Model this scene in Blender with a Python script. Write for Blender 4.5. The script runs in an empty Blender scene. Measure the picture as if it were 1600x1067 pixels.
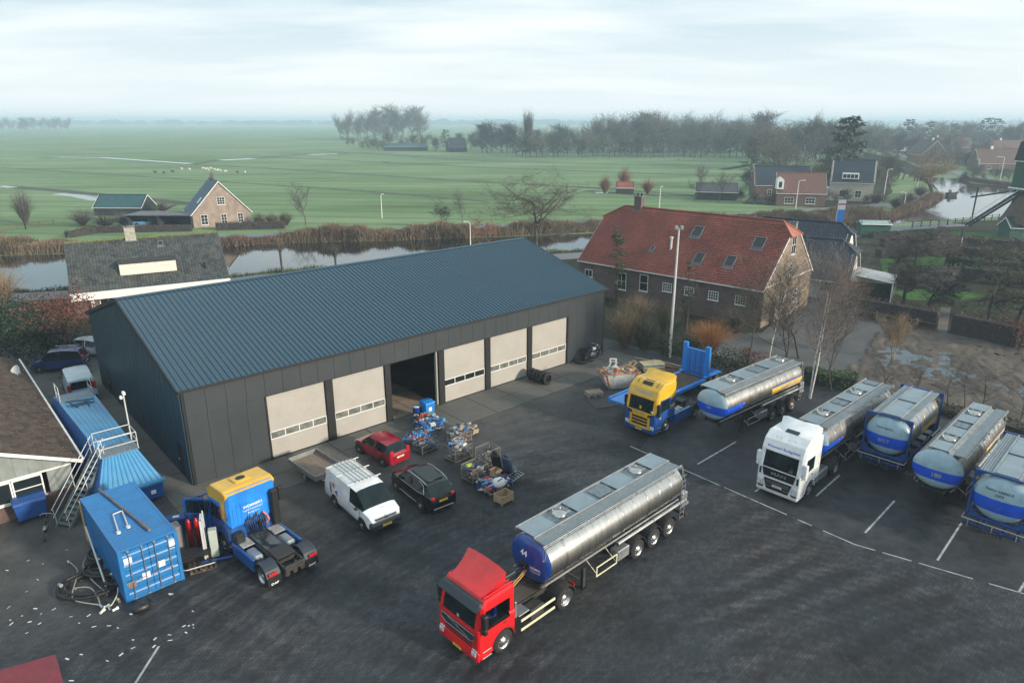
import bpy,math,random
from mathutils import Matrix,Vector
R=math.radians
rnd=random.Random(7)
SC=bpy.context.scene
COL=SC.collection
# camera, light, exposure
CAM_H,TILT,FPX=20.0,R(17.93),1067.0
cd=bpy.data.cameras.new('camera');cam=bpy.data.objects.new('camera',cd);COL.objects.link(cam)
cd.sensor_width=36.0;cd.lens=24.0;cd.clip_start=0.1;cd.clip_end=30000
cam.location=(0,0,CAM_H);cam.rotation_euler=(R(90)-TILT,0,0)
SC.camera=cam
SUN_EL,SUN_AZ=17.0,118.0
W=bpy.data.worlds.new('World');SC.world=W;W.use_nodes=True
nt=W.node_tree;nt.nodes.clear()
def wn(t,**k):
 n=nt.nodes.new(t)
 for a,b in k.items():setattr(n,a,b)
 return n
out=wn('ShaderNodeOutputWorld');mixs=wn('ShaderNodeMixShader')
sky=wn('ShaderNodeTexSky',sky_type='NISHITA',sun_disc=False)
sky.sun_elevation=R(SUN_EL);sky.sun_rotation=R(SUN_AZ);sky.air_density=1.3;sky.dust_density=2.0
b1=wn('ShaderNodeBackground');b1.inputs[1].default_value=0.10
b2=wn('ShaderNodeBackground');b2.inputs[1].default_value=.94
nt.links.new(sky.outputs[0],b1.inputs[0])
tc=wn('ShaderNodeTexCoord');sep=wn('ShaderNodeSeparateXYZ');nt.links.new(tc.outputs['Generated'],sep.inputs[0])
zc=wn('ShaderNodeMath',operation='MAXIMUM');zc.inputs[1].default_value=0.0;nt.links.new(sep.outputs[2],zc.inputs[0])
zp=wn('ShaderNodeMath',operation='ADD');zp.inputs[1].default_value=0.10;nt.links.new(zc.outputs[0],zp.inputs[0])
dx=wn('ShaderNodeMath',operation='DIVIDE');dy=wn('ShaderNodeMath',operation='DIVIDE')
nt.links.new(sep.outputs[0],dx.inputs[0]);nt.links.new(zp.outputs[0],dx.inputs[1])
nt.links.new(sep.outputs[1],dy.inputs[0]);nt.links.new(zp.outputs[0],dy.inputs[1])
cmb=wn('ShaderNodeCombineXYZ');nt.links.new(dx.outputs[0],cmb.inputs[0]);nt.links.new(dy.outputs[0],cmb.inputs[1])
mp=wn('ShaderNodeMapping');mp.inputs['Rotation'].default_value=(0,0,R(25));mp.inputs['Scale'].default_value=(0.55,1.1,1)
mp.inputs['Location'].default_value=(3.1,1.7,0)
nt.links.new(cmb.outputs[0],mp.inputs[0])
nz=wn('ShaderNodeTexNoise');nz.inputs['Scale'].default_value=0.9;nz.inputs['Detail'].default_value=5;nz.inputs['Roughness'].default_value=.5
nt.links.new(mp.outputs[0],nz.inputs['Vector'])
cr=wn('ShaderNodeValToRGB');cr.color_ramp.elements[0].position=.40;cr.color_ramp.elements[1].position=.63
cr.color_ramp.elements[0].color=(.50,.655,.73,1);cr.color_ramp.elements[1].color=(.84,.905,.92,1)
nt.links.new(nz.outputs[0],cr.inputs[0])
hz=wn('ShaderNodeMapRange');hz.inputs[1].default_value=0.0;hz.inputs[2].default_value=.16
hz.inputs[3].default_value=1;hz.inputs[4].default_value=0;nt.links.new(zc.outputs[0],hz.inputs[0])
mc=wn('ShaderNodeMixRGB');mc.inputs[2].default_value=(.84,.885,.89,1)
nt.links.new(hz.outputs[0],mc.inputs[0]);nt.links.new(cr.outputs[0],mc.inputs[1]);nt.links.new(mc.outputs[0],b2.inputs[0])
zf=wn('ShaderNodeMapRange');zf.inputs[1].default_value=.25;zf.inputs[2].default_value=1.0
zf.inputs[3].default_value=.97;zf.inputs[4].default_value=.9;nt.links.new(sep.outputs[2],zf.inputs[0])
nt.links.new(zf.outputs[0],mixs.inputs[0]);nt.links.new(b1.outputs[0],mixs.inputs[1]);nt.links.new(b2.outputs[0],mixs.inputs[2])
nt.links.new(mixs.outputs[0],out.inputs['Surface'])
sd=bpy.data.lights.new('sun','SUN');sun=bpy.data.objects.new('sun',sd);COL.objects.link(sun)
sd.energy=4.2;sd.angle=R(5);sd.color=(1,.87,.70)
az=R(SUN_AZ);el=R(SUN_EL)
sdir=Vector((math.sin(az)*math.cos(el),math.cos(az)*math.cos(el),math.sin(el)))
sun.rotation_euler=(-sdir).to_track_quat('-Z','Y').to_euler();sun.location=(60,-40,60)
SC.view_settings.view_transform='Standard';SC.view_settings.look='None'
SC.view_settings.exposure=0.36;SC.view_settings.gamma=1.0;SC.view_settings.use_curve_mapping=False
SC.cycles.use_denoising=True;SC.cycles.denoising_prefilter='FAST'
SC.cycles.max_bounces=14;SC.cycles.diffuse_bounces=3;SC.cycles.glossy_bounces=3
SC.cycles.transmission_bounces=3;SC.cycles.volume_bounces=12;SC.cycles.transparent_max_bounces=6
def at(px,py,z=0.0):
 """point of height z that shows at pixel px,py of the 1600x1067 photograph (used to survey the site)"""
 a=(px-800)/FPX;b=(533.5-py)/FPX
 Z=-math.sin(TILT)+b*math.cos(TILT);Y=math.cos(TILT)+b*math.sin(TILT)
 s=(z-CAM_H)/Z
 return Vector((a*s,Y*s,z))
# materials
MATS={}
def node(m,t,**k):
 n=m.node_tree.nodes.new(t)
 for a,b in k.items():setattr(n,a,b)
 return n
def M(name,col,rough=.6,metal=0.0,var=.18,scale=2.0,bump=0.0,bscale=20.0,coat=0.0,spec=None,dirt=0.0,dirtcol=(.05,.045,.035),island=0.0,stretch=None):
 """procedural surface: base colour varied by noise, optional dirt patches, per-island tint and bump"""
 if name in MATS:return MATS[name]
 m=bpy.data.materials.new(name);m.use_nodes=True;T=m.node_tree;L=T.links
 p=T.nodes['Principled BSDF']
 c=node(m,'ShaderNodeTexCoord');src=c.outputs['Object']
 if stretch:
  mpn=node(m,'ShaderNodeMapping');mpn.inputs['Scale'].default_value=stretch
  L.new(src,mpn.inputs[0]);src=mpn.outputs[0]
 n=node(m,'ShaderNodeTexNoise');n.inputs['Scale'].default_value=scale;n.inputs['Detail'].default_value=5;n.inputs['Roughness'].default_value=.6
 L.new(src,n.inputs['Vector'])
 r=node(m,'ShaderNodeValToRGB')
 r.color_ramp.elements[0].position=.3;r.color_ramp.elements[1].position=.7
 r.color_ramp.elements[0].color=(*[x*(1-var)for x in col],1);r.color_ramp.elements[1].color=(*[min(1,x*(1+var))for x in col],1)
 L.new(n.outputs[0],r.inputs[0]);cs=r.outputs[0]
 if island:
  g=node(m,'ShaderNodeNewGeometry');mr=node(m,'ShaderNodeMapRange')
  mr.inputs[3].default_value=1-island;mr.inputs[4].default_value=1+island
  L.new(g.outputs['Random Per Island'],mr.inputs[0])
  hs=node(m,'ShaderNodeHueSaturation');L.new(mr.outputs[0],hs.inputs['Value']);L.new(cs,hs.inputs['Color']);cs=hs.outputs[0]
 if dirt:
  n2=node(m,'ShaderNodeTexNoise');n2.inputs['Scale'].default_value=scale*.45+.3;n2.inputs['Detail'].default_value=8;n2.inputs['Roughness'].default_value=.7
  L.new(c.outputs['Object'],n2.inputs['Vector'])
  r2=node(m,'ShaderNodeValToRGB');r2.color_ramp.elements[0].position=.45;r2.color_ramp.elements[1].position=.75
  r2.color_ramp.elements[0].color=(0,0,0,1);r2.color_ramp.elements[1].color=(dirt,dirt,dirt,1)
  L.new(n2.outputs[0],r2.inputs[0])
  mx=node(m,'ShaderNodeMixRGB');mx.inputs[2].default_value=(*dirtcol,1)
  L.new(r2.outputs[0],mx.inputs[0]);L.new(cs,mx.inputs[1]);cs=mx.outputs[0]
 L.new(cs,p.inputs['Base Color'])
 rr=node(m,'ShaderNodeMapRange');rr.inputs[3].default_value=max(0.02,rough*.85);rr.inputs[4].default_value=min(1,rough*1.18)
 L.new(n.outputs[0],rr.inputs[0]);L.new(rr.outputs[0],p.inputs['Roughness'])
 p.inputs['Metallic'].default_value=metal
 if coat:p.inputs['Coat Weight'].default_value=coat;p.inputs['Coat Roughness'].default_value=.08
 if spec is not None:p.inputs['Specular IOR Level'].default_value=spec
 if bump:
  n3=node(m,'ShaderNodeTexNoise');n3.inputs['Scale'].default_value=bscale;n3.inputs['Detail'].default_value=4
  L.new(src,n3.inputs['Vector'])
  bm_=node(m,'ShaderNodeBump');bm_.inputs['Strength'].default_value=bump;bm_.inputs['Distance'].default_value=.03
  L.new(n3.outputs[0],bm_.inputs['Height']);L.new(bm_.outputs[0],p.inputs['Normal'])
 MATS[name]=m;return m
def paint(name,col,rough=.35,dirt=.25,**k):
 return M(name,col,rough,var=.16,scale=1.5,coat=.5,dirt=dirt,**k)
# mesh builder
class MB:
 def __init__(s,T=None):
  s.v=[];s.f=[];s.m=[];s.sm=[];s.T=T
 def add(s,vs,fs,m=0,smooth=False):
  o=len(s.v)
  if s.T is not None:vs=[s.T@Vector(v)for v in vs]
  s.v+=[tuple(v)for v in vs]
  for f in fs:
   s.f.append([i+o for i in f]);s.m.append(m);s.sm.append(smooth)
  return s
 def box(s,x0,x1,y0,y1,z0,z1,m=0):
  return s.add([(x0,y0,z0),(x1,y0,z0),(x1,y1,z0),(x0,y1,z0),(x0,y0,z1),(x1,y0,z1),(x1,y1,z1),(x0,y1,z1)],[(0,3,2,1),(4,5,6,7),(0,1,5,4),(1,2,6,5),(2,3,7,6),(3,0,4,7)],m)
 def cbox(s,x0,x1,y0,y1,z0,z1,c=.03,m=0):
  """box with chamfered edges"""
  v=[];idx={}
  for i,(x,sx)in enumerate(((x0,1),(x1,-1))):
   for j,(y,sy)in enumerate(((y0,1),(y1,-1))):
    for k,(z,sz)in enumerate(((z0,1),(z1,-1))):
     idx[i,j,k]=len(v)
     v+=[(x,y+sy*c,z+sz*c),(x+sx*c,y,z+sz*c),(x+sx*c,y+sy*c,z)]
  g=lambda i,j,k,a:idx[i,j,k]+a
  F=[]
  for i in(0,1):F.append([g(i,0,0,0),g(i,1,0,0),g(i,1,1,0),g(i,0,1,0)])
  for j in(0,1):F.append([g(0,j,0,1),g(1,j,0,1),g(1,j,1,1),g(0,j,1,1)])
  for k in(0,1):F.append([g(0,0,k,2),g(1,0,k,2),g(1,1,k,2),g(0,1,k,2)])
  for a in(0,1):
   for b in(0,1):
    F.append([g(a,b,0,0),g(a,b,1,0),g(a,b,1,1),g(a,b,0,1)])
    F.append([g(a,0,b,0),g(a,1,b,0),g(a,1,b,2),g(a,0,b,2)])
    F.append([g(0,a,b,1),g(1,a,b,1),g(1,a,b,2),g(0,a,b,2)])
  for key in idx:F.append([idx[key],idx[key]+1,idx[key]+2])
  return s.add(v,F,m)
 def poly(s,pts,m=0):
  return s.add(pts,[list(range(len(pts)))],m)
 def prism(s,prof,a,b,axis='y',m=0,inset=0.0):
  """profile of 2D points extruded from a to b; inset chamfers the two ends"""
  def P(p,t):
   if axis=='y':return(p[0],t,p[1])
   if axis=='x':return(t,p[0],p[1])
   return(p[0],p[1],t)
  n=len(prof);vs=[];F=[]
  if inset:
   cx=sum(p[0]for p in prof)/n;cz=sum(p[1]for p in prof)/n
   w=max(p[0]for p in prof)-min(p[0]for p in prof);h=max(p[1]for p in prof)-min(p[1]for p in prof)
   sh=[(cx+(p[0]-cx)*(1-2*inset/max(w,.01)),cz+(p[1]-cz)*(1-2*inset/max(h,.01)))for p in prof]
   sg=1 if b>a else-1
   sl=[(a,sh),(a+sg*inset,prof),(b-sg*inset,prof),(b,sh)]
  else:sl=[(a,prof),(b,prof)]
  for t,pr in sl:vs+=[P(p,t)for p in pr]
  for k in range(len(sl)-1):
   for i in range(n):
    j=(i+1)%n;F.append([k*n+i,k*n+j,(k+1)*n+j,(k+1)*n+i])
  F.append(list(range(n))[::-1]);F.append([(len(sl)-1)*n+i for i in range(n)])
  return s.add(vs,F,m)
 def tube(s,p0,p1,r0,r1=None,n=8,m=0,cap=True,smooth=True):
  p0=Vector(p0);p1=Vector(p1);r1=r0 if r1 is None else r1
  d=p1-p0
  if d.length<1e-6:return s
  q=d.to_track_quat('Z','Y');vs=[]
  for p,r in((p0,r0),(p1,r1)):
   for i in range(n):
    a=2*math.pi*i/n;vs.append(p+q@Vector((math.cos(a)*r,math.sin(a)*r,0)))
  s.add(vs,[[i,(i+1)%n,n+(i+1)%n,n+i]for i in range(n)],m,smooth)
  if cap:s.add(vs,[list(range(n))[::-1],[n+i for i in range(n)]],m)
  return s
 def path(s,pts,r,n=6,m=0):
  for a,b in zip(pts,pts[1:]):s.tube(a,b,r,r,n,m)
  return s
 def lathe(s,prof,axis='x',n=24,m=0,c=(0,0,0),smooth=True,sy=1.0,sz=1.0):
  """profile [(along, radius)] turned round an axis through c"""
  vs=[]
  for t,r in prof:
   for i in range(n):
    a=2*math.pi*i/n;u,w=math.cos(a)*r*sy,math.sin(a)*r*sz
    vs.append({'x':(c[0]+t,c[1]+u,c[2]+w),'y':(c[0]+u,c[1]+t,c[2]+w),'z':(c[0]+u,c[1]+w,c[2]+t)}[axis])
  F=[]
  for k in range(len(prof)-1):
   for i in range(n):
    j=(i+1)%n;F.append([k*n+i,k*n+j,(k+1)*n+j,(k+1)*n+i])
  return s.add(vs,F,m,smooth)
 def build(s,name,mats,parent=None,fix=True):
  me=bpy.data.meshes.new(name);me.from_pydata(s.v,[],s.f)
  if not isinstance(mats,(list,tuple)):mats=[mats]
  for x in mats:me.materials.append(x)
  me.polygons.foreach_set('material_index',s.m);me.polygons.foreach_set('use_smooth',s.sm)
  if fix and len(s.f)<60000:
   import bmesh
   bm=bmesh.new();bm.from_mesh(me);bmesh.ops.recalc_face_normals(bm,faces=bm.faces[:]);bm.to_mesh(me);bm.free()
  me.update()
  o=bpy.data.objects.new(name,me);COL.objects.link(o)
  if parent is not None:o.parent=parent
  return o
def tag(o,label=None,cat=None,group=None,kind=None):
 if label:o['label']=label
 if cat:o['category']=cat
 if group:o['group']=group
 if kind:o['kind']=kind
 return o
def thing(name,label,cat,loc=(0,0,0),rot=0.0,group=None):
 o=bpy.data.objects.new(name,None);COL.objects.link(o);o.location=loc;o.rotation_euler=(0,0,rot)
 o.empty_display_size=.2
 return tag(o,label,cat,group)
def kids(o,_c={}):
 return[c for c in bpy.data.objects if c.parent is o]
def copy_tree(o,parent=None,loc=None,rot=None,label=None,scale=None):
 c=o.copy();COL.objects.link(c)
 if parent is not None:c.parent=parent
 if loc is not None:c.location=loc
 if rot is not None:c.rotation_euler=(0,0,rot)
 if scale is not None:c.scale=scale if isinstance(scale,(tuple,list))else(scale,)*3
 if label:c['label']=label
 for ch in o.children:copy_tree(ch,c)
 return c
def inst(src,parent,loc,rot=None,name=None):
 """another part sharing its mesh"""
 o=bpy.data.objects.new(name or src.name.split('.')[0],src.data);COL.objects.link(o);o.parent=parent;o.location=loc
 if rot is not None:o.rotation_euler=rot
 return o
def struct(name,mb,mat,parent=None,**k):
 o=mb.build(name,mat,parent,**k)
 if parent is None:o['kind']='structure'
 return o
def lettering(s,size,mat,parent,fn,name='lettering',align='CENTER',bold=.0):
 """text as a thin mesh; fn maps (u, v) in metres to a local point"""
 cu=bpy.data.curves.new('t','FONT');cu.body=s;cu.size=size;cu.align_x=align;cu.align_y='CENTER';cu.offset=bold*size;cu.resolution_u=2
 t=bpy.data.objects.new('t',cu);COL.objects.link(t)
 bpy.context.view_layer.update()
 me=bpy.data.meshes.new_from_object(t.evaluated_get(bpy.context.evaluated_depsgraph_get()))
 bpy.data.objects.remove(t);bpy.data.curves.remove(cu)
 for v in me.vertices:v.co=Vector(fn(v.co.x,v.co.y))
 me.name=name;me.materials.clear();me.materials.append(mat)
 o=bpy.data.objects.new(name,me);COL.objects.link(o);o.parent=parent
 return o
U=Vector((math.cos(R(44)),math.sin(R(44)),0));V=Vector((-U.y,U.x,0))
# haze
hb=MB();hb.box(-5200,5200,-300,9500,-1.6,36)
hm=bpy.data.materials.new('haze_air');hm.use_nodes=True;hm.node_tree.nodes.clear()
ho=hm.node_tree.nodes.new('ShaderNodeOutputMaterial');hv=hm.node_tree.nodes.new('ShaderNodeVolumePrincipled')
hv.inputs['Color'].default_value=(.66,.84,1,1);hv.inputs['Density'].default_value=.00052;hv.inputs['Anisotropy'].default_value=.1
hm.node_tree.links.new(hv.outputs[0],ho.inputs['Volume'])
haze=hb.build('haze',hm);haze['kind']='stuff'
# ground materials
def grass_mat(name,c1,c2,c3,stripes=True):
 m=bpy.data.materials.new(name);m.use_nodes=True;L=m.node_tree.links;p=m.node_tree.nodes['Principled BSDF']
 c=node(m,'ShaderNodeTexCoord')
 n=node(m,'ShaderNodeTexNoise');n.inputs['Scale'].default_value=.012;n.inputs['Detail'].default_value=8;n.inputs['Roughness'].default_value=.62
 mp_=node(m,'ShaderNodeMapping');mp_.inputs['Rotation'].default_value=(0,0,R(-14));mp_.inputs['Scale'].default_value=(1,3.2,1)
 L.new(c.outputs['Object'],mp_.inputs[0]);L.new(mp_.outputs[0],n.inputs['Vector'])
 r=node(m,'ShaderNodeValToRGB');e=r.color_ramp.elements
 e[0].position=.32;e[0].color=(*c1,1);e[1].position=.7;e[1].color=(*c3,1)
 x=e.new(.5);x.color=(*c2,1)
 L.new(n.outputs[0],r.inputs[0])
 n2=node(m,'ShaderNodeTexNoise');n2.inputs['Scale'].default_value=.35;n2.inputs['Detail'].default_value=8;n2.inputs['Roughness'].default_value=.7
 L.new(c.outputs['Object'],n2.inputs['Vector'])
 mx=node(m,'ShaderNodeMixRGB',blend_type='OVERLAY');mx.inputs[0].default_value=.1
 L.new(r.outputs[0],mx.inputs[1]);L.new(n2.outputs[0],mx.inputs[2]);cs=mx.outputs[0]
 if stripes:
  w=node(m,'ShaderNodeTexWave');w.bands_direction='Y';w.inputs['Scale'].default_value=.032;w.inputs['Distortion'].default_value=.6;w.inputs['Detail'].default_value=2;w.inputs['Detail Scale'].default_value=.3
  mp2=node(m,'ShaderNodeMapping');mp2.inputs['Rotation'].default_value=(0,0,R(7));L.new(c.outputs['Object'],mp2.inputs[0]);L.new(mp2.outputs[0],w.inputs['Vector'])
  r2=node(m,'ShaderNodeValToRGB');r2.color_ramp.elements[0].position=.0;r2.color_ramp.elements[0].color=(.62,.60,.62,1)
  r2.color_ramp.elements[1].position=.16;r2.color_ramp.elements[1].color=(1,1,1,1)
  L.new(w.outputs[0],r2.inputs[0])
  m3=node(m,'ShaderNodeMixRGB',blend_type='MULTIPLY');m3.inputs[0].default_value=.8;L.new(cs,m3.inputs[1]);L.new(r2.outputs[0],m3.inputs[2]);cs=m3.outputs[0]
 L.new(cs,p.inputs['Base Color']);p.inputs['Roughness'].default_value=.95;p.inputs['Specular IOR Level'].default_value=.15
 n4=node(m,'ShaderNodeTexNoise');n4.inputs['Scale'].default_value=2.5;n4.inputs['Detail'].default_value=6;L.new(c.outputs['Object'],n4.inputs['Vector'])
 bn=node(m,'ShaderNodeBump');bn.inputs['Distance'].default_value=.25;bn.inputs['Strength'].default_value=.6
 L.new(n4.outputs[0],bn.inputs['Height']);L.new(bn.outputs[0],p.inputs['Normal'])
 return m
MEADOW=grass_mat('meadow_grass',(.105,.155,.066),(.155,.245,.112),(.25,.31,.175))
LAWN=grass_mat('rough_ground',(.016,.022,.014),(.030,.036,.020),(.05,.052,.032),False)
GREENLAWN=grass_mat('garden_lawn',(.03,.07,.02),(.05,.12,.03),(.07,.15,.04),False)
MUD=M('mud',(.088,.068,.052),.75,var=.55,scale=.35,bump=1.0,bscale=.9,dirt=.6,dirtcol=(.035,.035,.033))
def water_mat():
 m=bpy.data.materials.new('still_water');m.use_nodes=True;L=m.node_tree.links;p=m.node_tree.nodes['Principled BSDF']
 p.inputs['Base Color'].default_value=(.012,.016,.016,1);p.inputs['Roughness'].default_value=.04
 p.inputs['Specular IOR Level'].default_value=1.0;p.inputs['IOR'].default_value=1.6
 c=node(m,'ShaderNodeTexCoord');n=node(m,'ShaderNodeTexNoise');n.inputs['Scale'].default_value=.8;n.inputs['Detail'].default_value=3
 L.new(c.outputs['Object'],n.inputs['Vector'])
 bn=node(m,'ShaderNodeBump');bn.inputs['Distance'].default_value=.02;bn.inputs['Strength'].default_value=.12
 L.new(n.outputs[0],bn.inputs['Height']);L.new(bn.outputs[0],p.inputs['Normal']);return m
WATER=water_mat()
def yard_mat():
 m=bpy.data.materials.new('yard_paving');m.use_nodes=True;L=m.node_tree.links;p=m.node_tree.nodes['Principled BSDF']
 c=node(m,'ShaderNodeTexCoord');O=c.outputs['Object']
 def noise(sc,det=6,ro=.6,vec=O):
  n=node(m,'ShaderNodeTexNoise');n.inputs['Scale'].default_value=sc;n.inputs['Detail'].default_value=det;n.inputs['Roughness'].default_value=ro
  L.new(vec,n.inputs['Vector']);return n.outputs[0]
 def ramp(src,a,ca,b,cb):
  r=node(m,'ShaderNodeValToRGB');r.color_ramp.elements[0].position=a;r.color_ramp.elements[0].color=(*ca,1)
  r.color_ramp.elements[1].position=b;r.color_ramp.elements[1].color=(*cb,1);L.new(src,r.inputs[0]);return r.outputs[0]
 def mix(a,b,f,t='MIX'):
  x=node(m,'ShaderNodeMixRGB',blend_type=t)
  if isinstance(f,float):x.inputs[0].default_value=f
  else:L.new(f,x.inputs[0])
  L.new(a,x.inputs[1]);L.new(b,x.inputs[2]);return x.outputs[0]
 base=ramp(noise(.16,8,.65),.3,(.010,.014,.019),.72,(.045,.054,.067))
 warm=ramp(noise(.11,4),.45,(1,1,1),.75,(1.45,1.08,.92))
 base=mix(base,warm,1.0,'MULTIPLY')
 for cx,cy,sc_,dist,k in((22,6,.26,6.0,.50),(2,46,.20,7.5,.45),(9,14,.6,9.0,.35)):
  mp_=node(m,'ShaderNodeMapping');mp_.inputs['Location'].default_value=(-cx,-cy,0);L.new(O,mp_.inputs[0])
  w=node(m,'ShaderNodeTexWave',wave_type='RINGS',rings_direction='Z');w.inputs['Scale'].default_value=sc_;w.inputs['Distortion'].default_value=dist
  w.inputs['Detail'].default_value=4;w.inputs['Detail Scale'].default_value=.5;w.inputs['Detail Roughness'].default_value=.7
  L.new(mp_.outputs[0],w.inputs['Vector'])
  g=ramp(w.outputs[0],.25,(.28,.29,.33),.75,(1.5,1.46,1.4))
  mask=ramp(noise(.09,4),.40,(0,0,0),.58,(k,k,k))
  g2=node(m,'ShaderNodeMixRGB');g2.inputs[1].default_value=(1,1,1,1);L.new(mask,g2.inputs[0]);L.new(g,g2.inputs[2])
  base=mix(base,g2.outputs[0],1.0,'MULTIPLY')
 fine=ramp(noise(2.2,8,.75),.32,(.45,.46,.48),.68,(1.5,1.48,1.42))
 base=mix(base,fine,.8,'MULTIPLY')
 oil=ramp(noise(.55,6,.7),.30,(.25,.25,.28),.42,(1,1,1))
 base=mix(base,oil,1.0,'MULTIPLY')
 sx=node(m,'ShaderNodeSeparateXYZ');L.new(O,sx.inputs[0])
 mxx=node(m,'ShaderNodeMath',operation='MULTIPLY');mxx.inputs[1].default_value=math.sin(R(41.9));L.new(sx.outputs[0],mxx.inputs[0])
 myy=node(m,'ShaderNodeMath',operation='MULTIPLY_ADD');myy.inputs[1].default_value=-math.cos(R(41.9));L.new(sx.outputs[1],myy.inputs[0]);L.new(mxx.outputs[0],myy.inputs[2])
 nd=node(m,'ShaderNodeMath',operation='MULTIPLY_ADD');nd.inputs[1].default_value=9.0;L.new(noise(.13,5),nd.inputs[0]);L.new(myy.outputs[0],nd.inputs[2])
 zone=node(m,'ShaderNodeMapRange');zone.inputs[1].default_value=-38.2+4.5+3.0;zone.inputs[2].default_value=-38.2+4.5+10.5;zone.inputs[3].default_value=0;zone.inputs[4].default_value=1;L.new(nd.outputs[0],zone.inputs[0])
 pale=ramp(noise(.5,9,.72),.32,(.032,.033,.035),.68,(.105,.104,.100))
 crust=node(m,'ShaderNodeMixRGB');L.new(zone.outputs[0],crust.inputs[0]);L.new(pale,crust.inputs[1]);L.new(base,crust.inputs[2]);base=crust.outputs[0]
 mpb=node(m,'ShaderNodeMapping');mpb.inputs['Rotation'].default_value=(0,0,R(-44));L.new(O,mpb.inputs[0])
 br=node(m,'ShaderNodeTexBrick');br.offset=.5;br.inputs['Scale'].default_value=1.0;br.inputs['Brick Width'].default_value=.24;br.inputs['Row Height'].default_value=.12
 br.inputs['Mortar Size'].default_value=.012;br.inputs['Mortar Smooth'].default_value=.3
 br.inputs['Color1'].default_value=(.50,.52,.56,1);br.inputs['Color2'].default_value=(1.7,1.6,1.5,1);br.inputs['Mortar'].default_value=(.14,.14,.15,1)
 L.new(mpb.outputs[0],br.inputs['Vector'])
 bz=node(m,'ShaderNodeMath',operation='MULTIPLY');bz.inputs[1].default_value=.60;L.new(zone.outputs[0],bz.inputs[0])
 base=mix(base,br.outputs[0],bz.outputs[0],'MULTIPLY')
 L.new(base,p.inputs['Base Color'])
 rg=node(m,'ShaderNodeMapRange');rg.inputs[1].default_value=.3;rg.inputs[2].default_value=.7;rg.inputs[3].default_value=.42;rg.inputs[4].default_value=.85
 L.new(noise(.22,6),rg.inputs[0]);L.new(rg.outputs[0],p.inputs['Roughness']);p.inputs['Specular IOR Level'].default_value=.42
 bn=node(m,'ShaderNodeBump');bn.inputs['Distance'].default_value=.012;bn.inputs['Strength'].default_value=.7;bn.invert=True
 L.new(br.outputs['Fac'],bn.inputs['Height']);L.new(bn.outputs[0],p.inputs['Normal'])
 return m
YARD=yard_mat()
ASPHALT=M('old_asphalt',(.085,.088,.09),.75,var=.3,scale=.25,bump=.3,bscale=12,dirt=.5,dirtcol=(.05,.045,.04))
CONCRETE=M('worn_concrete',(.115,.113,.105),.8,var=.28,scale=.6,bump=.25,bscale=9,dirt=.75,dirtcol=(.045,.043,.04),island=.12)
CRUST=M('worn_concrete_yard',(.10,.10,.097),.8,var=.35,scale=.45,bump=.3,bscale=8,dirt=.8,dirtcol=(.04,.04,.04))
ROAD=M('road_asphalt',(.16,.17,.175),.7,var=.15,scale=.1)
PATHM=M('brick_path',(.12,.105,.09),.85,var=.3,scale=1.2,bump=.3)
def sheet(name,pts,z,mat,depth=0.0,stuffed=False):
 mb=MB();P=[(p[0],p[1],z)for p in pts];mb.poly(P)
 if depth:
  n=len(P);Q=[(p[0],p[1],z-depth)for p in P]
  for i in range(n):mb.poly([P[i],P[(i+1)%n],Q[(i+1)%n],Q[i]])
 return struct(name,mb,mat)
def A(pts,z=0.0):return[at(x,y,z)for x,y in pts]
ZM=-.45
sheet('meadow',[(-5000,60),(5000,60),(5000,9000),(-5000,9000)],ZM,MEADOW)
sheet('lower_ground',[(-300,-60),(300,-60),(300,400),(-300,400)],ZM-.15,LAWN)
WZ=ZM+.05
canal=A([(-260,480),(0,459),(200,449),(330,436),(420,424),(620,408),(760,400),(905,391),(1060,378),(1240,368),(1378,350),(1600,337),(1750,330),(1750,290),(1600,293),(1520,287),(1500,279),(1430,276),(1392,262),(1372,256),(1340,244),(1300,235),(1330,233),(1362,245),(1415,252),(1436,262),(1436,279),(1452,290),(1466,297),(1470,305),(1452,316),(1430,326),(1400,334),(1380,344),(1290,352),(1150,357),(1000,360),(905,366),(760,371),(600,377),(450,380),(350,384),(100,397),(0,400),(-260,412)],WZ)
sheet('canal_water',canal,WZ,WATER)
def strip(name,pts,w0,w1,z,mat):
 """band of water, road or soil following a line of survey points, widths in metres at both ends"""
 P=A(pts,z);n=len(P);a=[];b=[]
 for i,p in enumerate(P):
  d=(P[min(i+1,n-1)]-P[max(i-1,0)]).normalized();nn=Vector((-d.y,d.x,0));w=(w0+(w1-w0)*i/(n-1))/2
  a.append(p+nn*w);b.append(p-nn*w)
 mb=MB()
 for i in range(n-1):mb.poly([a[i],a[i+1],b[i+1],b[i]])
 return struct(name,mb,mat)
DITCHSOIL=M('ditch_soil',(.045,.05,.032),.9,var=.4,scale=.3)
for pts,w in(([(60,247),(160,247),(300,257),(345,250),(400,247),(485,241),(560,238),(640,243),(760,246)],5.5),([(0,291),(70,296),(200,308),(330,322)],4.5),([(300,257),(420,263),(560,272),(720,283),(900,292),(1040,302),(1140,310)],3.0),([(0,262),(300,281),(560,298),(760,315)],2.0),([(500,236),(760,252),(1000,258),(1150,258)],5.0),([(380,243),(760,262),(1150,276)],4.0),([(915,298),(1000,305),(1100,306)],4.0)):
 strip('ditch_bank',pts,w,w,ZM+.02,DITCHSOIL)
for pts,w in(([(88,246),(160,246.5),(298,256)],4.6),([(345,250.5),(396,248)],9),([(484,242),(512,241)],9),([(516,240.8),(542,240)],9),([(88,303),(120,306),(155,313)],4.0),([(0,291),(22,293)],3),([(930,301),(950,301)],3),([(1340,246),(1320,238)],8),([(1130,265),(1170,258)],5),([(596,253.5),(606,253.5)],6)):
 strip('ditch_water',pts,w,w,ZM+.04,WATER)
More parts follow.
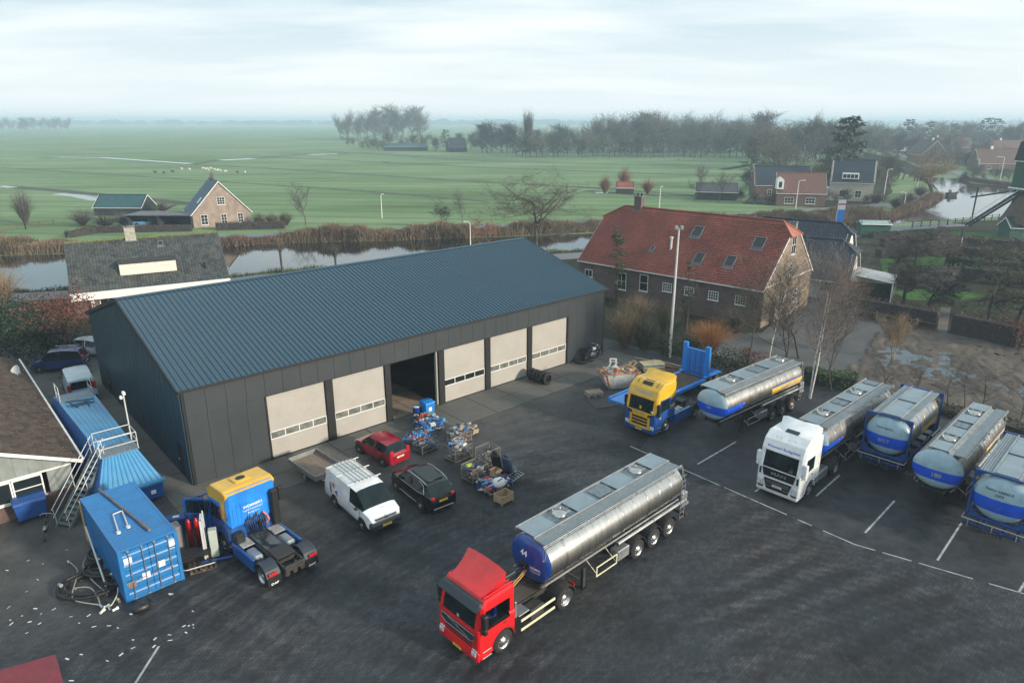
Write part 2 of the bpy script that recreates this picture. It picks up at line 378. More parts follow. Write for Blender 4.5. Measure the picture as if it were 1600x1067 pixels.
sheet('village_gardens',A([(1160,318),(1200,285),(1190,268),(1320,262),(1385,275),(1395,300),(1370,318),(1290,325)],ZM+.03),ZM+.03,LAWN)
sheet('right_bank_gardens',A([(1440,250),(1520,262),(1600,272),(1720,285),(1720,225),(1340,225),(1400,238)],ZM+.03),ZM+.03,LAWN)
strip('canal_road',[(-120,395),(330,371),(437,366),(600,360),(728,355),(800,352),(900,347),(1000,342),(1140,336),(1250,329),(1365,322),(1420,313),(1452,302)],4.5,4.5,ZM+.12,ROAD)
strip('village_road',[(1700,300),(1600,289),(1520,276),(1490,268),(1440,254),(1405,243),(1380,234)],6,7,ZM+.12,ROAD)
near=A([(-300,492),(0,464),(205,454),(340,441),(430,428),(640,411),(800,401),(905,395),(1060,383),(1240,373),(1385,354),(1600,341),(1900,330)])
sheet('near_bank',near+[Vector((330,-40,0)),Vector((-200,-40,0))],-.03,LAWN,.5)
strip('quay_road',[(-120,480),(0,466),(200,455),(340,444),(430,431),(640,415),(800,406),(905,399),(1060,388),(1250,378),(1400,357),(1500,350)],4.6,4.6,-.015,ROAD)
yard=[(-75,8),(60,8),tuple(U*60-V*20)[:2],tuple(at(1640,700))[:2],tuple(at(1560,665))[:2],tuple(at(1400,622))[:2],tuple(at(1240,585))[:2],tuple(at(1060,558))[:2],tuple(at(950,536))[:2],(-2,72),(-30,64),(-52,60),(-60,30)]
sheet('yard',[(-75,4),(60,4),(60,26),tuple(at(1700,715))[:2],tuple(at(1560,668))[:2],tuple(at(1400,622))[:2],tuple(at(1240,588))[:2],tuple(at(1060,558))[:2],tuple(at(950,530))[:2],(-6,76),(-34,62),(-56,60),(-75,30)],0,YARD)
edge=[(-18,34.2),(-13,33.2),(-9.5,35.6),(-5,37.2),(-1.5,38.2),(1.5,40.6),(4,42.6),(6.4,43.2),(8,46),(12,49.5),(13.5,52),(11,58),(8.5,61),(-19,36)]
sheet('farmyard_paving',A([(1085,545),(1245,590),(1340,605),(1372,560),(1432,520),(1335,490),(1300,460),(1250,470),(1190,520),(1100,520)]),.004,ASPHALT)
from mathutils import noise as mnoise
def inside(p,P):
 c=False;n=len(P)
 for i in range(n):
  a,b=P[i],P[(i+1)%n]
  if(a.y>p[1])!=(b.y>p[1])and p[0]<(b.x-a.x)*(p[1]-a.y)/(b.y-a.y)+a.x:c=not c
 return c
MP=A([(1290,600),(1350,560),(1372,520),(1440,515),(1640,560),(1760,600),(1760,700),(1560,662),(1400,618)]);mudm=MB();mx0,my0,st_=min(p.x for p in MP),min(p.y for p in MP),.22
nx,ny=int((max(p.x for p in MP)-mx0)/st_)+1,int((max(p.y for p in MP)-my0)/st_)+1
def mudz(x,y):
 q=Vector((x*.9-y*.5,x*.16+y*.28,0));r_=abs(mnoise.noise(q*1.1));e=mnoise.fractal(Vector((x,y,3))*.22,1,2,4)*.10+mnoise.fractal(Vector((x,y,0))*1.3,1,2,4)*.055-.16*(1-r_*2.2 if r_<.35 else 0)*.5
 return max(.012,.125+e)
for i in range(nx):
 for j in range(ny):
  x,y=mx0+i*st_,my0+j*st_
  if inside((x+st_/2,y+st_/2),MP):mudm.add([(x,y,mudz(x,y)),(x+st_,y,mudz(x+st_,y)),(x+st_,y+st_,mudz(x+st_,y+st_)),(x,y+st_,mudz(x,y+st_))],[[0,1,2,3]],0,True)
struct('mud_lot',mudm,MUD,fix=False)
sheet('mud_water',[(min(max(p.x,mx0),200),p.y)for p in A([(1372,535),(1520,538),(1700,565),(1720,660),(1500,625),(1360,600)])],.040,WATER)
for pts in([(1436,560),(1452,553),(1470,556),(1482,563),(1496,566),(1502,574),(1484,577),(1466,570),(1450,566)],[(1466,582),(1482,583),(1480,587),(1468,586)],[(1580,570),(1600,565),(1640,575),(1620,588),(1590,584),(1580,578)],[(1458,541),(1472,541),(1472,544),(1460,544)],[(1368,550),(1385,547),(1386,553),(1372,555)],[(1590,607),(1606,606),(1620,612),(1600,614)],[(1487,588),(1500,588),(1503,592),(1490,592)],[(1228,612),(1235,605),(1300,612),(1330,622),(1296,626),(1240,620)]):
 P=A(pts);c=sum(P,Vector())/len(P);r3=random.Random(len(pts));Q=[]
 for i in range(len(P)):
  a,b=P[i],P[(i+1)%len(P)]
  Q.append(a)
  for t in(.25,.5,.75):
   q=a.lerp(b,t);Q.append(q+(q-c)*r3.uniform(-.22,.12))
 sheet('puddle',Q,.008,WATER)if len(P)in(8,)and P[0].x<32 else None
for pts in([(1340,492),(1440,512),(1470,518),(1640,552),(1640,562),(1440,524),(1335,500)],):sheet('lane',A(pts),.009,ASPHALT)
sheet('garden_path',A([(1470,480),(1486,480),(1480,520),(1462,517)]),.011,PATHM)
for pts in([(1395,455),(1470,448),(1540,462),(1500,470),(1420,468)],[(1375,405),(1500,390),(1600,400),(1600,420),(1450,432),(1380,425)],[(1385,368),(1500,362),(1600,366),(1700,372),(1700,380),(1500,378),(1380,376)]):
 sheet('lawn',A(pts),-.02,GREENLAWN)
sheet('parking_bays',A([(1048,640),(1000,702),(1335,849),(1640,936),(1720,760),(1560,680),(1400,632),(1235,600),(1150,585)]),.004,M('shade_darkened_bay_asphalt',(.020,.024,.029),.65,var=.6,scale=1.4,bump=.5,bscale=14,dirt=.9,dirtcol=(.050,.053,.058)))  # smooth bay asphalt, its tone darkened to paint in deep shade under the tanks
G0=Vector((-18.34,34.91,0));GA=R(41.9)
gu=Vector((math.cos(GA),math.sin(GA),0));gv=Vector((-gu.y,gu.x,0))
apron=thing('concrete_apron',None,None);apron['kind']='structure'
def slab(p,lu,lv,z=.015):
 mb=MB(Matrix.Translation(p)@Matrix.Rotation(GA,4,'Z'));mb.cbox(.03,lu-.03,.03,lv-.03,-.1,z,.012)
 return mb
mb=MB(Matrix.Translation(G0)@Matrix.Rotation(GA,4,'Z'));mb.poly([(-1.65,-3.95,.005),(37,-3.95,.005),(37,0,.005),(0,0,.005),(0,22,.005),(-1.65,22,.005)]);mb.build('joint_soil',DITCHSOIL,apron)
for i in range(13):
 for j in range(2):
  w=2.85;p=G0+gu*(i*w-.2)-gv*(1.95*(j+1))
  if j==1 and i in(0,1):pass
  mb=MB();mb.cbox(.035,w-.035,.035,1.915,-.1,.016+rnd.uniform(0,.006),.01)
  o=mb.build('slab',CONCRETE,apron);o.location=p;o.rotation_euler=(rnd.uniform(-.002,.002),0,GA)
for i in range(-1,13):
 p=G0+gu*(-1.62-(.0))+gv*(i*1.98-1.9)
 mb=MB();mb.cbox(.03,1.57,.035,1.945,-.1,.016+rnd.uniform(0,.006),.01)
 o=mb.build('slab',CONCRETE,apron);o.location=p;o.rotation_euler=(0,0,GA)
LINE=M('line_paint',(.42,.44,.45),.7,var=.4,scale=6,dirt=1.0,dirtcol=(.05,.052,.056))
lines=MB()
def pline(a,b,w=.08,gaps=True):
 a=at(*a,.006);b=at(*b,.006);d=(b-a);L_=d.length;d.normalize();n=Vector((-d.y,d.x,0))*w/2
 t=0.0;r4=random.Random(int(L_*100))
 while t<L_:
  e=min(L_,t+r4.uniform(.7,2.6));p,q=a+d*t,a+d*e
  lines.poly([p-n,q-n,q+n,p+n]);t=e+(r4.choice((.03,.05,.3,.6))if gaps else.02)
pline((985,697),(1335,850));pline((1335,850),(1610,930));pline((1352,832),(1398,782),.10,False);pline((1465,875),(1503,816),.10,False)
pline((1090,725),(1150,690),.1);pline((1275,775),(1312,742),.1);pline((1592,925),(1640,850),.10,False);pline((208,1072),(248,1009),.10,False);pline((1180,768),(1200,752),.1)
struct('painted_lines',lines,LINE)
sheet('red_painted_patch',[tuple(at(-60,1066))[:2],tuple(at(-5,1048))[:2],tuple(at(86,1022))[:2],tuple(at(92,1040))[:2],tuple(at(104,1090))[:2],tuple(at(-60,1150))[:2]],.007,M('red_paving_paint',(.20,.03,.045),.7,var=.2,scale=2,dirt=.5))
# the workshop
SHEETROOF=M('blue_grey_roof_sheet',(.020,.058,.092),.40,metal=.0,var=.10,scale=.35,coat=.25,dirt=.12,dirtcol=(.06,.075,.075),island=.12)
CLAD=M('anthracite_cladding',(.027,.035,.040),.5,var=.08,scale=.5,island=.045,dirt=.12,dirtcol=(.05,.05,.048))
CLADB=M('anthracite_ribbed_cladding',(.020,.050,.068),.45,var=.08,scale=.5,island=.05)
BLACK=M('black_steel',(.008,.009,.010),.5,var=.1)
DARKIN=M('interior_wall',(.50,.43,.35),.9,var=.4,scale=.5)
DOORM=M('beige_door_sheet',(.375,.36,.33),.55,var=.05,scale=.7,dirt=.18,dirtcol=(.24,.21,.18))
WHITE=M('white_frame_paint',(.72,.73,.72),.45,var=.05,dirt=.15,dirtcol=(.35,.34,.32))
PANEG=M('dusty_door_pane',(.13,.14,.13),.22,var=.5,scale=2.2,dirt=.6,dirtcol=(.30,.29,.26),spec=.6)
GLASS=M('window_glass',(.012,.018,.020),.06,var=.3,scale=.6)
RUBBER=M('black_rubber',(.012,.012,.013),.8,var=.3,scale=5)
ws=thing('workshop','long anthracite workshop with blue-grey ribbed roof and six beige overhead doors','workshop',G0,GA)
GL,GW,GE,GR=35.6,21.5,5.95,9.05
def roof_sheet(w):
 mb=MB();sl=math.hypot(GW/2+.25,GR-GE);pr=[]
 for k in range(3):
  x=k*w/3
  pr+=[(x,0),(x+w/3-.105,0),(x+w/3-.085,.06),(x+w/3-.03,.06),(x+w/3-.01,0)]
 pr.append((w-.003,0))
 n=len(pr);vs=[(p[0],0,p[1])for p in pr]+[(p[0],sl,p[1])for p in pr]
 mb.add(vs,[[i,i+1,n+i+1,n+i]for i in range(n-1)])
 vs2=[(0,0,-.09),(w,0,-.09),(w,0,0),(0,0,0),(0,sl,-.09),(w,sl,-.09)]
 mb.add(vs2,[[0,1,2,3],[0,4,5,1]])
 return mb,sl
nsh=36;wsh=(GL+.3)/nsh
mb,sl=roof_sheet(wsh);ang=math.atan2(GR-GE,GW/2)
first=mb.build('roof_sheet',SHEETROOF,ws,fix=False);first.location=(-.15,-.25,GE-.07);first.rotation_euler=(ang,0,0)
for i in range(1,nsh):inst(first,ws,(-.15+i*wsh,-.25,GE-.07),(ang,0,0))
for i in range(nsh):inst(first,ws,(-.15+(i+1)*wsh,GW+.25,GE-.07),(ang,0,math.pi))
mb=MB()
mb.prism([(GW/2-.22,GR-.005),(GW/2,GR+.07),(GW/2+.22,GR-.005),(GW/2,GR+.02)],-.16,GL+.16,'x');mb.build('ridge_cap',SHEETROOF,ws)
for x0,x1 in((-.24,-.155),(GL+.155,GL+.24)):
 for s in(0,1):
  ys=[-.3,GW/2]if s==0 else[GW+.3,GW/2]
  mb=MB();mb.prism([(ys[0],GE-.28),(ys[0],GE-.02),(ys[1],GR+.06),(ys[1],GR-.22)],x0,x1,'x');mb.build('verge_trim',BLACK,ws)
mb=MB();mb.cbox(-.2,GL+.2,-.40,-.255,GE-.16,GE-.02,.02);mb.build('gutter',BLACK,ws)
mb=MB();mb.cbox(-.2,GL+.2,GW+.255,GW+.40,GE-.16,GE-.02,.02);mb.build('gutter',BLACK,ws)
DH=4.2
doors=[(4.72,8.55),(9.08,12.95),(13.4,17.45),(17.95,21.85),(22.35,26.3),(26.78,30.9)]
xs=[0.0];step=1.13
def panels(x0,x1,z0,z1):
 n=max(1,round((x1-x0)/step));w=(x1-x0)/n
 for i in range(n):
  mb=MB();mb.cbox(x0+i*w+.006,x0+(i+1)*w-.006,-.07,0.0,z0,z1,.006);mb.build('wall_panel',CLAD,ws)
panels(.16,doors[0][0]-.12,.02,DH);panels(doors[-1][1]+.16,GL-.14,.02,DH)
panels(.16,GL-.14,DH+.004,GE-.1)
mb=MB();mb.box(0,GL,.004,.1,DH+.1,GE-.12);mb.box(0,doors[0][0],.004,.1,0,DH+.1);mb.box(doors[-1][1]+.02,GL,.004,.1,0,DH+.1);mb.build('front_lining',DARKIN,ws)
for x in(.0,GL-.14):
 mb=MB();mb.cbox(x,x+.15,-.09,.12,0,GE-.16,.012);mb.build('corner_post',BLACK,ws)
pill=[(doors[0][0]-.12,doors[0][0])]+[(doors[i][1],doors[i+1][0])for i in range(5)]+[(doors[5][1],doors[5][1]+.15)]
for a,b in pill:
 mb=MB();mb.cbox(a,b,-.10,.30,0,DH-.002,.015);mb.build('door_pillar',BLACK,ws)
mb=MB();mb.cbox(doors[0][0]-.12,doors[5][1]+.15,-.085,-.072,DH+.006,DH+.06,.003);mb.build('lintel_trim',BLACK,ws)
for k,(a,b)in enumerate(doors):
 if k==2:continue
 mb=MB();w0,w1=1.30,1.82;y=.06
 for z0,z1 in((.05,w0),(w1,DH)):
  n=int((z1-z0)/.15);h=(z1-z0)/n;pts=[]
  for i in range(n):
   pts+=[(y,z0+i*h),(y-.026,z0+i*h+.035),(y-.026,z0+(i+1)*h-.015)]
  pts.append((y,z1));m_=len(pts)
  mb.add([(a+.03,p[0],p[1])for p in pts]+[(b-.03,p[0],p[1])for p in pts],[[i,i+1,m_+i+1,m_+i]for i in range(m_-1)])
 mb.box(a+.03,b-.03,y+.01,y+.05,.05,w0);mb.box(a+.03,b-.03,y+.01,y+.05,w1,DH)
 d=mb.build('overhead_door',DOORM,ws,fix=False)
 if k==3:d['label']='beige door with dark clear panes'
 fr=MB()
 for z in(w0,w1-.05):fr.cbox(a+.03,b-.03,y-.035,y+.02,z,z+.05,.005)
 npane=4 if k<4 else 5
 npane={0:4,1:4,3:4,4:4,5:4}[k]
 pw=(b-a-.06-.05)/npane
 for i in range(npane+1):fr.cbox(a+.03+i*pw,a+.03+i*pw+.05,y-.034,y+.019,w0+.052,w1-.052,.005)
 fr.build('window_frame',WHITE,d)
 for i in range(npane):
  g=MB();g.box(a+.082+i*pw,a+.028+(i+1)*pw,y-.022,y-.004,w0+.052,w1-.052);g.build('pane',GLASS if k==3 else PANEG,d)
 mb=MB();mb.box(a+.03,b-.03,y-.02,y+.04,.0,.048);mb.build('rubber_seal',RUBBER,d)
def gable_panels(x0,x1,out):
 n=22;w=GW/n;top=lambda y:GE-.12+(GR-GE)*(1-abs(y-GW/2)/(GW/2))
 for i in range(n):
  ya,yb=i*w+.006,(i+1)*w-.006;doorway=out<0 and i in(1,18)
  z0=2.15 if doorway else.02;mb=MB();s=out
  xs_=x0;pr=[(ya,z0),(yb,z0),(yb,top(yb))]
  if ya<GW/2<yb:pr.append((GW/2,top(GW/2)))
  pr.append((ya,top(ya)));mb.prism(pr,x0,x1,'x')
  for q in(1,2):
   yy=ya+(yb-ya)*q/3;xo=x0 if out<0 else x1
   mb.box(min(xo,xo+out*.012),max(xo,xo+out*.012),yy-.012,yy+.012,z0+.01,min(top(yy),top(ya),top(yb))-.03)
  mb.build('gable_panel',CLADB if out<0 else CLAD,ws)
  if doorway:
   mb=MB();mb.cbox(x0+.02,x1,ya+.03,yb-.03,.02,2.12,.01);dd=mb.build('side_door',BLACK,ws)
   h=MB();h.cbox(x0-.04,x0+.01,yb-.16,yb-.05,1.0,1.04,.008);h.build('handle',WHITE,dd)
gable_panels(-.07,0,-1);gable_panels(GL,GL+.07,1)
mb=MB();mb.box(0.002,GL-.002,GW-.1,GW,0,GE-.1);mb.build('back_wall',CLADB,ws)
mb=MB();mb.box(.01,.08,.11,GW-.11,0,GE-.3);mb.build('inner_lining',DARKIN,ws)
mb=MB();mb.box(GL-.08,GL-.01,.11,GW-.11,0,GE-.3);mb.build('inner_lining',DARKIN,ws)
for i in range(2):
 for j in range(9):
  mb=MB();x0=doors[2][0]+.05+i*1.98;mb.cbox(x0,x0+1.955,.14+j*2.0,2.07+j*2.0,-.08,.016,.01)
  mb.build('floor_slab',M('oily_floor',(.27,.21,.165),.8,var=.35,scale=.6,dirt=.7,dirtcol=(.08,.06,.05)),ws)
mb=MB();mb.box(.09,GL-.09,.13,GW-.12,-.06,-.0);mb.build('floor',MATS['oily_floor'],ws)
mb=MB();mb.cbox(doors[2][1]-.14,doors[2][1]-.005,.06,.30,.02,DH-.03,.02);mb.build('door_track',DOORM,ws)
wb=thing('workbench','brown timber workbench deep inside the open workshop bay','workbench',ws.matrix_world@Vector((0,0,0))+G0*0,0)
wb.location=G0+gu*15.4+gv*11.0;wb.rotation_euler=(0,0,GA)
WOODD=M('brown_timber',(.14,.075,.038),.7,var=.3,scale=4,stretch=(1,8,8))
mb=MB();mb.cbox(-1.6,1.6,-.35,.35,.82,.9,.01);mb.build('bench_top',WOODD,wb)
for sx in(-1,1):
 for sy in(-1,1):
  mb=MB();mb.box(sx*1.5-.05,sx*1.5+.05,sy*.28-.05,sy*.28+.05,.016,.82);mb.build('leg',WOODD,wb)
# roofs of tiles
def tiles(mb,O,u,v,H,xl,xr,course=.33,col=.26,lift=.035,m=0):
 """overlapping roof tiles as separate curved shells; O eave origin, u along the eave, v up the slope"""
 u=Vector(u).normalized();v=Vector(v).normalized();n=u.cross(v).normalized()
 if n.z<0:n=-n
 rows=int(H/course)
 for r in range(rows):
  t0=r*course;t1=t0+course*1.06;a=xl(t0+course*.5);b=xr(t0+course*.5);k=int((b-a)/col)
  if k<1:continue
  w=(b-a)/k
  for i in range(k):
   x=a+i*w;j=rnd.uniform(-.004,.004)
   P=lambda s,t,h:tuple(Vector(O)+u*(x+s*w)+v*t+n*(h+j))
   mb.add([P(0,t0,lift),P(.35,t0,lift+.035),P(.75,t0,lift-.03),P(1.03,t0,lift),P(0,t1,0),P(.35,t1,.03),P(.75,t1,-.012),P(1.03,t1,0),P(0,t0,-.01),P(.35,t0,.0),P(.75,t0,-.02),P(1.03,t0,-.01)],[[0,1,5,4],[1,2,6,5],[2,3,7,6],[8,9,1,0],[9,10,2,1],[10,11,3,2]],m)
def brick(name,c1,c2,mortar=(.25,.23,.2),sc=1.0):
 m=bpy.data.materials.new(name);m.use_nodes=True;L=m.node_tree.links;p=m.node_tree.nodes['Principled BSDF']
 c=node(m,'ShaderNodeTexCoord');g=node(m,'ShaderNodeSeparateXYZ');L.new(c.outputs['Object'],g.inputs[0])
 ad=node(m,'ShaderNodeMath',operation='ADD');L.new(g.outputs[0],ad.inputs[0]);L.new(g.outputs[1],ad.inputs[1])
 cb=node(m,'ShaderNodeCombineXYZ');L.new(ad.outputs[0],cb.inputs[0]);L.new(g.outputs[2],cb.inputs[1])
 b=node(m,'ShaderNodeTexBrick');b.inputs['Scale'].default_value=1;b.inputs['Brick Width'].default_value=.22*sc;b.inputs['Row Height'].default_value=.065*sc;b.inputs['Mortar Size'].default_value=.007*sc
 b.inputs['Color1'].default_value=(*c1,1);b.inputs['Color2'].default_value=(*c2,1);b.inputs['Mortar'].default_value=(*mortar,1)
 L.new(cb.outputs[0],b.inputs['Vector'])
 n=node(m,'ShaderNodeTexNoise');n.inputs['Scale'].default_value=.9;n.inputs['Detail'].default_value=7;n.inputs['Roughness'].default_value=.7;L.new(c.outputs['Object'],n.inputs['Vector'])
 r=node(m,'ShaderNodeMapRange');r.inputs[1].default_value=.3;r.inputs[2].default_value=.7;r.inputs[3].default_value=.65;r.inputs[4].default_value=1.3;L.new(n.outputs[0],r.inputs[0])
 h=node(m,'ShaderNodeHueSaturation');L.new(b.outputs[0],h.inputs['Color']);L.new(r.outputs[0],h.inputs['Value']);L.new(h.outputs[0],p.inputs['Base Color'])
 p.inputs['Roughness'].default_value=.9;return m
BRICK_TAN=brick('tan_brick',(.21,.15,.10),(.28,.21,.145))
BRICK_DARK=brick('purple_brown_brick',(.10,.068,.062),(.15,.10,.09),(.13,.12,.11))
BRICK_PINK=brick('pinkish_brick',(.26,.195,.16),(.33,.25,.205))
BRICK_RED=brick('red_brick',(.095,.058,.046),(.135,.08,.062),(.12,.1,.09))
T_RED=M('red_pantile',(.215,.062,.044),.75,var=.3,scale=.35,island=.16,dirt=.5,dirtcol=(.13,.06,.045))
T_ORANGE=M('orange_pantile',(.34,.125,.075),.75,var=.2,scale=1,island=.2)
T_GREY=M('weathered_grey_tile',(.048,.056,.058),.5,var=.3,scale=1.2,island=.35,dirt=.55,dirtcol=(.13,.13,.10))
T_BLACK=M('glazed_black_tile',(.012,.022,.036),.5,var=.2,scale=1,island=.35)
T_BROWN=M('brown_concrete_tile',(.050,.034,.027),.85,var=.4,scale=3,island=.3,dirt=.35,dirtcol=(.16,.16,.12))
T_BLUE=M('blue_slate',(.020,.075,.125),.4,var=.2,scale=1,island=.2)
LEAD=M('lead_flashing',(.12,.14,.15),.5,var=.2)
ZINC=M('zinc_trim',(.55,.57,.57),.4,var=.1,dirt=.2)
MOSS=M('mossy_ridge',(.13,.14,.045),.9,var=.5,scale=4)
def window(root,wall,x,z,w,h,cols=2,rows=2,depth=.05,y=0,name='window',frame=WHITE,glass=GLASS,sub=True):
 """window on a wall given as (origin, along, out) in the building's own axes"""
 O,a,o_=[Vector(k)for k in wall];T=Matrix(((a.x,o_.x,0,0),(a.y,o_.y,0,0),(a.z,o_.z,1,0),(0,0,0,1)));T=Matrix.Translation(O)@T
 mb=MB(T);b=.07
 mb.box(x-w/2,x-w/2+b,-.06,depth,z,z+h);mb.box(x+w/2-b,x+w/2,-.06,depth,z,z+h)
 mb.box(x-w/2+b,x+w/2-b,-.06,depth-.003,z,z+b);mb.box(x-w/2+b,x+w/2-b,-.06,depth-.003,z+h-b,z+h)
 iw=w-2*b;ih=h-2*b
 for i in range(1,cols):xx=x-w/2+b+iw*i/cols;mb.box(xx-.025,xx+.025,-.05,depth-.008,z+b,z+h-b)
 for i in range(1,rows):zz=z+b+ih*i/rows;mb.box(x-w/2+b,x+w/2-b,-.05,depth-.012,zz-.025,zz+.025)
 f=mb.build(name,frame,root)
 g=MB(T);g.box(x-w/2+b*.6,x+w/2-b*.6,.004,.018,z+b*.6,z+h-b*.6);g.build('pane',glass,f)
 s=MB(T);s.box(x-w/2-.08,x+w/2+.08,.003,depth+.06,z-.07,z-.004);s.build('sill',frame,f)
 return f
def gable_house(name,label,cat,C,rot,L,W,eave,ridge,wall,roof,trim=WHITE,over=.35,hip=(0,0),hipz=1.0,course=.33,col=.26,tiled=True,wallg=None,loc_z=0.0,verge=.12,ridgem=None,group=None,hiproof=None,lift=.035):
 """house with its ridge along local x; C is the front left corner; hip = length cut off the ridge at both ends"""
 root=thing(name,label,cat,(C[0],C[1],loc_z),rot,group)
 mb=MB();mb.box(0,L,0,.25,0,eave);mb.box(0,L,W-.25,W,0,eave);mb.build('wall',wall,root)
 for k,(x0,x1)in enumerate(((0,.25),(L-.25,L))):
  h=hip[k];top=ridge-(hipz if h else 0);f=(top-eave)/(ridge-eave)
  pr=[(.251,0),(W-.251,0),(W-.251,eave),(W,eave),(W-W/2*f,top),(W/2*f,top),(0,eave),(.251,eave)]if h else[(.251,0),(W-.251,0),(W-.251,eave),(W,eave),(W/2,ridge),(0,eave),(.251,eave)]
  m_=MB();m_.prism(pr,x0,x1,'x');m_.build('gable_wall',wallg or wall,root)
 rise=ridge-eave;sl=math.hypot(W/2,rise);k_=rise/sl;ch=(W/2)/sl;ext=over
 H=sl+ext
 def lim(t,side):
  zz=eave-ext*k_+t*k_
  h=hip[side]
  if not h:return verge
  top=ridge-hipz;q=max(0,(zz-top)/hipz);return verge-h*q if zz>top else verge
 for s in(0,1):
  O=(0,-ext*ch,eave-ext*k_)if s==0 else(0,W+ext*ch,eave-ext*k_)
  v=(0,ch,k_)if s==0 else(0,-ch,k_)
  b=MB();n=Vector((0,-k_,ch))if s==0 else Vector((0,k_,ch));O_=Vector(O);vv=Vector(v)
  ts=[0,(ridge-hipz-O_.z)/k_ if(hip[0]or hip[1])else H*.5,H]
  low=[O_+vv*t+Vector((-lim(t,0),0,0))for t in ts];hi=[O_+vv*t+Vector((L+lim(t,1),0,0))for t in ts]
  up=n*-.01;dn=n*-.12
  for a_,c_ in((0,1),(1,2)):
   b.poly([low[a_]+up,hi[a_]+up,hi[c_]+up,low[c_]+up]);b.poly([low[a_]+dn,hi[a_]+dn,hi[c_]+dn,low[c_]+dn])
   b.poly([low[a_]+up,low[c_]+up,low[c_]+dn,low[a_]+dn]);b.poly([hi[a_]+up,hi[c_]+up,hi[c_]+dn,hi[a_]+dn])
  b.poly([low[0]+up,hi[0]+up,hi[0]+dn,low[0]+dn])
  ro=b.build('roof',roof,root)
  if tiled:
   t_=MB();tiles(t_,O,(1,0,0),v,H,lambda t:-lim(t,0),lambda t:L+lim(t,1),course,col,lift)
   to=t_.build('roof_tiles',roof,ro,fix=False);to['kind']='stuff'
  g=MB();y0=O_.y;g.cbox(-verge,L+verge,min(y0,y0+(-.12 if s==0 else.12)),max(y0,y0+(-.12 if s==0 else.12)),O_.z-.1,O_.z+.0,.02);g.build('gutter',trim,root)
 if hip[0]or hip[1]:
  for sd_,h in enumerate(hip):
   if not h:continue
   x0=-verge if sd_==0 else L+verge;xr=h if sd_==0 else L-h;top=ridge-hipz;f=(top-eave)/rise
   ya,yb=W/2*f-.15,W-W/2*f+.15
   b=MB();b.poly([(x0+(-.2 if sd_==0 else.2),ya,top-.1),(x0+(-.2 if sd_==0 else.2),yb,top-.1),(xr,W/2,ridge+.03)])
   b.poly([(x0,ya,top-.2),(x0,yb,top-.2),(xr,W/2,ridge-.15)])
   hp=b.build('hip_roof',hiproof or roof,root)
   m_=MB();m_.tube((x0+(-.2 if sd_==0 else.2),ya,top-.08),(xr,W/2,ridge+.05),.11,n=6);m_.tube((x0+(-.2 if sd_==0 else.2),yb,top-.08),(xr,W/2,ridge+.05),.11,n=6)
   m_.build('hip_tiles',ridgem or hiproof or roof,root)
 m_=MB();xa,xb=(hip[0]if hip[0]else-verge),(L-hip[1]if hip[1]else L+verge);n_=int((xb-xa)/.4)
 for i in range(n_):
  w_=(xb-xa)/n_;m_.tube((xa+i*w_,W/2,ridge+.03),(xa+(i+1)*w_+.03,W/2,ridge+.03),.13,.115,n=8)
 m_.build('ridge_tiles',ridgem or roof,root)
 if trim is not None and verge:
  for sd_,x in enumerate((-verge-.03,L+verge)):
   m_=MB()
   for s in(0,1):
    yo=-ext*ch if s==0 else W+ext*ch;zo=eave-ext*k_;top=ridge-(hipz if hip[sd_]else 0);f=(top-eave)/rise
    yt=W/2*f if s==0 else W-W/2*f
    m_.prism([(yo,zo-.16),(yo,zo+.03),(yt,top+.06),(yt,top-.15)],x,x+.032,'x')
   m_.build('bargeboard',trim,root)
 return root
def chimney(root,x,y,z0,z1,w=.9,d=.7,mat=BRICK_DARK,cap=LEAD,pots=2):
 c=MB();c.cbox(x-w/2,x+w/2,y-d/2,y+d/2,z0,z1,.02);o=c.build('chimney',mat,root)
 c=MB();c.cbox(x-w/2-.06,x+w/2+.06,y-d/2-.06,y+d/2+.06,z1+.002,z1+.12,.02);c.build('chimney_cap',cap,o)
 for i in range(pots):
  c=MB();c.tube((x-w/4+i*w/2,y,z1+.122),(x-w/4+i*w/2,y,z1+.45),.11,.09,n=10);c.build('chimney_pot',BLACK,o)
 c=MB();c.cbox(x-w/2-.1,x+w/2+.1,y-d/2-.14,y+d/2+.14,z0+.0,z0+.12,.02);c.build('flashing',LEAD,o)
 return o
def skylight(root,x,t,eave,ridge,W,w=.8,h=1.2,glass=None,over=.35):
 rise=ridge-eave;sl=math.hypot(W/2,rise);k=rise/sl;c=(W/2)/sl
 T=Matrix.Translation((x,t*c,eave+t*k))@Matrix.Rotation(math.atan2(rise,W/2),4,'X')
 f=MB(T)
 for a,b,c_,d_ in((-w/2,-w/2+.09,0,h),(w/2-.09,w/2,0,h),(-w/2+.09,w/2-.09,0,.09),(-w/2+.09,w/2-.09,h-.09,h)):f.box(a,b,c_,d_,-.02,.14)
 f.box(-w/2-.12,w/2+.12,-.25,-.003,-.02,.075)
 o=f.build('skylight',LEAD,root)
 g=MB(T);g.box(-w/2+.08,w/2-.08,.08,h-.08,.06,.10);g.build('pane',glass or GLASS,o)
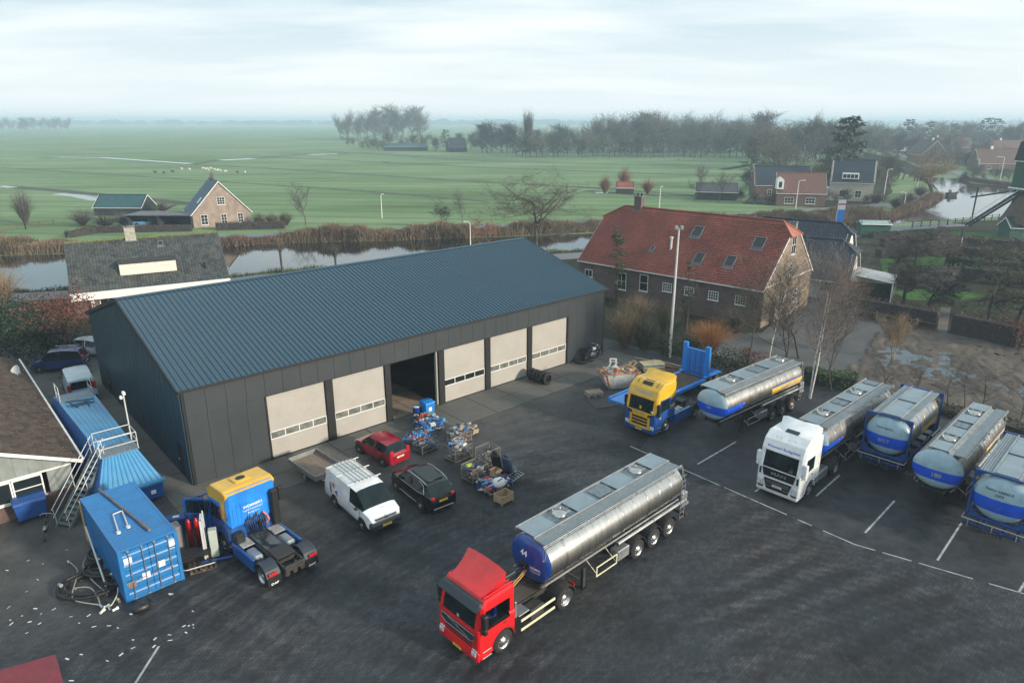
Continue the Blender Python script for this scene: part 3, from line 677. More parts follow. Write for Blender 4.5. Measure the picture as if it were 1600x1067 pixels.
# red roofed farmhouse
fd=Vector((.733,-.68,0));fa=math.atan2(fd.y,fd.x);FL=23.0
fc=Vector((25.0,66.0,0));f0=fc-fd*FL
farm=gable_house('farmhouse','long brick farmhouse with red pantile roof, four skylights and tan brick gable','farmhouse',(f0.x,f0.y),fa,FL,12.7,4.15,10.0,BRICK_DARK,T_RED,trim=WHITE,hip=(2.0,1.4),hipz=1.25,wallg=BRICK_TAN,course=.31,col=.25,hiproof=T_ORANGE,ridgem=T_RED,verge=.06,lift=.07)
chimney(farm,4.0,6.35,9.55,11.25,1.0,.8)
for x,t,w,h in((13.0,5.2,1.2,1.5),(14.8,1.75,1.1,1.45),(18.3,1.9,1.1,1.45),(20.3,4.7,1.25,1.5)):skylight(farm,x,t,4.15,10.0,12.7,w,h)
skylight(farm,8.8,2.6,4.15,10,12.7,.5,.6)
mb=MB();mb.tube((11.0,2.3,6.0),(11.0,2.3,7.5),.13,n=10);mb.tube((11.0,2.3,7.5),(11.0,2.3,7.7),.2,.2,n=10);mb.build('flue',ZINC,farm)
fw=((0,0,0),(1,0,0),(0,-1,0))
for x in(12.2,14.9,17.7,20.7):window(farm,fw,x,2.05,1.15,.95,4,3)
window(farm,fw,9.2,1.6,1.1,1.9,1,2);window(farm,fw,1.5,2.1,1.1,.9,2,1);window(farm,fw,6.2,1.3,1.3,2.0,2,2)
ge=((FL,0,0),(0,1,0),(1,0,0))
window(farm,ge,6.3,6.7,1.15,2.0,2,2)
window(farm,ge,5.2,1.2,.9,1.5,2,3);window(farm,ge,8.3,1.2,.9,1.5,2,3);window(farm,ge,6.3,4.55,.8,1.2,2,3)
mb=MB();mb.cbox(FL+.02,FL+.14,.1,12.6,4.12,4.22,.01);mb.build('string_course',WHITE,farm)
mb=MB();mb.cbox(FL+.01,FL+.06,2.2,3.3,0,2.3,.01);mb.build('door',BLACK,farm)
for i in range(24):
 if i%2:continue
 mb=MB();mb.tube((.5+i*.95,-.35,4.02),(.5+i*.95,-.02,3.85),.03,n=5);mb.build('gutter_bracket',BLACK,farm)
# grey tiled house on the left
gh0=at(104,457,3.0);gh0=Vector((-46.3,69.4,0))
grey=gable_house('tiled_house','house with weathered grey tile roof, mossy ridge and wide cream dormer','house',(-46.1,69.5),R(29.5),15.4,11.5,3.0,7.2,BRICK_DARK,T_GREY,trim=LEAD,over=.6,course=.36,col=.30,ridgem=MOSS,lift=.06)
mb=MB();mb.cbox(-.1,15.5,-.95,-.66,2.05,2.85,.02);mb.build('fascia',WHITE,grey)
mb=MB();mb.cbox(-.1,15.5,-.64,-.02,2.2,2.3,.01);mb.build('soffit',WHITE,grey)
chimney(grey,6.3,5.75,6.9,8.5,1.1,.8,mat=M('pale_render',(.34,.33,.27),.9,var=.3,scale=3),pots=1)
mb=MB();mb.prism([(1.15,3.95),(1.15,5.12),(3.6,5.25),(3.6,4.2)],4.7,10.3,'x',inset=.03);dm=mb.build('dormer',M('cream_boarding',(.66,.64,.56),.6,var=.08),grey)
mb=MB();mb.cbox(4.55,10.45,.95,4.0,5.2,5.34,.02);mb.build('dormer_roof',M('roofing_felt',(.035,.038,.045),.9),dm)
mb=MB();mb.cbox(4.8,10.2,1.09,1.14,4.72,4.8,.01);mb.build('dormer_rail',WHITE,dm)
skylight(grey,9.2,5.6,3.0,7.2,11.5,.6,.7)
mb=MB();mb.tube((13.2,1.2,3.6),(13.2,1.2,4.6),.12,n=8);mb.build('flue',BLACK,grey)
for x in(3.2,5.6):window(grey,fw,x,.8,1.6,1.2,2,1)
mb=MB();mb.cbox(1.6,1.9,-.5,-.05,0,2.18,.02);mb.build('porch_post',WHITE,grey)
window(grey,fw,10,.9,1.6,1.2,2,1)
mb=MB();mb.cbox(3.6,4.5,-.045,-.003,0.0,2.05,.01);mb.build('door',WHITE,grey)
bx=sheet('flat_roof_garage',[(0,0),(1,0),(1,1)],-9,LEAD)if False else None
# vehicle materials
P_RED=paint('red_cab_paint',(.62,.008,.012),.3,.08)
P_REDM=paint('crimson_car_paint',(.24,.003,.020),.22,.05)
P_BLUE=paint('blue_lorry_paint',(.006,.075,.30),.35,.15)
P_SKY=paint('light_blue_lorry_paint',(.012,.22,.72),.38,.15)
P_YEL=paint('yellow_lorry_paint',(.70,.40,.02),.35,.18)
P_WHT=paint('white_lorry_paint',(.74,.76,.77),.3,.12,dirtcol=(.3,.3,.28))
P_NAVY=M('blue_black_car_paint',(.004,.006,.010),.2,var=.08,coat=.2)
P_NVY2=paint('dark_blue_car_paint',(.008,.03,.12),.25,.1)
P_SILV=paint('silver_car_paint',(.30,.37,.42),.25,.1)
P_DKB=paint('deep_blue_tank_paint',(.006,.045,.25),.3,.15)
PLAST=M('grey_black_plastic',(.022,.023,.025),.6,var=.2,scale=3)
PLASTB=M('bluish_black_plastic',(.020,.030,.042),.5,var=.15,scale=3)
CHAS=M('dark_chassis',(.022,.021,.020),.6,var=.35,scale=3,dirt=.6,dirtcol=(.07,.06,.05))
STEEL=M('polished_steel',(.60,.585,.55),.26,metal=1.0,var=.10,scale=1.2,stretch=(4,.4,.4),dirt=.2,dirtcol=(.30,.28,.24))
STEEL2=M('streaked_steel',(.50,.49,.47),.36,metal=1.0,var=.2,scale=1.5,stretch=(5,.6,.6),dirt=.7,dirtcol=(.18,.165,.14))
ALU=M('dull_aluminium',(.42,.44,.45),.45,metal=.85,var=.15,scale=2,dirt=.4,dirtcol=(.18,.18,.17))
ALUP=M('walkway_grating',(.20,.25,.28),.55,metal=.4,var=.3,scale=9,dirt=.5,dirtcol=(.08,.09,.09))
PANB=M('pale_blue_panel',(.25,.31,.35),.35,metal=.3,var=.15,scale=1,dirt=.4,dirtcol=(.2,.24,.25))
CHROME=M('bright_rim',(.48,.49,.50),.42,metal=1,var=.1)
RIMG=M('dusty_rim',(.22,.20,.19),.5,metal=.5,var=.3,scale=6)
TYRE=M('tyre_rubber',(.016,.016,.017),.85,var=.3,scale=8,bump=.3,bscale=40)
CREAM=M('cream_reflector',(.62,.60,.42),.4,var=.1)
PLATE=M('yellow_number_plate',(.75,.52,.03),.4,var=.05)
INK=M('black_ink',(.01,.01,.012),.5,var=0)
INKB=M('blue_ink',(.01,.06,.42),.5,var=0)
INKG=M('silver_ink',(.35,.38,.40),.5,var=0)
WINK=M('white_lettering',(.8,.82,.84),.5,var=0)
YINK=M('yellow_lettering',(.72,.47,.06),.5,var=.05)
REDL=M('red_lamp',(.45,.01,.01),.2,var=.1,coat=.5)
LAMP=M('clear_lamp',(.50,.54,.58),.12,var=.3,scale=9,coat=.6)
ORAN=M('orange_lamp',(.75,.28,.02),.25,var=.1)
WSG=M('windscreen_glass',(.006,.014,.018),.05,var=.5,scale=1.1,spec=.35)
DUSTG=M('pale_dash',(.25,.28,.28),.6,var=.3)
def wheel(parent,x,y,r=.5,w=.3,side=1,rim=CHROME,dual=False,name='wheel',bolts=10):
 """one wheel: tyre with a rim as its sub-part; y is the outer face"""
 mb=MB();s=side;yi=y-s*w;R_=r
 prof=[(0,r*.62),(.012,r*.70),(.02,r*.93),(.055,r),(w-.055,r),(w-.02,r*.93),(w,r*.6)]
 mb.lathe([(y-s*t,q)for t,q in prof],'y',28,c=(x,0,r))
 if dual:mb.lathe([(y-s*(t+w+.03),q)for t,q in prof],'y',20,c=(x,0,r))
 t=mb.build(name,TYRE,parent)
 mb=MB();d=.11 if dual else-.012
 ring=[(.0,.63),(.012,.60),(.03,.56),(.10 if dual else.05,.52),(.13 if dual else.02,.30),(.05 if dual else-.03,.26),(.04 if dual else-.045,.14),(.03 if dual else-.05,.0)]
 mb.lathe([(y-s*a,b*r)for a,b in ring],'y',20,c=(x,0,r))
 ro=mb.build('rim',rim,t)
 mb=MB()
 for i in range(bolts):
  a=2*math.pi*i/bolts;cx,cz=x+math.cos(a)*r*.42,r+math.sin(a)*r*.42;yy=y-s*((.118 if dual else.035))
  mb.tube((cx,yy,cz),(cx,yy+s*.025,cz),r*.065,n=6)
 if bolts:mb.build('wheel_nuts',BLACK,t)['kind']='stuff'
 return t
def plate(root,T,w=.52,h=.11,mat=PLATE,txt='BX-RZ-44'):
 mb=MB(T);mb.box(0,.012,-w/2,w/2,0,h);o=mb.build('number_plate',mat,root)
 lettering(txt,h*.75,INK,o,lambda u,v:T@Vector((.0145,u,h/2+v)),align='CENTER')
 return o
FR=Matrix.Identity(4)
def front_T(x,z,tilt=0.0):return Matrix.Translation((x,0,z))@Matrix.Rotation(tilt,4,'Y')
def fender(root,x,y0,y1,r,a0,a1,mat=PLAST,z=.5,th=.03,name='mudguard',n=10,parent=None):
 mb=MB();v=[];F=[]
 for i in range(n+1):
  a=R(a0+(a1-a0)*i/n);c,s=math.cos(a),math.sin(a)
  for rr in(r,r+th):
   for y in(y0,y1):v.append((x+c*rr,y,z+s*rr))
 for i in range(n):
  a,b=i*4,i*4+4
  F+=[[a,a+1,b+1,b],[a+2,b+2,b+3,a+3],[a,b,b+2,a+2],[a+1,a+3,b+3,b+1]]
 F+=[[0,2,3,1],[n*4,n*4+1,n*4+3,n*4+2]]
 mb.add(v,F);return mb.build(name,mat,root)
def cab(root,st):
 """lorry cab; st holds profile and colours. x forward, front axle at x=0"""
 z0,belt,ws,roof,top=.42,st['belt'],st['ws'],st['roof'],st['top']
 xf,xb,w=st.get('xf',1.36),st['xb'],1.22
 arch=[(math.cos(R(a))*.60,.52+math.sin(R(a))*.60)for a in range(180,-1,-15)]
 arch=[(x,max(z,.42))for x,z in arch]
 lo=[(xb,1.02),(-.60,1.0)]+[p for p in arch if True]+[(.62,z0),(xf-.1,.30),(xf,.42),(xf+.02,.9),(xf,belt),(xb,belt)]
 up=[(xb,belt),(xf,belt),(xf-st['rake'],ws),(xf-st['rake']-.22,roof)]+([(xf-st['rake']-.75,top)]if top>roof+.1 else[])+[(xb+.12,top),(xb,top-.10)]
 mb=MB();mb.prism(lo,-w,w,'y',inset=.06);body=mb.build('cab',st['lower'],root)
 mb=MB();mb.prism([(a,b+(.002 if b==belt else 0))for a,b in up],-w+.01,w-.01,'y',inset=.10);mb.build('cab_upper',st['upper'],body)
 def front(z):return xf if z<=belt else xf-st['rake']*(z-belt)/(ws-belt)
 za,zb=belt+.03,ws-.06
 for nm,(ya,yb,z1,z2,mt,e)in{'windscreen':(-1.13,1.13,za,zb,WSG,.014)}.items():
  m_=MB();x1,x2=front(z1)+e,front(z2)+e
  v=[(x1-.10,ya-.02,z1),(x1,ya+.2,z1-.03),(x1,yb-.2,z1-.03),(x1-.10,yb+.02,z1),(x2-.10,yb+.0,z2),(x2,yb-.22,z2),(x2,ya+.22,z2),(x2-.10,ya,z2)]
  m_.add(v,[[0,1,6,7],[1,2,5,6],[2,3,4,5]]);m_.add([(a-.06,b,c)for a,b,c in v],[[0,1,6,7],[1,2,5,6],[2,3,4,5]])
  wso=m_.build(nm,mt,body)
  m_=MB()
  for s in(-.5,.35):m_.tube((x1+.012,s,z1-.01),(x1-st['rake']*.35+.03,s+.55,z1+.22),.012,n=4)
  m_.build('wiper',BLACK,body)
 for s in(1,-1):
  m_=MB();yy=s*(w+.003)
  def q(pts,e=0.0):return[(x,yy+s*e,z)for x,z in pts]
  dr=[(xf-.32,belt-.55),(xf-.30,belt+.02),(xf-.42-st['rake']*.6,ws-.08),(-.28,ws-.08),(-.30,belt-.15),(-.45,belt-.55)]
  m_.prism(dr,s*(w-.04),s*(w+.006),'y',inset=.0);d=m_.build('door',st.get('door',st['lower']),body)
  m_=MB();sw=[(xf-.38,belt-.02),(xf-.48-st['rake']*.55,ws-.16),(-.15,ws-.16),(-.15,belt+.10),(.5,belt+.04)]
  m_.prism(sw,s*(w+.002),s*(w+.016),'y');m_.build('side_window',WSG,d)
  m_=MB();m_.cbox(-.12,.06,s*(w+.01)-.02,s*(w+.01)+.02,belt-.28,belt-.22,.008);m_.build('handle',PLAST,d)
  m_=MB();m_.cbox(xf-.33,xf-.10,s*(w+.10)-.12,s*(w+.10)+.12,belt+.12,belt+.72,.04);m_.cbox(xf-.3,xf-.12,s*(w+.10)-.11,s*(w+.10)+.11,belt-.14,belt+.10,.03)
  m_.tube((xf-.25,s*(w-.02),belt+.06),(xf-.22,s*(w+.1),belt+.2),.02,n=5);m_.build('mirror',st.get('mirror',BLACK),body)
  fender(body,0,s*(w-.28),s*(w+.02),.60,5,175,st.get('archm',PLAST),z=.52)
  m_=MB()
  for z in(.34,.62):m_.cbox(.66,1.12,s*(w-.16),s*(w+.015),z,z+.05,.01)
  m_.build('step',ALU,body)
  m_=MB();m_.cbox(xf-.02,xf+.045,min(s*.82,s*1.12),max(s*.82,s*1.12),.52,.78,.02);h=m_.build('headlight',LAMP,body)
  m_=MB();m_.cbox(xf-.02,xf+.038,min(s*.85,s*1.1),max(s*.85,s*1.1),.44,.505,.01);m_.build('indicator',ORAN if st.get('ind',1)else BLACK,h)
 return body,front
def chassis(root,xr,fw=.46,mat=CHAS,rear_axle=-3.6):
 mb=MB()
 for s in(-1,1):mb.cbox(xr,.4,s*fw-.05,s*fw+.05,.78,1.0,.01)
 for x in(xr+.1,rear_axle+.9,rear_axle-.1,-1.3):mb.cbox(x-.06,x+.06,-fw+.05,fw-.05,.80,.96,.01)
 c=mb.build('chassis',mat,root)
 mb=MB();mb.tube((rear_axle,-.9,.5),(rear_axle,.9,.5),.11,n=8);mb.cbox(rear_axle-.2,rear_axle+.2,-.22,.22,.3,.72,.06);mb.build('axle',CHAS,c)
 mb=MB();mb.tube((0,-.9,.5),(0,.9,.5),.09,n=8);mb.build('axle',CHAS,c)
 return c
def fifth_wheel(root,x,z=1.0):
 mb=MB();mb.prism([(x-.45,z),(x+.35,z+.12),(x+.38,z+.16),(x-.45,z+.10)],-.46,.46,'y',inset=.02)
 mb.cbox(x-.1,x+.25,-.45,.45,z-.02,z+.04,.01);return mb.build('fifth_wheel',PLAST,root)
def tank_mat(name,steel,bands,xa,xb,xs=None):
 """steel barrel with coloured heads; bands = list of (z below which, colour) on the heads (painted print on the metal)"""
 m=bpy.data.materials.new(name);m.use_nodes=True;L=m.node_tree.links;p=m.node_tree.nodes['Principled BSDF']
 c=node(m,'ShaderNodeTexCoord');g=node(m,'ShaderNodeSeparateXYZ');L.new(c.outputs['Object'],g.inputs[0])
 r=node(m,'ShaderNodeValToRGB');r.color_ramp.interpolation='CONSTANT'
 mr=node(m,'ShaderNodeMapRange');mr.inputs[1].default_value=1.0;mr.inputs[2].default_value=4.0;L.new(g.outputs[2],mr.inputs[0]);L.new(mr.outputs[0],r.inputs[0])
 e=r.color_ramp.elements
 e[0].position=0;e[0].color=(*bands[0][1],1);e[1].position=.999;e[1].color=(*bands[-1][1],1)
 for i in range(1,len(bands)):
  x=e.new((bands[i-1][0]-1)/3);x.color=(*bands[i][1],1)
 n=node(m,'ShaderNodeTexNoise');n.inputs['Scale'].default_value=2;n.inputs['Detail'].default_value=6;L.new(c.outputs['Object'],n.inputs['Vector'])
 mx=node(m,'ShaderNodeMixRGB',blend_type='MULTIPLY');mx.inputs[0].default_value=.5;L.new(r.outputs[0],mx.inputs[1])
 r2=node(m,'ShaderNodeMapRange');r2.inputs[1].default_value=.3;r2.inputs[2].default_value=.7;r2.inputs[3].default_value=.6;r2.inputs[4].default_value=1.2;L.new(n.outputs[0],r2.inputs[0]);L.new(r2.outputs[0],mx.inputs[2])
 L.new(mx.outputs[0],p.inputs['Base Color']);p.inputs['Roughness'].default_value=.33;p.inputs['Coat Weight'].default_value=.4
 return m
PALE=(.28,.42,.50);BND=(.008,.085,.62)
HEAD_PALE=tank_mat('pale_head_with_blue_band',None,[(1.86,PALE),(2.46,BND),(9,PALE)],0,1)
HEAD_BLUE=P_DKB
def tanker(label,loc,rot,L=11.2,rx=1.17,rz=1.02,zc=2.42,head=HEAD_PALE,steel=STEEL,side='left',num=None,txt=None,box='steel',wheels=3,stripes=True,group=None,frame=None,front_overhang=1.2,deck=None,pipes=True,legs=True,side_txt=None,top=None):
 """tank semi-trailer; front head of the barrel at x=0, barrel runs to x=-L, camera-side is y>0"""
 t=thing('tank_trailer',label,'tank trailer',loc,rot,group)
 n=48
 def ring(x,k):return[(x,math.cos(2*math.pi*i/n)*rx*k,zc+math.sin(2*math.pi*i/n)*rz*k)for i in range(n)]
 mb=MB();k=10;xs=[-.34-(L-.68)*i/k for i in range(k+1)]
 vs=[];
 for x in xs:vs+=ring(x,1)
 mb.add(vs,[[a*n+i,a*n+(i+1)%n,(a+1)*n+(i+1)%n,(a+1)*n+i]for a in range(k)for i in range(n)],0,True)
 barrel=mb.build('tank_barrel',steel,t)
 prof=[(0.0,0.0),(-.015,.25),(-.05,.5),(-.11,.72),(-.19,.88),(-.28,.97),(-.338,1.0)]
 def headx(y,z):
  q=min(1.0,math.hypot(y/rx,(z-zc)/rz))
  for(a,b),(c,d)in zip(prof,prof[1:]):
   if b<=q<=d:return a+(c-a)*(q-b)/(d-b)
  return-.34
 for sg,x0 in((1,0),(-1,-L)):
  mb=MB();vs=[]
  for a,b in prof[1:]:vs+=[(x0+sg*a,y,z)for _,y,z in ring(0,b)]
  vs.append((x0,0,zc));m_=len(prof)-2
  mb.add(vs,[[a*n+i,a*n+(i+1)%n,(a+1)*n+(i+1)%n,(a+1)*n+i]for a in range(m_)for i in range(n)]+[[i,(i+1)%n,len(vs)-1]for i in range(n)],0,True)
  hd=mb.build('tank_head',head,t)
  if sg==1:hfront=hd
 for x in xs[1:-1]:
  mb=MB();vs=ring(x-.02,1.004)+ring(x-.02,1.010)+ring(x+.02,1.010)+ring(x+.02,1.004)
  mb.add(vs,[[a*n+i,a*n+(i+1)%n,(a+1)*n+(i+1)%n,(a+1)*n+i]for a in range(3)for i in range(n)],0,True);mb.build('seam_band',steel,barrel)
 onbar=lambda x,zz,e=.012:Vector((x,(rx+e)*math.sqrt(max(0,1-((zz-zc)/rz)**2)),zz))
 def patch(x0,x1,za,zb,mat,e=.008,name='painted_stripe',sg=1,sk=0.0):
  m_=MB();q=6
  v=[]
  for i in range(q+1):
   z=za+(zb-za)*i/q
   for x in(x0+sk*i/q,x1):p=onbar(x,z,e);v.append((p.x,sg*p.y,p.z))
  m_.add(v,[[i*2,i*2+1,i*2+3,i*2+2]for i in range(q)],0,True);return m_.build(name,mat,barrel,fix=False)
 if stripes:
  for sg in(1,-1):
   patch(-.34,-2.3,1.78,2.47,M('blue_band_paint',BND,.35,var=.1),sg=sg,sk=0,e=.014)
   patch(-L+4.4,-L+.34,2.52,2.57,M('blue_band_paint',BND,.35,var=.1),sg=sg,e=.016)
   patch(-L+4.2,-L+.34,1.95,2.49,YINK,sg=sg,sk=.2,e=.014)
  lettering('V',.78,YINK,barrel,lambda u,v:onbar(-1.95-u*1.15,2.12+v*.95,.024),bold=.035)
  lettering('REMMERS',.50,INKG,barrel,lambda u,v:onbar(-L+2.0-u*1.1,2.22+v,.024),bold=.02)
 if num:
  s_,yy,zz,sz,mt=num
  lettering(s_,sz,mt,hfront,lambda u,v:(headx(yy+u,zz+v)+.02,yy+u,zz+v),bold=.015)
 for(s_,yy,zz,sz,mt)in(txt or[]):
  lettering(s_,sz,mt,hfront,lambda u,v:(headx(yy+u,zz+v)+.02,yy+u,zz+v),bold=.01)
 zt=zc+rz;dk=deck or{}
 mb=MB();y0,y1=dk.get('walk',(.28,.86));mb.cbox(-L+.35,-.25,y0,y1,zt-.05,zt+.02,.008);wk=mb.build('catwalk',ALUP,t)
 mb=MB();nn=5
 for i in range(nn):yy=y0+(y1-y0)*(i+.5)/nn;mb.box(-L+.4,-.3,yy-.012,yy+.012,zt+.021,zt+.035)
 mb.build('grating_bars',ALU,wk)
 ys0,ys1=dk.get('hatch',(-.86,.24));pan=dk.get('panels',7)
 mb=MB()
 for yy in(ys0,ys1):mb.cbox(-L+.35,-.25,yy-.03,yy+.03,zt-.06,zt+.10,.008)
 mb.build('coaming',ALU,t)
 pl=(L-.6)/pan
 for i in range(pan):
  xa=-.3-i*pl;xb=xa-pl
  if i%2==0:
   m_=MB();m_.cbox(xb+.02,xa-.02,ys0+.035,ys1-.035,zt+.02,zt+.075,.015);m_.build('top_panel',PANB,t)
  else:
   m_=MB();m_.cbox(xb+.02,xa-.02,ys0+.035,ys1-.035,zt-.03,zt-.0,.01)
   hb_=m_.build('hatch_well',ALUP,t)
   if i%4==1:
    m_=MB();m_.lathe([(zt+.0,.33),(zt+.10,.33),(zt+.13,.29),(zt+.15,.0)],'z',20,c=((xa+xb)/2,(ys0+ys1)/2,0));m_.build('manhole_lid',STEEL,hb_)
    m_=MB();cx,cy=(xa+xb)/2,(ys0+ys1)/2
    m_.path([(cx+.42,cy+.3,zt+.02),(cx+.42,cy+.3,zt+.2),(cx-.35,cy+.3,zt+.2),(cx-.45,cy+.1,zt+.05)],.02,5)
    for q in range(5):a=q*1.2566;m_.tube((cx+.3*math.cos(a),cy+.3*math.sin(a),zt+.1),(cx+.36*math.cos(a),cy+.36*math.sin(a),zt+.17),.03,n=5)
    m_.build('lid_clamps',ALU,hb_)
   else:
    m_=MB();m_.cbox(xb+.25,xa-.25,ys0+.15,ys1-.15,zt+.001,zt+.05,.012);m_.tube((xb+.3,(ys0+ys1)/2,zt+.07),(xa-.3,(ys0+ys1)/2,zt+.07),.015,n=5);m_.build('recessed_lid',ALUP,hb_)
 mb=MB();ye=y1+.05
 mb.tube((-.1,ye,zt+.02),(-L+.2,ye,zt+.02),.026,n=6);mb.tube((-.1,ye+.05,zt-.02),(-L+.2,ye+.05,zt-.02),.018,n=6)
 for i in range(9):x=-.4-i*(L-.8)/8;mb.cbox(x-.03,x+.03,ye-.03,ye+.07,zt-.10,zt+.05,.008)
 mb.tube((-.3,ys0-.05,zt+.06),(-L+.3,ys0-.05,zt+.06),.022,n=6)
 mb.build('handrail',ALU,t)
 if steel is STEEL:
  mb=MB();mb.path([(-.16,y1+.06,zt),(-.06,y1+.08,zt-.55),(-.05,y1+.13,zt-.62),(-.06,y1+.19,zt-.55),(-.2,y1+.14,zt-.05)],.018,6);mb.build('drain_loop',CHROME,t)
 for s in(1,-1):
  mb=MB();zr=zc-rz*.83;ry=rx*.74
  mb.cbox(-L+.25,-.2,min(s*ry,s*(ry+.06)),max(s*ry,s*(ry+.06)),zr-.03,zr+.05,.01)
  mb.cbox(-L+.25,-.2,min(s*(ry-.12),s*(ry-.06)),max(s*(ry-.12),s*(ry-.06)),zr-.14,zr-.06,.01)
  mb.build('side_rail',ALU if steel is STEEL else ALU,t)
  if pipes:
   mb=MB();yq=s*(rx*.74+.16);mb.tube((-L*.48,yq,zr-.14),(-L-.15,yq,zr-.14),.085,n=12)
   for x in(-L*.48,-L-.15,-L*.75):mb.tube((x-.03,yq,zr-.14),(x+.03,yq,zr-.14),.11,n=12)
   mb.build('hose_tube',ALU if s<0 else CHROME,t)
 fm=frame or CHAS
 mb=MB()
 for s in(-1,1):mb.cbox(-L+.2,-.35,s*.5-.06,s*.5+.06,1.06,1.34,.012)
 for i in range(8):x=-.6-i*(L-1.2)/7;mb.cbox(x-.05,x+.05,-.44,.44,1.1,1.28,.01)
 mb.cbox(-1.6,-.3,-.55,.55,1.16,1.22,.01)
 fr=mb.build('chassis_frame',fm,t)
 wx=[-(L-3.05)-i*1.31 for i in range(3)];wx=[-L+4.0-i*1.31 for i in range(3)]
 for x in wx[:wheels]:
  for s in(1,-1):
   wheel(t,x,s*1.24,.50,.36,s,RIMG if steel is STEEL2 else CHROME,bolts=10)
   fender(t,x,min(s*.86,s*1.25),max(s*.86,s*1.25),.60,12,168,PLAST,z=.52)
  mb=MB();mb.tube((x,-.88,.5),(x,.88,.5),.075,n=8);mb.build('axle',CHAS,fr)
 if legs:
  lx=-2.75
  for s in(1,-1):
   mb=MB();mb.cbox(lx-.08,lx+.08,s*.88-.08,s*.88+.08,.12,1.15,.01);mb.cbox(lx-.14,lx+.14,s*.88-.14,s*.88+.14,.0 if legs=='down' else.12,.12 if legs!='down' else.14,.015)
   if legs=='down':mb.cbox(lx-.06,lx+.06,s*.88-.06,s*.88+.06,.1,.3,.01)
   mb.tube((lx,s*.85,.45),(lx+.7,s*.55,1.1),.03,n=5);mb.build('landing_leg',CHAS,fr)
 if box:
  for s in(1,-1):
   mb=MB();y0,y1=sorted((s*.72,s*1.2))
   mb.cbox(wx[0]+.68,wx[0]+1.55,y0,y1,.55,1.08,.03);mb.build('locker',ALU,t)
   mb=MB();xa,xb=wx[0]+1.6,wx[0]+3.1;yo=s*1.18
   for z in(.52,.98):mb.cbox(xa,xb,yo-.02,yo+.02,z,z+.06,.008)
   for x in(xa,xb-.06):mb.cbox(x,x+.06,yo-.021,yo+.021,.581,.979,.006)
   for x in(xa+.05,xb-.08):mb.tube((x,s*.5,1.05),(x,yo,.62),.025,n=5)
   mb.build('side_guard',ALU if steel is STEEL2 else CREAM,t)
 mb=MB();mb.cbox(-L-.5,-L-.02,-.75,1.0,.95,1.75,.04);mb.prism([(-L-.5,1.0),(-L-.75,1.02),(-L-.72,.92),(-L-.5,.9)],-.7,.95,'y');mb.build('rear_cabinet',ALU,t)
 mb=MB();yl=rx-.12
 for s in(0,.34):mb.path([(-L+.45,yl+.06-s*.0,zt+.1-.0),(-L+.45-s,yl+.10,zc),(-L+.45-s,yl+.12,.55)],.018,5)
 for i in range(9):z=.62+i*.3;mb.tube((-L+.45,yl+.11,z),(-L+.11,yl+.11,z),.014,n=4)
 mb.build('ladder',ALU,t)
 mb=MB();mb.cbox(-L-.30,-L-.12,-1.2,1.2,.48,.60,.02);mb.build('rear_bumper',CHAS,t)
 for s in(1,-1):
  mb=MB();mb.cbox(-L-.335,-L-.302,min(s*.75,s*1.15),max(s*.75,s*1.15),.49,.59,.008);mb.build('rear_lamp',REDL,t)
 return t
HU=R(223.8)
def rev(x,y,a=HU):
 return Vector((math.cos(a)*x-math.sin(a)*y,math.sin(a)*x+math.cos(a)*y,0))
# the red lorry
r0=Vector((-1.15,22.80,0))
red=thing('lorry','red lorry tractor with bare chassis pulling the steel tank numbered 44','lorry',r0,HU)
st=dict(belt=1.70,ws=2.62,roof=2.86,top=2.90,rake=.20,xf=1.30,xb=-.62,lower=P_RED,upper=P_RED)
body,frn=cab(red,st)
mb=MB();mb.prism([(1.12,2.60),(1.36,2.54),(1.38,2.58),(1.16,2.80),(1.02,2.82)],-1.18,1.18,'y',inset=.08);mb.build('sun_visor',PLASTB,body)
mb=MB();v=[]
for i,(x,z,hw)in enumerate(((.95,2.90,.95),(.55,3.05,1.0),(.15,3.28,1.06),(-.22,3.62,1.12))):
 v+=[(x,-hw,z-.02*i),(x,-hw*.6,z+.02),(x,0,z+.04),(x,hw*.6,z+.02),(x,hw,z-.02*i)]
nv=len(v);mb.add(v,[[a*5+i,a*5+i+1,a*5+i+6,a*5+i+5]for a in range(3)for i in range(4)],0,True)
mb.add([(a,b,c-.03)for a,b,c in v],[[a*5+i,a*5+i+1,a*5+i+6,a*5+i+5]for a in range(3)for i in range(4)])
for s in(0,4):
 pts=[v[a*5+s]for a in range(4)];sgn=-1 if s==0 else 1
 mb.poly(pts+[(pts[3][0]+.02,sgn*.98,2.93),(.5,sgn*.95,2.915)])
mb.poly([v[15],v[16],v[17],v[18],v[19],(-.20,.95,3.2),(-.20,-.95,3.2)]);mb.build('roof_deflector',P_RED,body,fix=False)
mb=MB()
for s in(-1,1):mb.cbox(-.6,.9,s*1.05-.03,s*1.05+.03,2.905,2.95,.012);mb.cbox(-.6,.9,s*.86-.02,s*.86+.02,2.905,2.93,.008)
mb.build('roof_rail',P_RED,body)
mb=MB();mb.prism([(-1.0,1.46),(-.98,1.22),(-.75,1.10),(.75,1.10),(.98,1.22),(1.0,1.46)],1.305,1.345,'x');gr=mb.build('grille',PLASTB,body)
mb=MB();gp=[(1.352,-1.0,1.46),(1.352,1.0,1.46),(1.352,.98,1.22),(1.352,.75,1.10),(1.352,-.75,1.10),(1.352,-.98,1.22),(1.352,-1.0,1.46)];mb.path(gp,.013,5)
mb.tube((1.352,.60,1.16),(1.352,-.60,1.42),.010,n=5);mb.tube((1.355,0,1.32),(1.37,0,1.32),.07,n=10);mb.build('grille_trim',CHROME,gr)
mb=MB()
for z in(.80,.92,1.02):mb.cbox(1.31,1.328,-.82,.82,z,z+.07,.006)
mb.build('lower_grille',BLACK,body)
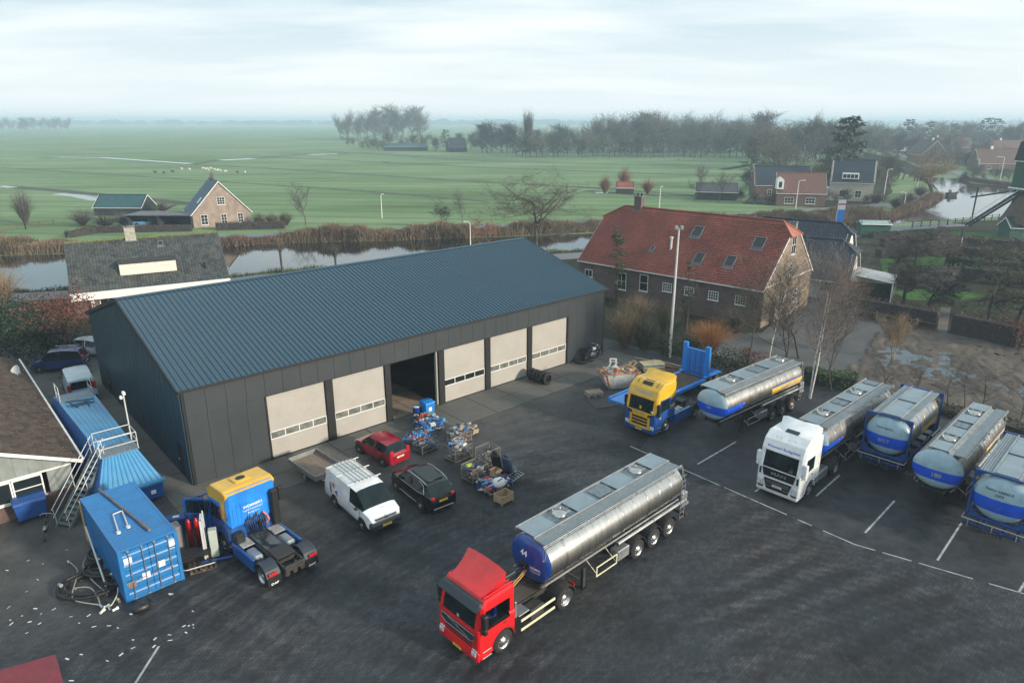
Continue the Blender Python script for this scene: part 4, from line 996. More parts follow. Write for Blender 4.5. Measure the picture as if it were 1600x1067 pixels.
mb=MB();mb.prism([(1.22,.26),(1.36,.30),(1.39,.46),(1.35,.72),(1.2,.72)],-1.22,1.22,'y',inset=.06);bp=mb.build('bumper',P_RED,body)
for s in(1,-1):mb=MB();mb.cbox(1.34,1.40,min(s*.84,s*1.12),max(s*.84,s*1.12),.50,.72,.03);mb.build('headlight',LAMP,bp)
plate(red,front_T(1.392,.33),txt='BR-LV-89')
lettering('=',.34,WINK,body,lambda u,v:(frn(1.78)+.03,u*.8,1.79+v),bold=.01)
ch=chassis(red,-4.35,rear_axle=-3.62)
for s in(1,-1):
 wheel(red,0,s*1.20,.50,.30,s,CHROME)
 wheel(red,-3.62,s*1.22,.50,.27,s,CHROME,dual=True)
 fender(red,-3.62,min(s*.62,s*1.25),max(s*.62,s*1.25),.58,0,178,PLAST,z=.54,th=.04)
 mb=MB()
 for z in(.42,.86):mb.cbox(-2.95,-.95,min(s*1.17,s*1.22),max(s*1.17,s*1.22),z,z+.11,.01)
 mb.build('side_guard',CREAM,red)
 mb=MB();mb.cbox(-2.4,-1.6,min(s*.6,s*1.12),max(s*.6,s*1.12),.45,.98,.04);mb.build('fuel_tank',CHAS,red)
 mb=MB();mb.cbox(-4.34,-4.28,min(s*.75,s*1.1),max(s*.75,s*1.1),.75,.86,.01);mb.build('rear_lamp',REDL,red)
mb=MB();mb.cbox(-1.55,-.95,.52,1.08,1.02,1.07,.01)
for i in range(8):mb.box(-1.53+i*.075,-1.50+i*.075,.54,1.06,1.071,1.085)
mb.build('step_plate',ALU,red)
mb=MB();mb.box(-3.0,-.8,-.40,.40,1.001,1.02);mb.build('deck_plate',M('chassis_deck',(.075,.062,.052),.7,var=.3,scale=3),red)
mb=MB();mb.cbox(-.92,-.80,.92,1.0,1.0,1.75,.02);mb.build('exhaust_pipe',ALU,red)
mb=MB();mb.cbox(-.98,-.78,-.9,-.25,1.1,1.9,.03);mb.build('air_intake',BLACK,red)
mb=MB();mb.cbox(-.95,-.78,-.15,.75,2.15,2.35,.02);mb.cbox(-1.15,-.80,-.2,.5,1.45,1.52,.01);mb.build('air_panel',PANB,red)
fifth_wheel(red,-3.3)
mb=MB()
for y,z in((-.1,2.0),(.0,2.05),(.1,1.98)):mb.path([(-.85,y,z),(-1.2,y,z-.35),(-1.6,y*.5,z-.42),(-2.1,y*.5,z-.2),(-2.45,y*.3,z+.0)],.025,6)
mb.build('air_hose',M('orange_hose',(.50,.26,.06),.5,var=.1),red)
def cut(o,box,mat):
 c=MB();c.box(*box);co=c.build('cutter',mat);m_=o.modifiers.new('b','BOOLEAN');m_.operation='DIFFERENCE';m_.object=co;m_.solver='EXACT';m_.material_mode='TRANSFER'
 co.parent=o.parent;mats=list(o.data.materials);bpy.context.view_layer.update();co.matrix_world=o.matrix_world;bpy.context.view_layer.update()
 me=bpy.data.meshes.new_from_object(o.evaluated_get(bpy.context.evaluated_depsgraph_get()));o.modifiers.clear();o.data=me;bpy.data.objects.remove(co)
CLEARG=bpy.data.materials.new('clear_side_glass');CLEARG.use_nodes=True;q_=CLEARG.node_tree.nodes['Principled BSDF'];q_.inputs['Base Color'].default_value=(.5,.58,.6,1);q_.inputs['Roughness'].default_value=.03;q_.inputs['Transmission Weight'].default_value=1;q_.inputs['IOR'].default_value=1.05
for nm in('cab','cab_upper','door'):
 for o in[body]+list(body.children):
  if o.name.split('.')[0]==nm and(nm!='door' or max(v.co.y for v in o.data.vertices)>0):
   cut(o,(-.32,.95,.0,1.3,1.56 if nm!='x' else 0,2.44),PLAST)
   if nm=='door':
    for g in o.children:
     if g.name.startswith('side_window'):g.data.materials[0]=CLEARG
def person_seated(label,loc,rot):
 t=thing('person',label,'person',loc,rot);V=[(0,0,0,.17),(0,0,.28,.16),(.0,0,.50,.15),(.01,0,.60,.06),(.03,0,.68,.085),(.03,0,.80,.085),(0,.20,.50,.07),(.16,.26,.28,.045),(.40,.16,.34,.032),(.47,.13,.36,.03),(0,-.20,.50,.07),(.16,-.26,.28,.045),(.40,-.16,.34,.032),(.47,-.13,.36,.03),(.40,.12,.02,.09),(.48,.13,-.38,.06),(.62,.13,-.44,.045),(.40,-.12,.02,.09),(.48,-.13,-.38,.06),(.62,-.13,-.44,.045)]
 E_=[(0,1),(1,2),(2,3),(3,4),(4,5),(2,6),(6,7),(7,8),(8,9),(2,10),(10,11),(11,12),(12,13),(0,14),(14,15),(15,16),(0,17),(17,18),(18,19)]
 me=bpy.data.meshes.new('body');me.from_pydata([v[:3]for v in V],E_,[]);me.materials.append(M('skin',(.42,.24,.17),.6,var=.1));o=bpy.data.objects.new('body',me);COL.objects.link(o);o.parent=t
 o.modifiers.new('s','SKIN');
 for i,v in enumerate(V):me.skin_vertices[0].data[i].radius=(v[3],v[3])
 me.skin_vertices[0].data[0].use_root=True;s_=o.modifiers.new('u','SUBSURF');s_.levels=2;bpy.context.view_layer.update()
 m2=bpy.data.meshes.new_from_object(o.evaluated_get(bpy.context.evaluated_depsgraph_get()));m2.materials.clear();m2.materials.append(MATS['skin']);o.modifiers.clear();o.data=m2
 mb=MB();mb.lathe([(-.12,.0),(-.12,.19),(.1,.19),(.34,.22),(.48,.21),(.56,.12),(.60,.07)],'z',16,sy=.85,sz=1.1)
 for s in(1,-1):mb.tube((0,s*.20,.50),(.16,s*.26,.28),.085,.065,8);mb.tube((.16,s*.26,.28),(.38,s*.17,.335),.065,.045,8)
 mb.build('jacket',M('blue_work_jacket',(.02,.07,.38),.8,var=.2,scale=8),t)
 mb=MB();mb.lathe([(.72,.10),(.78,.108),(.85,.095),(.90,.05),(.91,0)],'z',12,c=(.015,0,0));mb.build('hair',M('dark_hair',(.03,.02,.015),.8),t)
 mb=MB()
 for s in(1,-1):mb.tube((.105,s*.035,.76),(.122,s*.035,.76),.012,n=6)
 mb.prism([(.105,.70),(.140,.71),(.11,.755)],-.012,.012,'y');mb.build('face',MATS['skin'],t)
person_seated('driver in a blue jacket seated behind the side window of the red lorry',r0+rev(.12,.62)+Vector((0,0,1.42)),HU)
tk=tanker('polished steel tank trailer with dark blue head numbered 44 behind the red lorry',r0+rev(-2.38,0),HU,L=10.4,head=HEAD_BLUE,steel=STEEL,stripes=False,num=('44',-.12,2.74,.40,WINK),txt=[('HEMA',.52,2.24,.20,WINK),('SCHIEDAM',.52,2.08,.10,WINK)],legs='up',rx=1.19,rz=1.05,zc=2.40)
mb=MB();mb.cbox(-.05,.10,-.28,.12,2.06,2.34,.02);mb.tube((.1,-.18,2.2),(.2,-.18,2.2),.05,n=8);mb.tube((.1,.02,2.2),(.2,.02,2.2),.05,n=8);mb.build('hose_sockets',BLACK,tk)
# white lorry and its tank
m0=at(1262,777);m0=Vector((m0.x,m0.y,0))-rev(0,1.2,HU)
man=thing('lorry','white high-roof lorry coupled to a tank trailer in the parking row','lorry',m0,HU)
st=dict(belt=1.72,ws=2.72,roof=3.25,top=3.62,rake=.16,xb=-.95,lower=P_WHT,upper=P_WHT,mirror=P_WHT,archm=P_WHT,ind=0)
body,frn=cab(man,st)
mb=MB();v=[]
for i,(x,z,hw)in enumerate(((.55,3.50,.55),(.1,3.64,.75),(-.5,3.80,1.0),(-.93,3.96,1.14))):v+=[(x,-hw,z-.05),(x,-hw*.75,z+(.05 if i else 0)),(x,0,z-(.02 if i else 0)),(x,hw*.75,z+(.05 if i else 0)),(x,hw,z-.05)]
mb.add(v,[[a*5+i,a*5+i+1,a*5+i+6,a*5+i+5]for a in range(3)for i in range(4)],0,True)
for s in(0,4):
 pts=[v[a*5+s]for a in range(4)];sg=-1 if s==0 else 1;mb.poly(pts+[(-.92,sg*1.12,3.5),(.3,sg*.7,3.5)])
mb.poly([v[15],v[16],v[17],v[18],v[19],(-.93,1.1,3.5),(-.93,-1.1,3.5)]);mb.build('roof_spoiler',P_WHT,body,fix=False)
mb=MB();mb.prism([(.42,3.60),(.12,3.70),(.12,3.73),(.42,3.63)],-.36,.36,'y');mb.build('roof_hatch',PLASTB,body)
mb=MB();mb.prism([(-.95,1.66),(-.85,1.18),(.85,1.18),(.95,1.66)],1.375,1.40,'x',inset=.005);mb.build('upper_grille',BLACK,body)
mb=MB();mb.prism([(-.80,1.06),(-.62,.44),(.62,.44),(.80,1.06)],1.385,1.41,'x',inset=.005);lg=mb.build('lower_grille',BLACK,body)
mb=MB()
for z in(.62,.8,.92):mb.cbox(1.412,1.424,-.66,.66,z,z+.02,.004)
mb.build('grille_slat',CHROME,lg)
lettering('MAN',.26,ALU,body,lambda u,v:(1.408,u*1.5,1.42+v),bold=.02)
lettering('Wemmers Bodegraven',.20,INKB,body,lambda u,v:(frn(2.72)-.22*(.18+v)/.53+.012+.0,u,2.90+v),bold=.012)
for s in(1,-1):
 mb=MB();mb.cbox(1.36,1.43,min(s*.80,s*1.17),max(s*.80,s*1.17),.66,.95,.05);mb.build('headlight',LAMP,body)
 mb=MB();mb.cbox(1.36,1.42,min(s*.78,s*1.12),max(s*.78,s*1.12),.46,.56,.02);mb.build('fog_lamp',BLACK,body)
 mb=MB();mb.cbox(1.34,1.39,min(s*1.0,s*1.12),max(s*1.0,s*1.12),1.2,1.6,.02);mb.build('air_duct',BLACK,body)
mb=MB()
for y in(-.6,-.35,.1,.45):mb.tube((.72,y,3.34),(.80,y,3.36),.05,n=8)
mb.build('roof_lamp',BLACK,body)
mb=MB();mb.prism([(1.2,.24),(1.40,.26),(1.44,.42),(1.2,.42)],-1.2,1.2,'y',inset=.05);mb.build('bumper',P_WHT,body)
plate(man,front_T(1.425,.66),mat=M('white_plate',(.7,.7,.7),.5),txt='88-BPN-6',w=.55)
lettering('- -',.2,WINK,body,lambda u,v:(frn(1.9)+.03,.6+u,1.86+v))
chassis(man,-4.4)
for s in(1,-1):
 wheel(man,0,s*1.2,.5,.3,s,RIMG);wheel(man,-3.62,s*1.22,.5,.27,s,RIMG,dual=True)
 fender(man,-3.62,min(s*.62,s*1.25),max(s*.62,s*1.25),.58,0,178,PLAST,z=.54,th=.04)
 mb=MB();mb.cbox(-2.6,-1.1,min(s*.6,s*1.15),max(s*.6,s*1.15),.4,.98,.06);mb.build('fuel_tank',ALU,man)
 mb=MB();mb.cbox(-1.06,-.97,min(s*.9,s*1.2),max(s*.9,s*1.2),1.0,3.5,.02);mb.build('side_deflector',P_WHT,man)
fifth_wheel(man,-3.3)
lr=0.0
tanker('steel tank trailer coupled behind the white lorry, yellow panel along its flank',m0+rev(-1.75,0),R(222.7),L=10.2,head=HEAD_PALE,steel=STEEL2,legs='up',deck=dict(walk=(.52,1.0),hatch=(-.62,.45),panels=8),rx=1.16,rz=1.03,zc=2.46)
# yellow and blue lorry standing alone
s0=at(1040,676);s0=Vector((s0.x,s0.y,0))-rev(0,1.2,HU)
sca=thing('lorry','yellow over blue lorry without trailer beside the blue low loader','lorry',s0,HU)
st=dict(belt=1.66,ws=2.62,roof=3.15,top=3.55,rake=.16,xb=-.95,lower=P_BLUE,upper=P_YEL,mirror=BLACK,archm=P_BLUE,ind=0)
body,frn=cab(sca,st)
mb=MB();v=[]
for i,(x,z,hw)in enumerate(((.35,3.50,.80),(-.2,3.60,.95),(-.6,3.72,1.05),(-.93,3.88,1.14))):v+=[(x,-hw,z-.05),(x,-hw*.75,z+(.05 if i else 0)),(x,0,z),(x,hw*.75,z+(.05 if i else 0)),(x,hw,z-.05)]
mb.add(v,[[a*5+i,a*5+i+1,a*5+i+6,a*5+i+5]for a in range(3)for i in range(4)],0,True)
for s in(0,4):
 pts=[v[a*5+s]for a in range(4)];sg=-1 if s==0 else 1;mb.poly(pts+[(-.92,sg*1.12,3.45),(.3,sg*.8,3.45)])
mb.poly([v[15],v[16],v[17],v[18],v[19],(-.93,1.1,3.45),(-.93,-1.1,3.45)]);mb.build('roof_spoiler',P_YEL,body,fix=False)
mb=MB();mb.prism([(.78,3.34),(.35,3.54),(.35,3.58),(.78,3.38)],-.38,.38,'y',inset=.02);mb.build('roof_hatch',WSG,body)
for s in(1,-1):
 mb=MB();mb.tube((.8,s*.75,3.36),(.35,s*.75,3.57),.02,n=5);mb.build('roof_rail',BLACK,body)
mb=MB();mb.prism([(-1.05,1.66),(-.80,1.30),(-.80,.48),(.80,.48),(.80,1.30),(1.05,1.66)],1.37,1.395,'x',inset=.005);gg=mb.build('grille_surround',P_YEL,body)
for k in range(3):
 mb=MB();z=1.12-k*.23;mb.cbox(1.396,1.41,-.62,.62,z,z+.15,.01);mb.build('grille',BLACK,gg)
for s in(1,-1):
 mb=MB();mb.prism([(s*.58,1.36),(s*.66,1.55),(s*1.02,1.62),(s*.95,1.40)],1.397,1.41,'x');mb.build('grille_wing',BLACK,gg)
 mb=MB();mb.cbox(1.36,1.42,min(s*.86,s*1.16),max(s*.86,s*1.16),.62,.80,.03);mb.build('headlight',LAMP,body)
lettering('SCANIA',.19,ALU,body,lambda u,v:(1.405,u*1.2,1.50+v),bold=.02)
lettering('WEMMERS',.24,INKG,body,lambda u,v:(frn(2.62)-.22*(.28+v)/.53+.012,u*1.3,2.90+v),bold=.03)
for s in(1,-1):
 mb=MB();mb.prism([(1.30,1.52),(1.30,1.70),(-.93,2.55),(-.93,2.05)],s*1.222,s*1.2235,'y');
 mb.build('flank_panel',P_BLUE,body)
 lettering('V',.26,YINK,body,lambda u,v:(.82-u*s*-1*-1,s*1.232,1.30+v),bold=.03)
mb=MB();mb.prism([(1.2,.26),(1.42,.28),(1.45,.46),(1.2,.46)],-1.22,1.22,'y',inset=.05);mb.build('bumper',P_BLUE,body)
plate(sca,front_T(1.455,.34),txt='73-BLK-2')
mb=MB();mb.cbox(frn(1.9)+.0,frn(1.9)+.03,-.1,.06,1.78,2.0,.01);mb.build('yellow_card',P_YEL,body)
mb=MB();mb.cbox(frn(1.8)+.0,frn(1.8)+.03,.85,1.0,1.72,1.86,.01);mb.build('windscreen_sticker',WINK,body)
chassis(sca,-4.4)
for s in(1,-1):
 wheel(sca,0,s*1.2,.5,.3,s,CHROME);wheel(sca,-3.62,s*1.22,.5,.27,s,RIMG,dual=True)
 fender(sca,-3.62,min(s*.62,s*1.25),max(s*.62,s*1.25),.58,0,178,PLAST,z=.54,th=.04)
 mb=MB();mb.cbox(-3.0,-1.0,min(s*.98,s*1.22),max(s*.98,s*1.22),.35,1.05,.03);mb.build('side_skirt',P_BLUE,sca)
 mb=MB()
 for i in range(4):mb.cbox(-2.4+i*.4,-2.1+i*.4,min(s*.5,s*.95),max(s*.5,s*.95),1.0,1.05,.01)
 mb.build('step_plate',ALU,sca)
mb=MB();mb.cbox(-1.3,-1.0,-.8,.8,1.0,1.9,.05);mb.build('air_tanks',BLACK,sca)
fifth_wheel(sca,-3.3)
t1=at(1108,634,2.4)
tanker('steel tank trailer with blue banded head between the yellow lorry and the white lorry',(t1.x,t1.y,0),R(219.8),L=10.0,head=HEAD_PALE,steel=STEEL2,legs='down',num=('225',.0,2.30,.22,INKG),deck=dict(walk=(.45,.95),hatch=(-.9,.4),panels=6),group=None)
p4=at(1462,735,2.45)
tanker('steel tank trailer numbered 180, nose down between two blue framed tanks',(p4.x,p4.y,0),R(223.8),L=9.2,rx=1.22,rz=1.08,head=HEAD_PALE,steel=STEEL2,legs='down',num=('180',.05,2.18,.34,INKG),deck=dict(walk=(.60,1.12),hatch=(-.55,.35),panels=7))
def tank_container(label,loc,rot,num,txt,L=6.1,top=3.86,zc=2.62,rx=1.2,rz=1.2,steel=STEEL2,deckw=None):
 """swap tank in a blue frame on a skeletal trailer"""
 t=thing('framed_tank',label,'tank container',loc,rot)
 n=48;ring=lambda x,k:[(x,math.cos(2*math.pi*i/n)*rx*k,zc+math.sin(2*math.pi*i/n)*rz*k)for i in range(n)]
 mb=MB();mb.add(ring(-.325,1)+ring(-L+.32,1),[[i,(i+1)%n,n+(i+1)%n,n+i]for i in range(n)],0,True);barrel=mb.build('tank_barrel',steel,t)
 prof=[(0.0,0.0),(-.02,.25),(-.07,.5),(-.15,.72),(-.25,.88),(-.37,.97),(-.448,1.0)]
 def headx(y,z):
  q=min(1.0,math.hypot(y/rx,(z-zc)/rz))
  for(a,b),(c,d)in zip(prof,prof[1:]):
   if b<=q<=d:return a+(c-a)*(q-b)/(d-b)
  return-.45
 for sg,x0 in((1,0),(-1,-L)):
  mb=MB();vs=[]
  for a,b in prof[1:]:vs+=[(x0+sg*(a+.12),y,z)for _,y,z in ring(0,b)]
  vs.append((x0+sg*.12,0,zc));m_=len(prof)-2
  mb.add(vs,[[a*n+i,a*n+(i+1)%n,(a+1)*n+(i+1)%n,(a+1)*n+i]for a in range(m_)for i in range(n)]+[[i,(i+1)%n,len(vs)-1]for i in range(n)],0,True)
  hd=mb.build('tank_head',HEAD_PALE2,t)
  if sg==1:hf=hd
 for i in range(5):
  x=-1.2-i*(L-2.2)/4;mb=MB();vs=ring(x-.03,1.004)+ring(x-.03,1.012)+ring(x+.03,1.012)+ring(x+.03,1.004)
  mb.add(vs,[[a*n+i_,a*n+(i_+1)%n,(a+1)*n+(i_+1)%n,(a+1)*n+i_]for a in range(3)for i_ in range(n)],0,True);mb.build('seam_band',P_SKY if i%2 else steel,barrel)
 for(s_,yy,zz,sz,mt)in[num]+txt:
  lettering(s_,sz,mt,hf,lambda u,v:(headx(yy+u,zz+v)+.14,yy+u,zz+v),bold=.012)
 q=6
 for sg in(1,-1):
  m_=MB();v=[]
  for i in range(q+1):
   z=2.05+.6*i/q;y=(rx+.014)*math.sqrt(1-((z-zc)/rz)**2)
   for x in(-L+3.6,-L+.8):v.append((x,sg*y,z))
  m_.add(v,[[i*2,i*2+1,i*2+3,i*2+2]for i in range(q)],0,True);m_.build('painted_stripe',YINK,barrel,fix=False)
 if True:
  lettering('W',.7,P_SKY,barrel,lambda u,v:Vector((-1.7-u,(rx+.02)*math.sqrt(max(0,1-((2.3+v-zc)/rz)**2)),2.3+v)),bold=.04)
 zb=1.28;W_=1.2
 mb=MB()
 for x in(-.12,-L+.0):
  for s in(1,-1):mb.cbox(x-.12,x+.02,s*W_-.05,s*W_+.05,zb,top,.015)
  mb.cbox(x-.12,x+.02,-W_+.05,W_-.05,top-.09,top,.015);mb.cbox(x-.12,x+.02,-W_+.07,W_-.07,zb,zb+.16,.015)
  for s in(1,-1):
   mb.prism([(s*(W_-.05),top-.09),(s*(W_-.42),top-.09),(s*(W_-.05),top-.42)],x-.09,x-.0,'x')
   mb.prism([(s*(W_-.07),zb+.16),(s*(W_-.55),zb+.16),(s*(W_-.07),zb+.6)],x-.09,x-.0,'x')
 for s in(1,-1):mb.cbox(-L,-.24,s*W_-.06,s*W_+.06,zb+.0,zb+.16,.012)
 for s in(1,-1):
  for x in(-1.0,-L+1.0):mb.tube((x,s*W_,zb+.1),(x+(.8 if x>-L/2 else-.8),s*W_,zb+.9),.04,n=6)
 mb.build('frame',M('dark_blue_frame_paint',(.006,.05,.20),.4,var=.1,dirt=.25),t)
 zt=zc+rz-.02
 a,b=deckw or(.55,1.0)
 for(ya,yb)in((a,b),(-b,-a)):
  mb=MB();mb.cbox(-L+.1,-.22,ya,yb,zt-.0,zt+.05,.01);w_=mb.build('catwalk',ALUP,t)
  mb=MB()
  for i in range(5):yy=ya+(yb-ya)*(i+.5)/5;mb.box(-L+.12,-.24,yy-.015,yy+.015,zt+.051,zt+.066)
  mb.build('grating_bars',ALU,w_)
 for i,(xa,xb)in enumerate(((-.25,-L*.30),(-L*.30,-L*.52),(-L*.52,-L*.75),(-L*.75,-L+.15))):
  mb=MB();zz=zt+(.0 if i%2 else.06);mb.cbox(xb+.03,xa-.03,-a+.04,a-.04,zz,zz+.06,.02);tp=mb.build('top_panel',PANB,t)
 mb=MB()
 for s in(-a,a):mb.cbox(-L+.1,-.22,s-.03,s+.03,zt+.0,zt+.12,.01)
 mb.build('coaming',ALU,t)
 mb=MB();mb.path([(-.1,-1.28,zb+.12),(.42,-1.28,zb+.12),(.42,1.28,zb+.12),(-.1,1.28,zb+.12)],.03,6)
 for y in(-1.0,0,1.0):mb.tube((.42,y,zb+.12),(.42,y,zb-.25),.025,n=5)
 mb.build('front_rail',ALU,t)
 mb=MB()
 for s in(-1,1):mb.cbox(-L-.9,.45,s*.42-.06,s*.42+.06,.92,1.18,.012)
 for i in range(7):x=.3-i*(L+1)/6;mb.cbox(x-.07,x+.07,-1.2,1.2,1.08,1.19,.01)
 fr=mb.build('skeletal_chassis',P_NVY2,t)
 for i in range(3):
  x=-L+1.6-i*1.31
  for s in(1,-1):wheel(t,x,s*1.24,.5,.36,s,RIMG);fender(t,x,min(s*.88,s*1.25),max(s*.88,s*1.25),.56,15,165,PLAST,z=.5)
  mb=MB();mb.tube((x,-.9,.5),(x,.9,.5),.075,n=8);mb.build('axle',CHAS,fr)
 for s in(1,-1):
  mb=MB();mb.cbox(-1.9,-1.74,s*.85-.08,s*.85+.08,.0,1.0,.012);mb.cbox(-1.97,-1.67,s*.85-.15,s*.85+.15,.0,.05,.01);mb.build('landing_leg',CHAS,fr)
 mb=MB();r6=random.Random(3)
 for i in range(7):
  y=-.5+i*.15;mb.tube((.40,y,1.0),(.44,y+.03,.86+r6.uniform(-.05,.08)),.035,n=6)
 mb.build('air_couplings',CHAS,fr)
 mb=MB();mb.tube((-L+1.6,W_+.12,1.5),(-L-.2,W_+.12,1.5),.08,n=10);mb.build('hose_tube',P_NVY2,t)
 return t
HEAD_PALE2=tank_mat('pale_head_with_wide_blue_band',None,[(1.95,PALE),(2.66,BND),(9,PALE)],0,1)
p3=at(1389,675,2.62)
tank_container('blue framed tank on its trailer, 6017 in a dark blue band on the head',(21.62,35.9,0),R(224.6),('6017',-.05,2.36,.30,INKG),[('HOYU 001753',-.10,3.12,.15,INK)])
p5=at(1580,775,2.6)
tank_container('rightmost blue framed tank with black code letters high on its pale head',(23.42,28.83,0),R(224.7),('2254',-.15,2.3,.28,M('faded_ink',(.05,.12,.42),.5)),[('TNOU 330845 0',-.10,3.10,.17,INK),('22K4',-.05,2.90,.17,INK)],deckw=(.52,1.1),zc=2.6)
# blue low loader
l0=at(985,628,.9);lo_a=R(223.5);l0=Vector((l0.x,l0.y,0))
low=thing('low_loader','empty blue low loader trailer with raised tail ramps beside the yellow lorry','trailer',l0,lo_a)
mb=MB();mb.cbox(-1.1,1.2,-.95,.95,1.05,1.22,.03)
for s in(1,-1):mb.cbox(-1.3,1.1,s*1.05-.1,s*1.05+.1,.95,1.28,.02)
mb.build('gooseneck',P_SKY,low)
mb=MB()
for s in(1,-1):mb.cbox(-8.0,-1.1,s*1.12-.14,s*1.12+.14,.62,.90,.02)
for x in(-1.3,-3,-4.8,-6.4,-7.8):mb.cbox(x-.08,x+.08,-.98,.98,.64,.80,.01)
mb.build('frame',P_SKY,low)
for i in range(7):
 mb=MB();y=-.96+i*.276;mb.cbox(-7.9,-1.2,y,y+.262,.805,.865,.008);mb.build('deck_plank',M('worn_deck_board',(.085,.062,.045),.85,var=.35,scale=2,stretch=(.3,4,1)),low)
for s in(1,-1):
 for i in range(2):
  wheel(low,-8.6-i*1.1,s*1.25,.42,.3,s,RIMG)
 mb=MB();mb.prism([(-8.0,.95),(-8.1,1.02),(-10.1,1.02),(-10.25,.8),(-10.2,.76),(-10.05,.95)],min(s*.92,s*1.27),max(s*.92,s*1.27),'y',inset=.01);mb.build('mudguard',P_SKY,low)
mb=MB();mb.cbox(-10.3,-8.0,-.85,.85,.7,.98,.03);mb.build('rear_bogie',P_BLUE,low)
mb=MB();xr=-8.35
for s in(1,-1):mb.cbox(xr-.14,xr+.08,s*1.0-.2,s*1.0+.2,.95,3.35,.03)
mb.cbox(xr-.10,xr+.05,-.8,.8,1.0,2.95,.02)
ramp_=mb.build('ramp',P_SKY,low)
mb=MB()
for i in range(9):z=1.15+i*.2;mb.cbox(xr+.052,xr+.10,-.76,.76,z,z+.05,.01)
for y in(-.5,0,.5):mb.cbox(xr+.053,xr+.085,y-.03,y+.03,1.05,2.9,.008)
mb.build('ramp_rungs',P_BLUE,ramp_)
mb=MB();mb.path([(.9,.6,1.3),(.2,.6,1.55),(-.4,.55,1.45),(-.7,.4,1.3)],.03,6);mb.build('air_hose',BLACK,low)
# blue and yellow tractor on the left, seen from behind
da=R(137.0)
dx0=at(490,887);drw=(at(415,908)+at(483,886))/2;drw.z=0
d0=Vector((-11.35+.0,27.9,0))
def drev(x,y):return Vector((math.cos(da)*x-math.sin(da)*y,math.sin(da)*x+math.cos(da)*y,0))
d0=drw+drev(3.75,0)
daf=thing('lorry','blue lorry tractor with yellow roof seen from behind, its left door open','lorry',d0,da)
st=dict(belt=1.72,ws=2.7,roof=3.15,top=3.50,rake=.12,xb=-.98,lower=P_BLUE,upper=P_SKY,mirror=BLACK,archm=PLAST)
body,frn=cab(daf,st)
mb=MB();mb.prism([(1.06,2.72),(1.10,3.12),(.62,3.50),(-.62,3.56),(-.96,3.46),(-.96,3.36),(-.70,2.9),(-.62,1.95),(-.3,1.95),(-.3,2.9)],-1.235,1.235,'y',inset=.04);mb.build('roof_moulding',P_YEL,body)
mb=MB();mb.cbox(-.35,.35,-.42,.42,3.53,3.60,.03);hh=mb.build('roof_hatch',P_YEL,body)
mb=MB();mb.lathe([(3.601,.17),(3.63,.16),(3.65,.1),(3.655,0)],'z',16,c=(0,0,0),sy=1,sz=1.4);mb.build('roof_vent',BLACK,hh)
mb=MB();xb=-.985
for y in(-.95,-.75,-.25,.25,.55,.75,.95):mb.cbox(xb-.018,xb+.01,y-.05,y+.05,1.95 if abs(y)<.5 else 1.75,2.85,.012)
for z in(2.9,1.85):mb.cbox(xb-.02,xb+.01,-1.1,1.1,z,z+.05,.012)
mb.build('rear_panel_ribs',P_SKY,body)
lettering('WEMMERS',.20,WINK,body,lambda u,v:(xb-.024,-u*1.05,2.55+v),bold=.01);lettering('TANKTRANSPORT',.12,WINK,body,lambda u,v:(xb-.024,-u,2.36+v));lettering('Bodegraven',.12,WINK,body,lambda u,v:(xb-.024,-u,2.2+v))
chassis(daf,-4.55,rear_axle=-3.75)
for s in(1,-1):
 wheel(daf,0,s*1.2,.5,.3,s,CHROME);wheel(daf,-3.75,s*1.24,.5,.27,s,CHROME,dual=True)
 fender(daf,-3.75,min(s*.62,s*1.27),max(s*.62,s*1.27),.60,12,168,PLASTB,z=.54,th=.05)
 mb=MB();mb.cbox(-4.40,-4.36,min(s*.62,s*1.26),max(s*.62,s*1.26),.30,.74,.01);fl=mb.build('mudflap',BLACK,daf)
 lettering('DAF',.15,WINK,fl,lambda u,v:(-4.408,s*.94-u*1.3,.38+v),bold=.02)
 mb=MB();mb.cbox(-4.44,-4.38,min(s*.80,s*1.20),max(s*.80,s*1.20),.78,.93,.015);mb.build('rear_lamp',REDL,daf)
 mb=MB();mb.cbox(-3.05,-.98,min(s*1.10,s*1.24),max(s*1.10,s*1.24),.38,1.02,.03);mb.build('side_skirt',P_BLUE,daf)
 mb=MB();mb.cbox(-2.9,-1.9,min(s*.55,s*1.08),max(s*.55,s*1.08),.5,.99,.12);mb.build('fuel_tank',ALU,daf)
 mb=MB();mb.cbox(-1.85,-1.02,min(s*.5,s*1.09),max(s*.5,s*1.09),1.0,1.04,.01)
 for i in range(7):mb.box(-1.82+i*.11,-1.78+i*.11,min(s*.52,s*1.07),max(s*.52,s*1.07),1.041,1.052)
 mb.build('step_plate',ALU,daf)
mb=MB();mb.cbox(-1.3,-1.0,-1.2,-.82,1.1,3.0,.06);mb.build('air_intake',BLACK,daf)
mb=MB();mb.cbox(-1.25,-.99,-1.5,-1.22,2.3,3.0,.03);mb.build('mirror_back',BLACK,daf)
mb=MB();mb.cbox(-1.42,-1.0,.72,1.16,1.05,1.5,.03);mb.build('battery_box',BLACK,daf)
mb=MB();r6=random.Random(9)
for i in range(9):
 y=-.45+i*.11;mb.path([(-1.0,y,2.0+r6.uniform(-.1,.1)),(-1.16,y+.03,1.7),(-1.12,y+r6.uniform(-.1,.1),1.35),(-1.05,y,1.1)],.03,6)
mb.build('air_hoses',BLACK,daf)
mb=MB();mb.path([(-1.05,-.42,2.0),(-1.2,-.55,1.8),(-1.25,-.6,1.6),(-1.15,-.5,1.4)],.05,8);mb.build('coiled_hose',M('salmon_hose',(.55,.20,.16),.5),daf)
mb=MB();mb.cbox(-2.9,-1.05,-.40,.40,1.0,1.06,.02);mb.build('deck_plate',M('grey_checker_plate',(.09,.10,.105),.6,var=.3,scale=5),daf)
mb=MB()
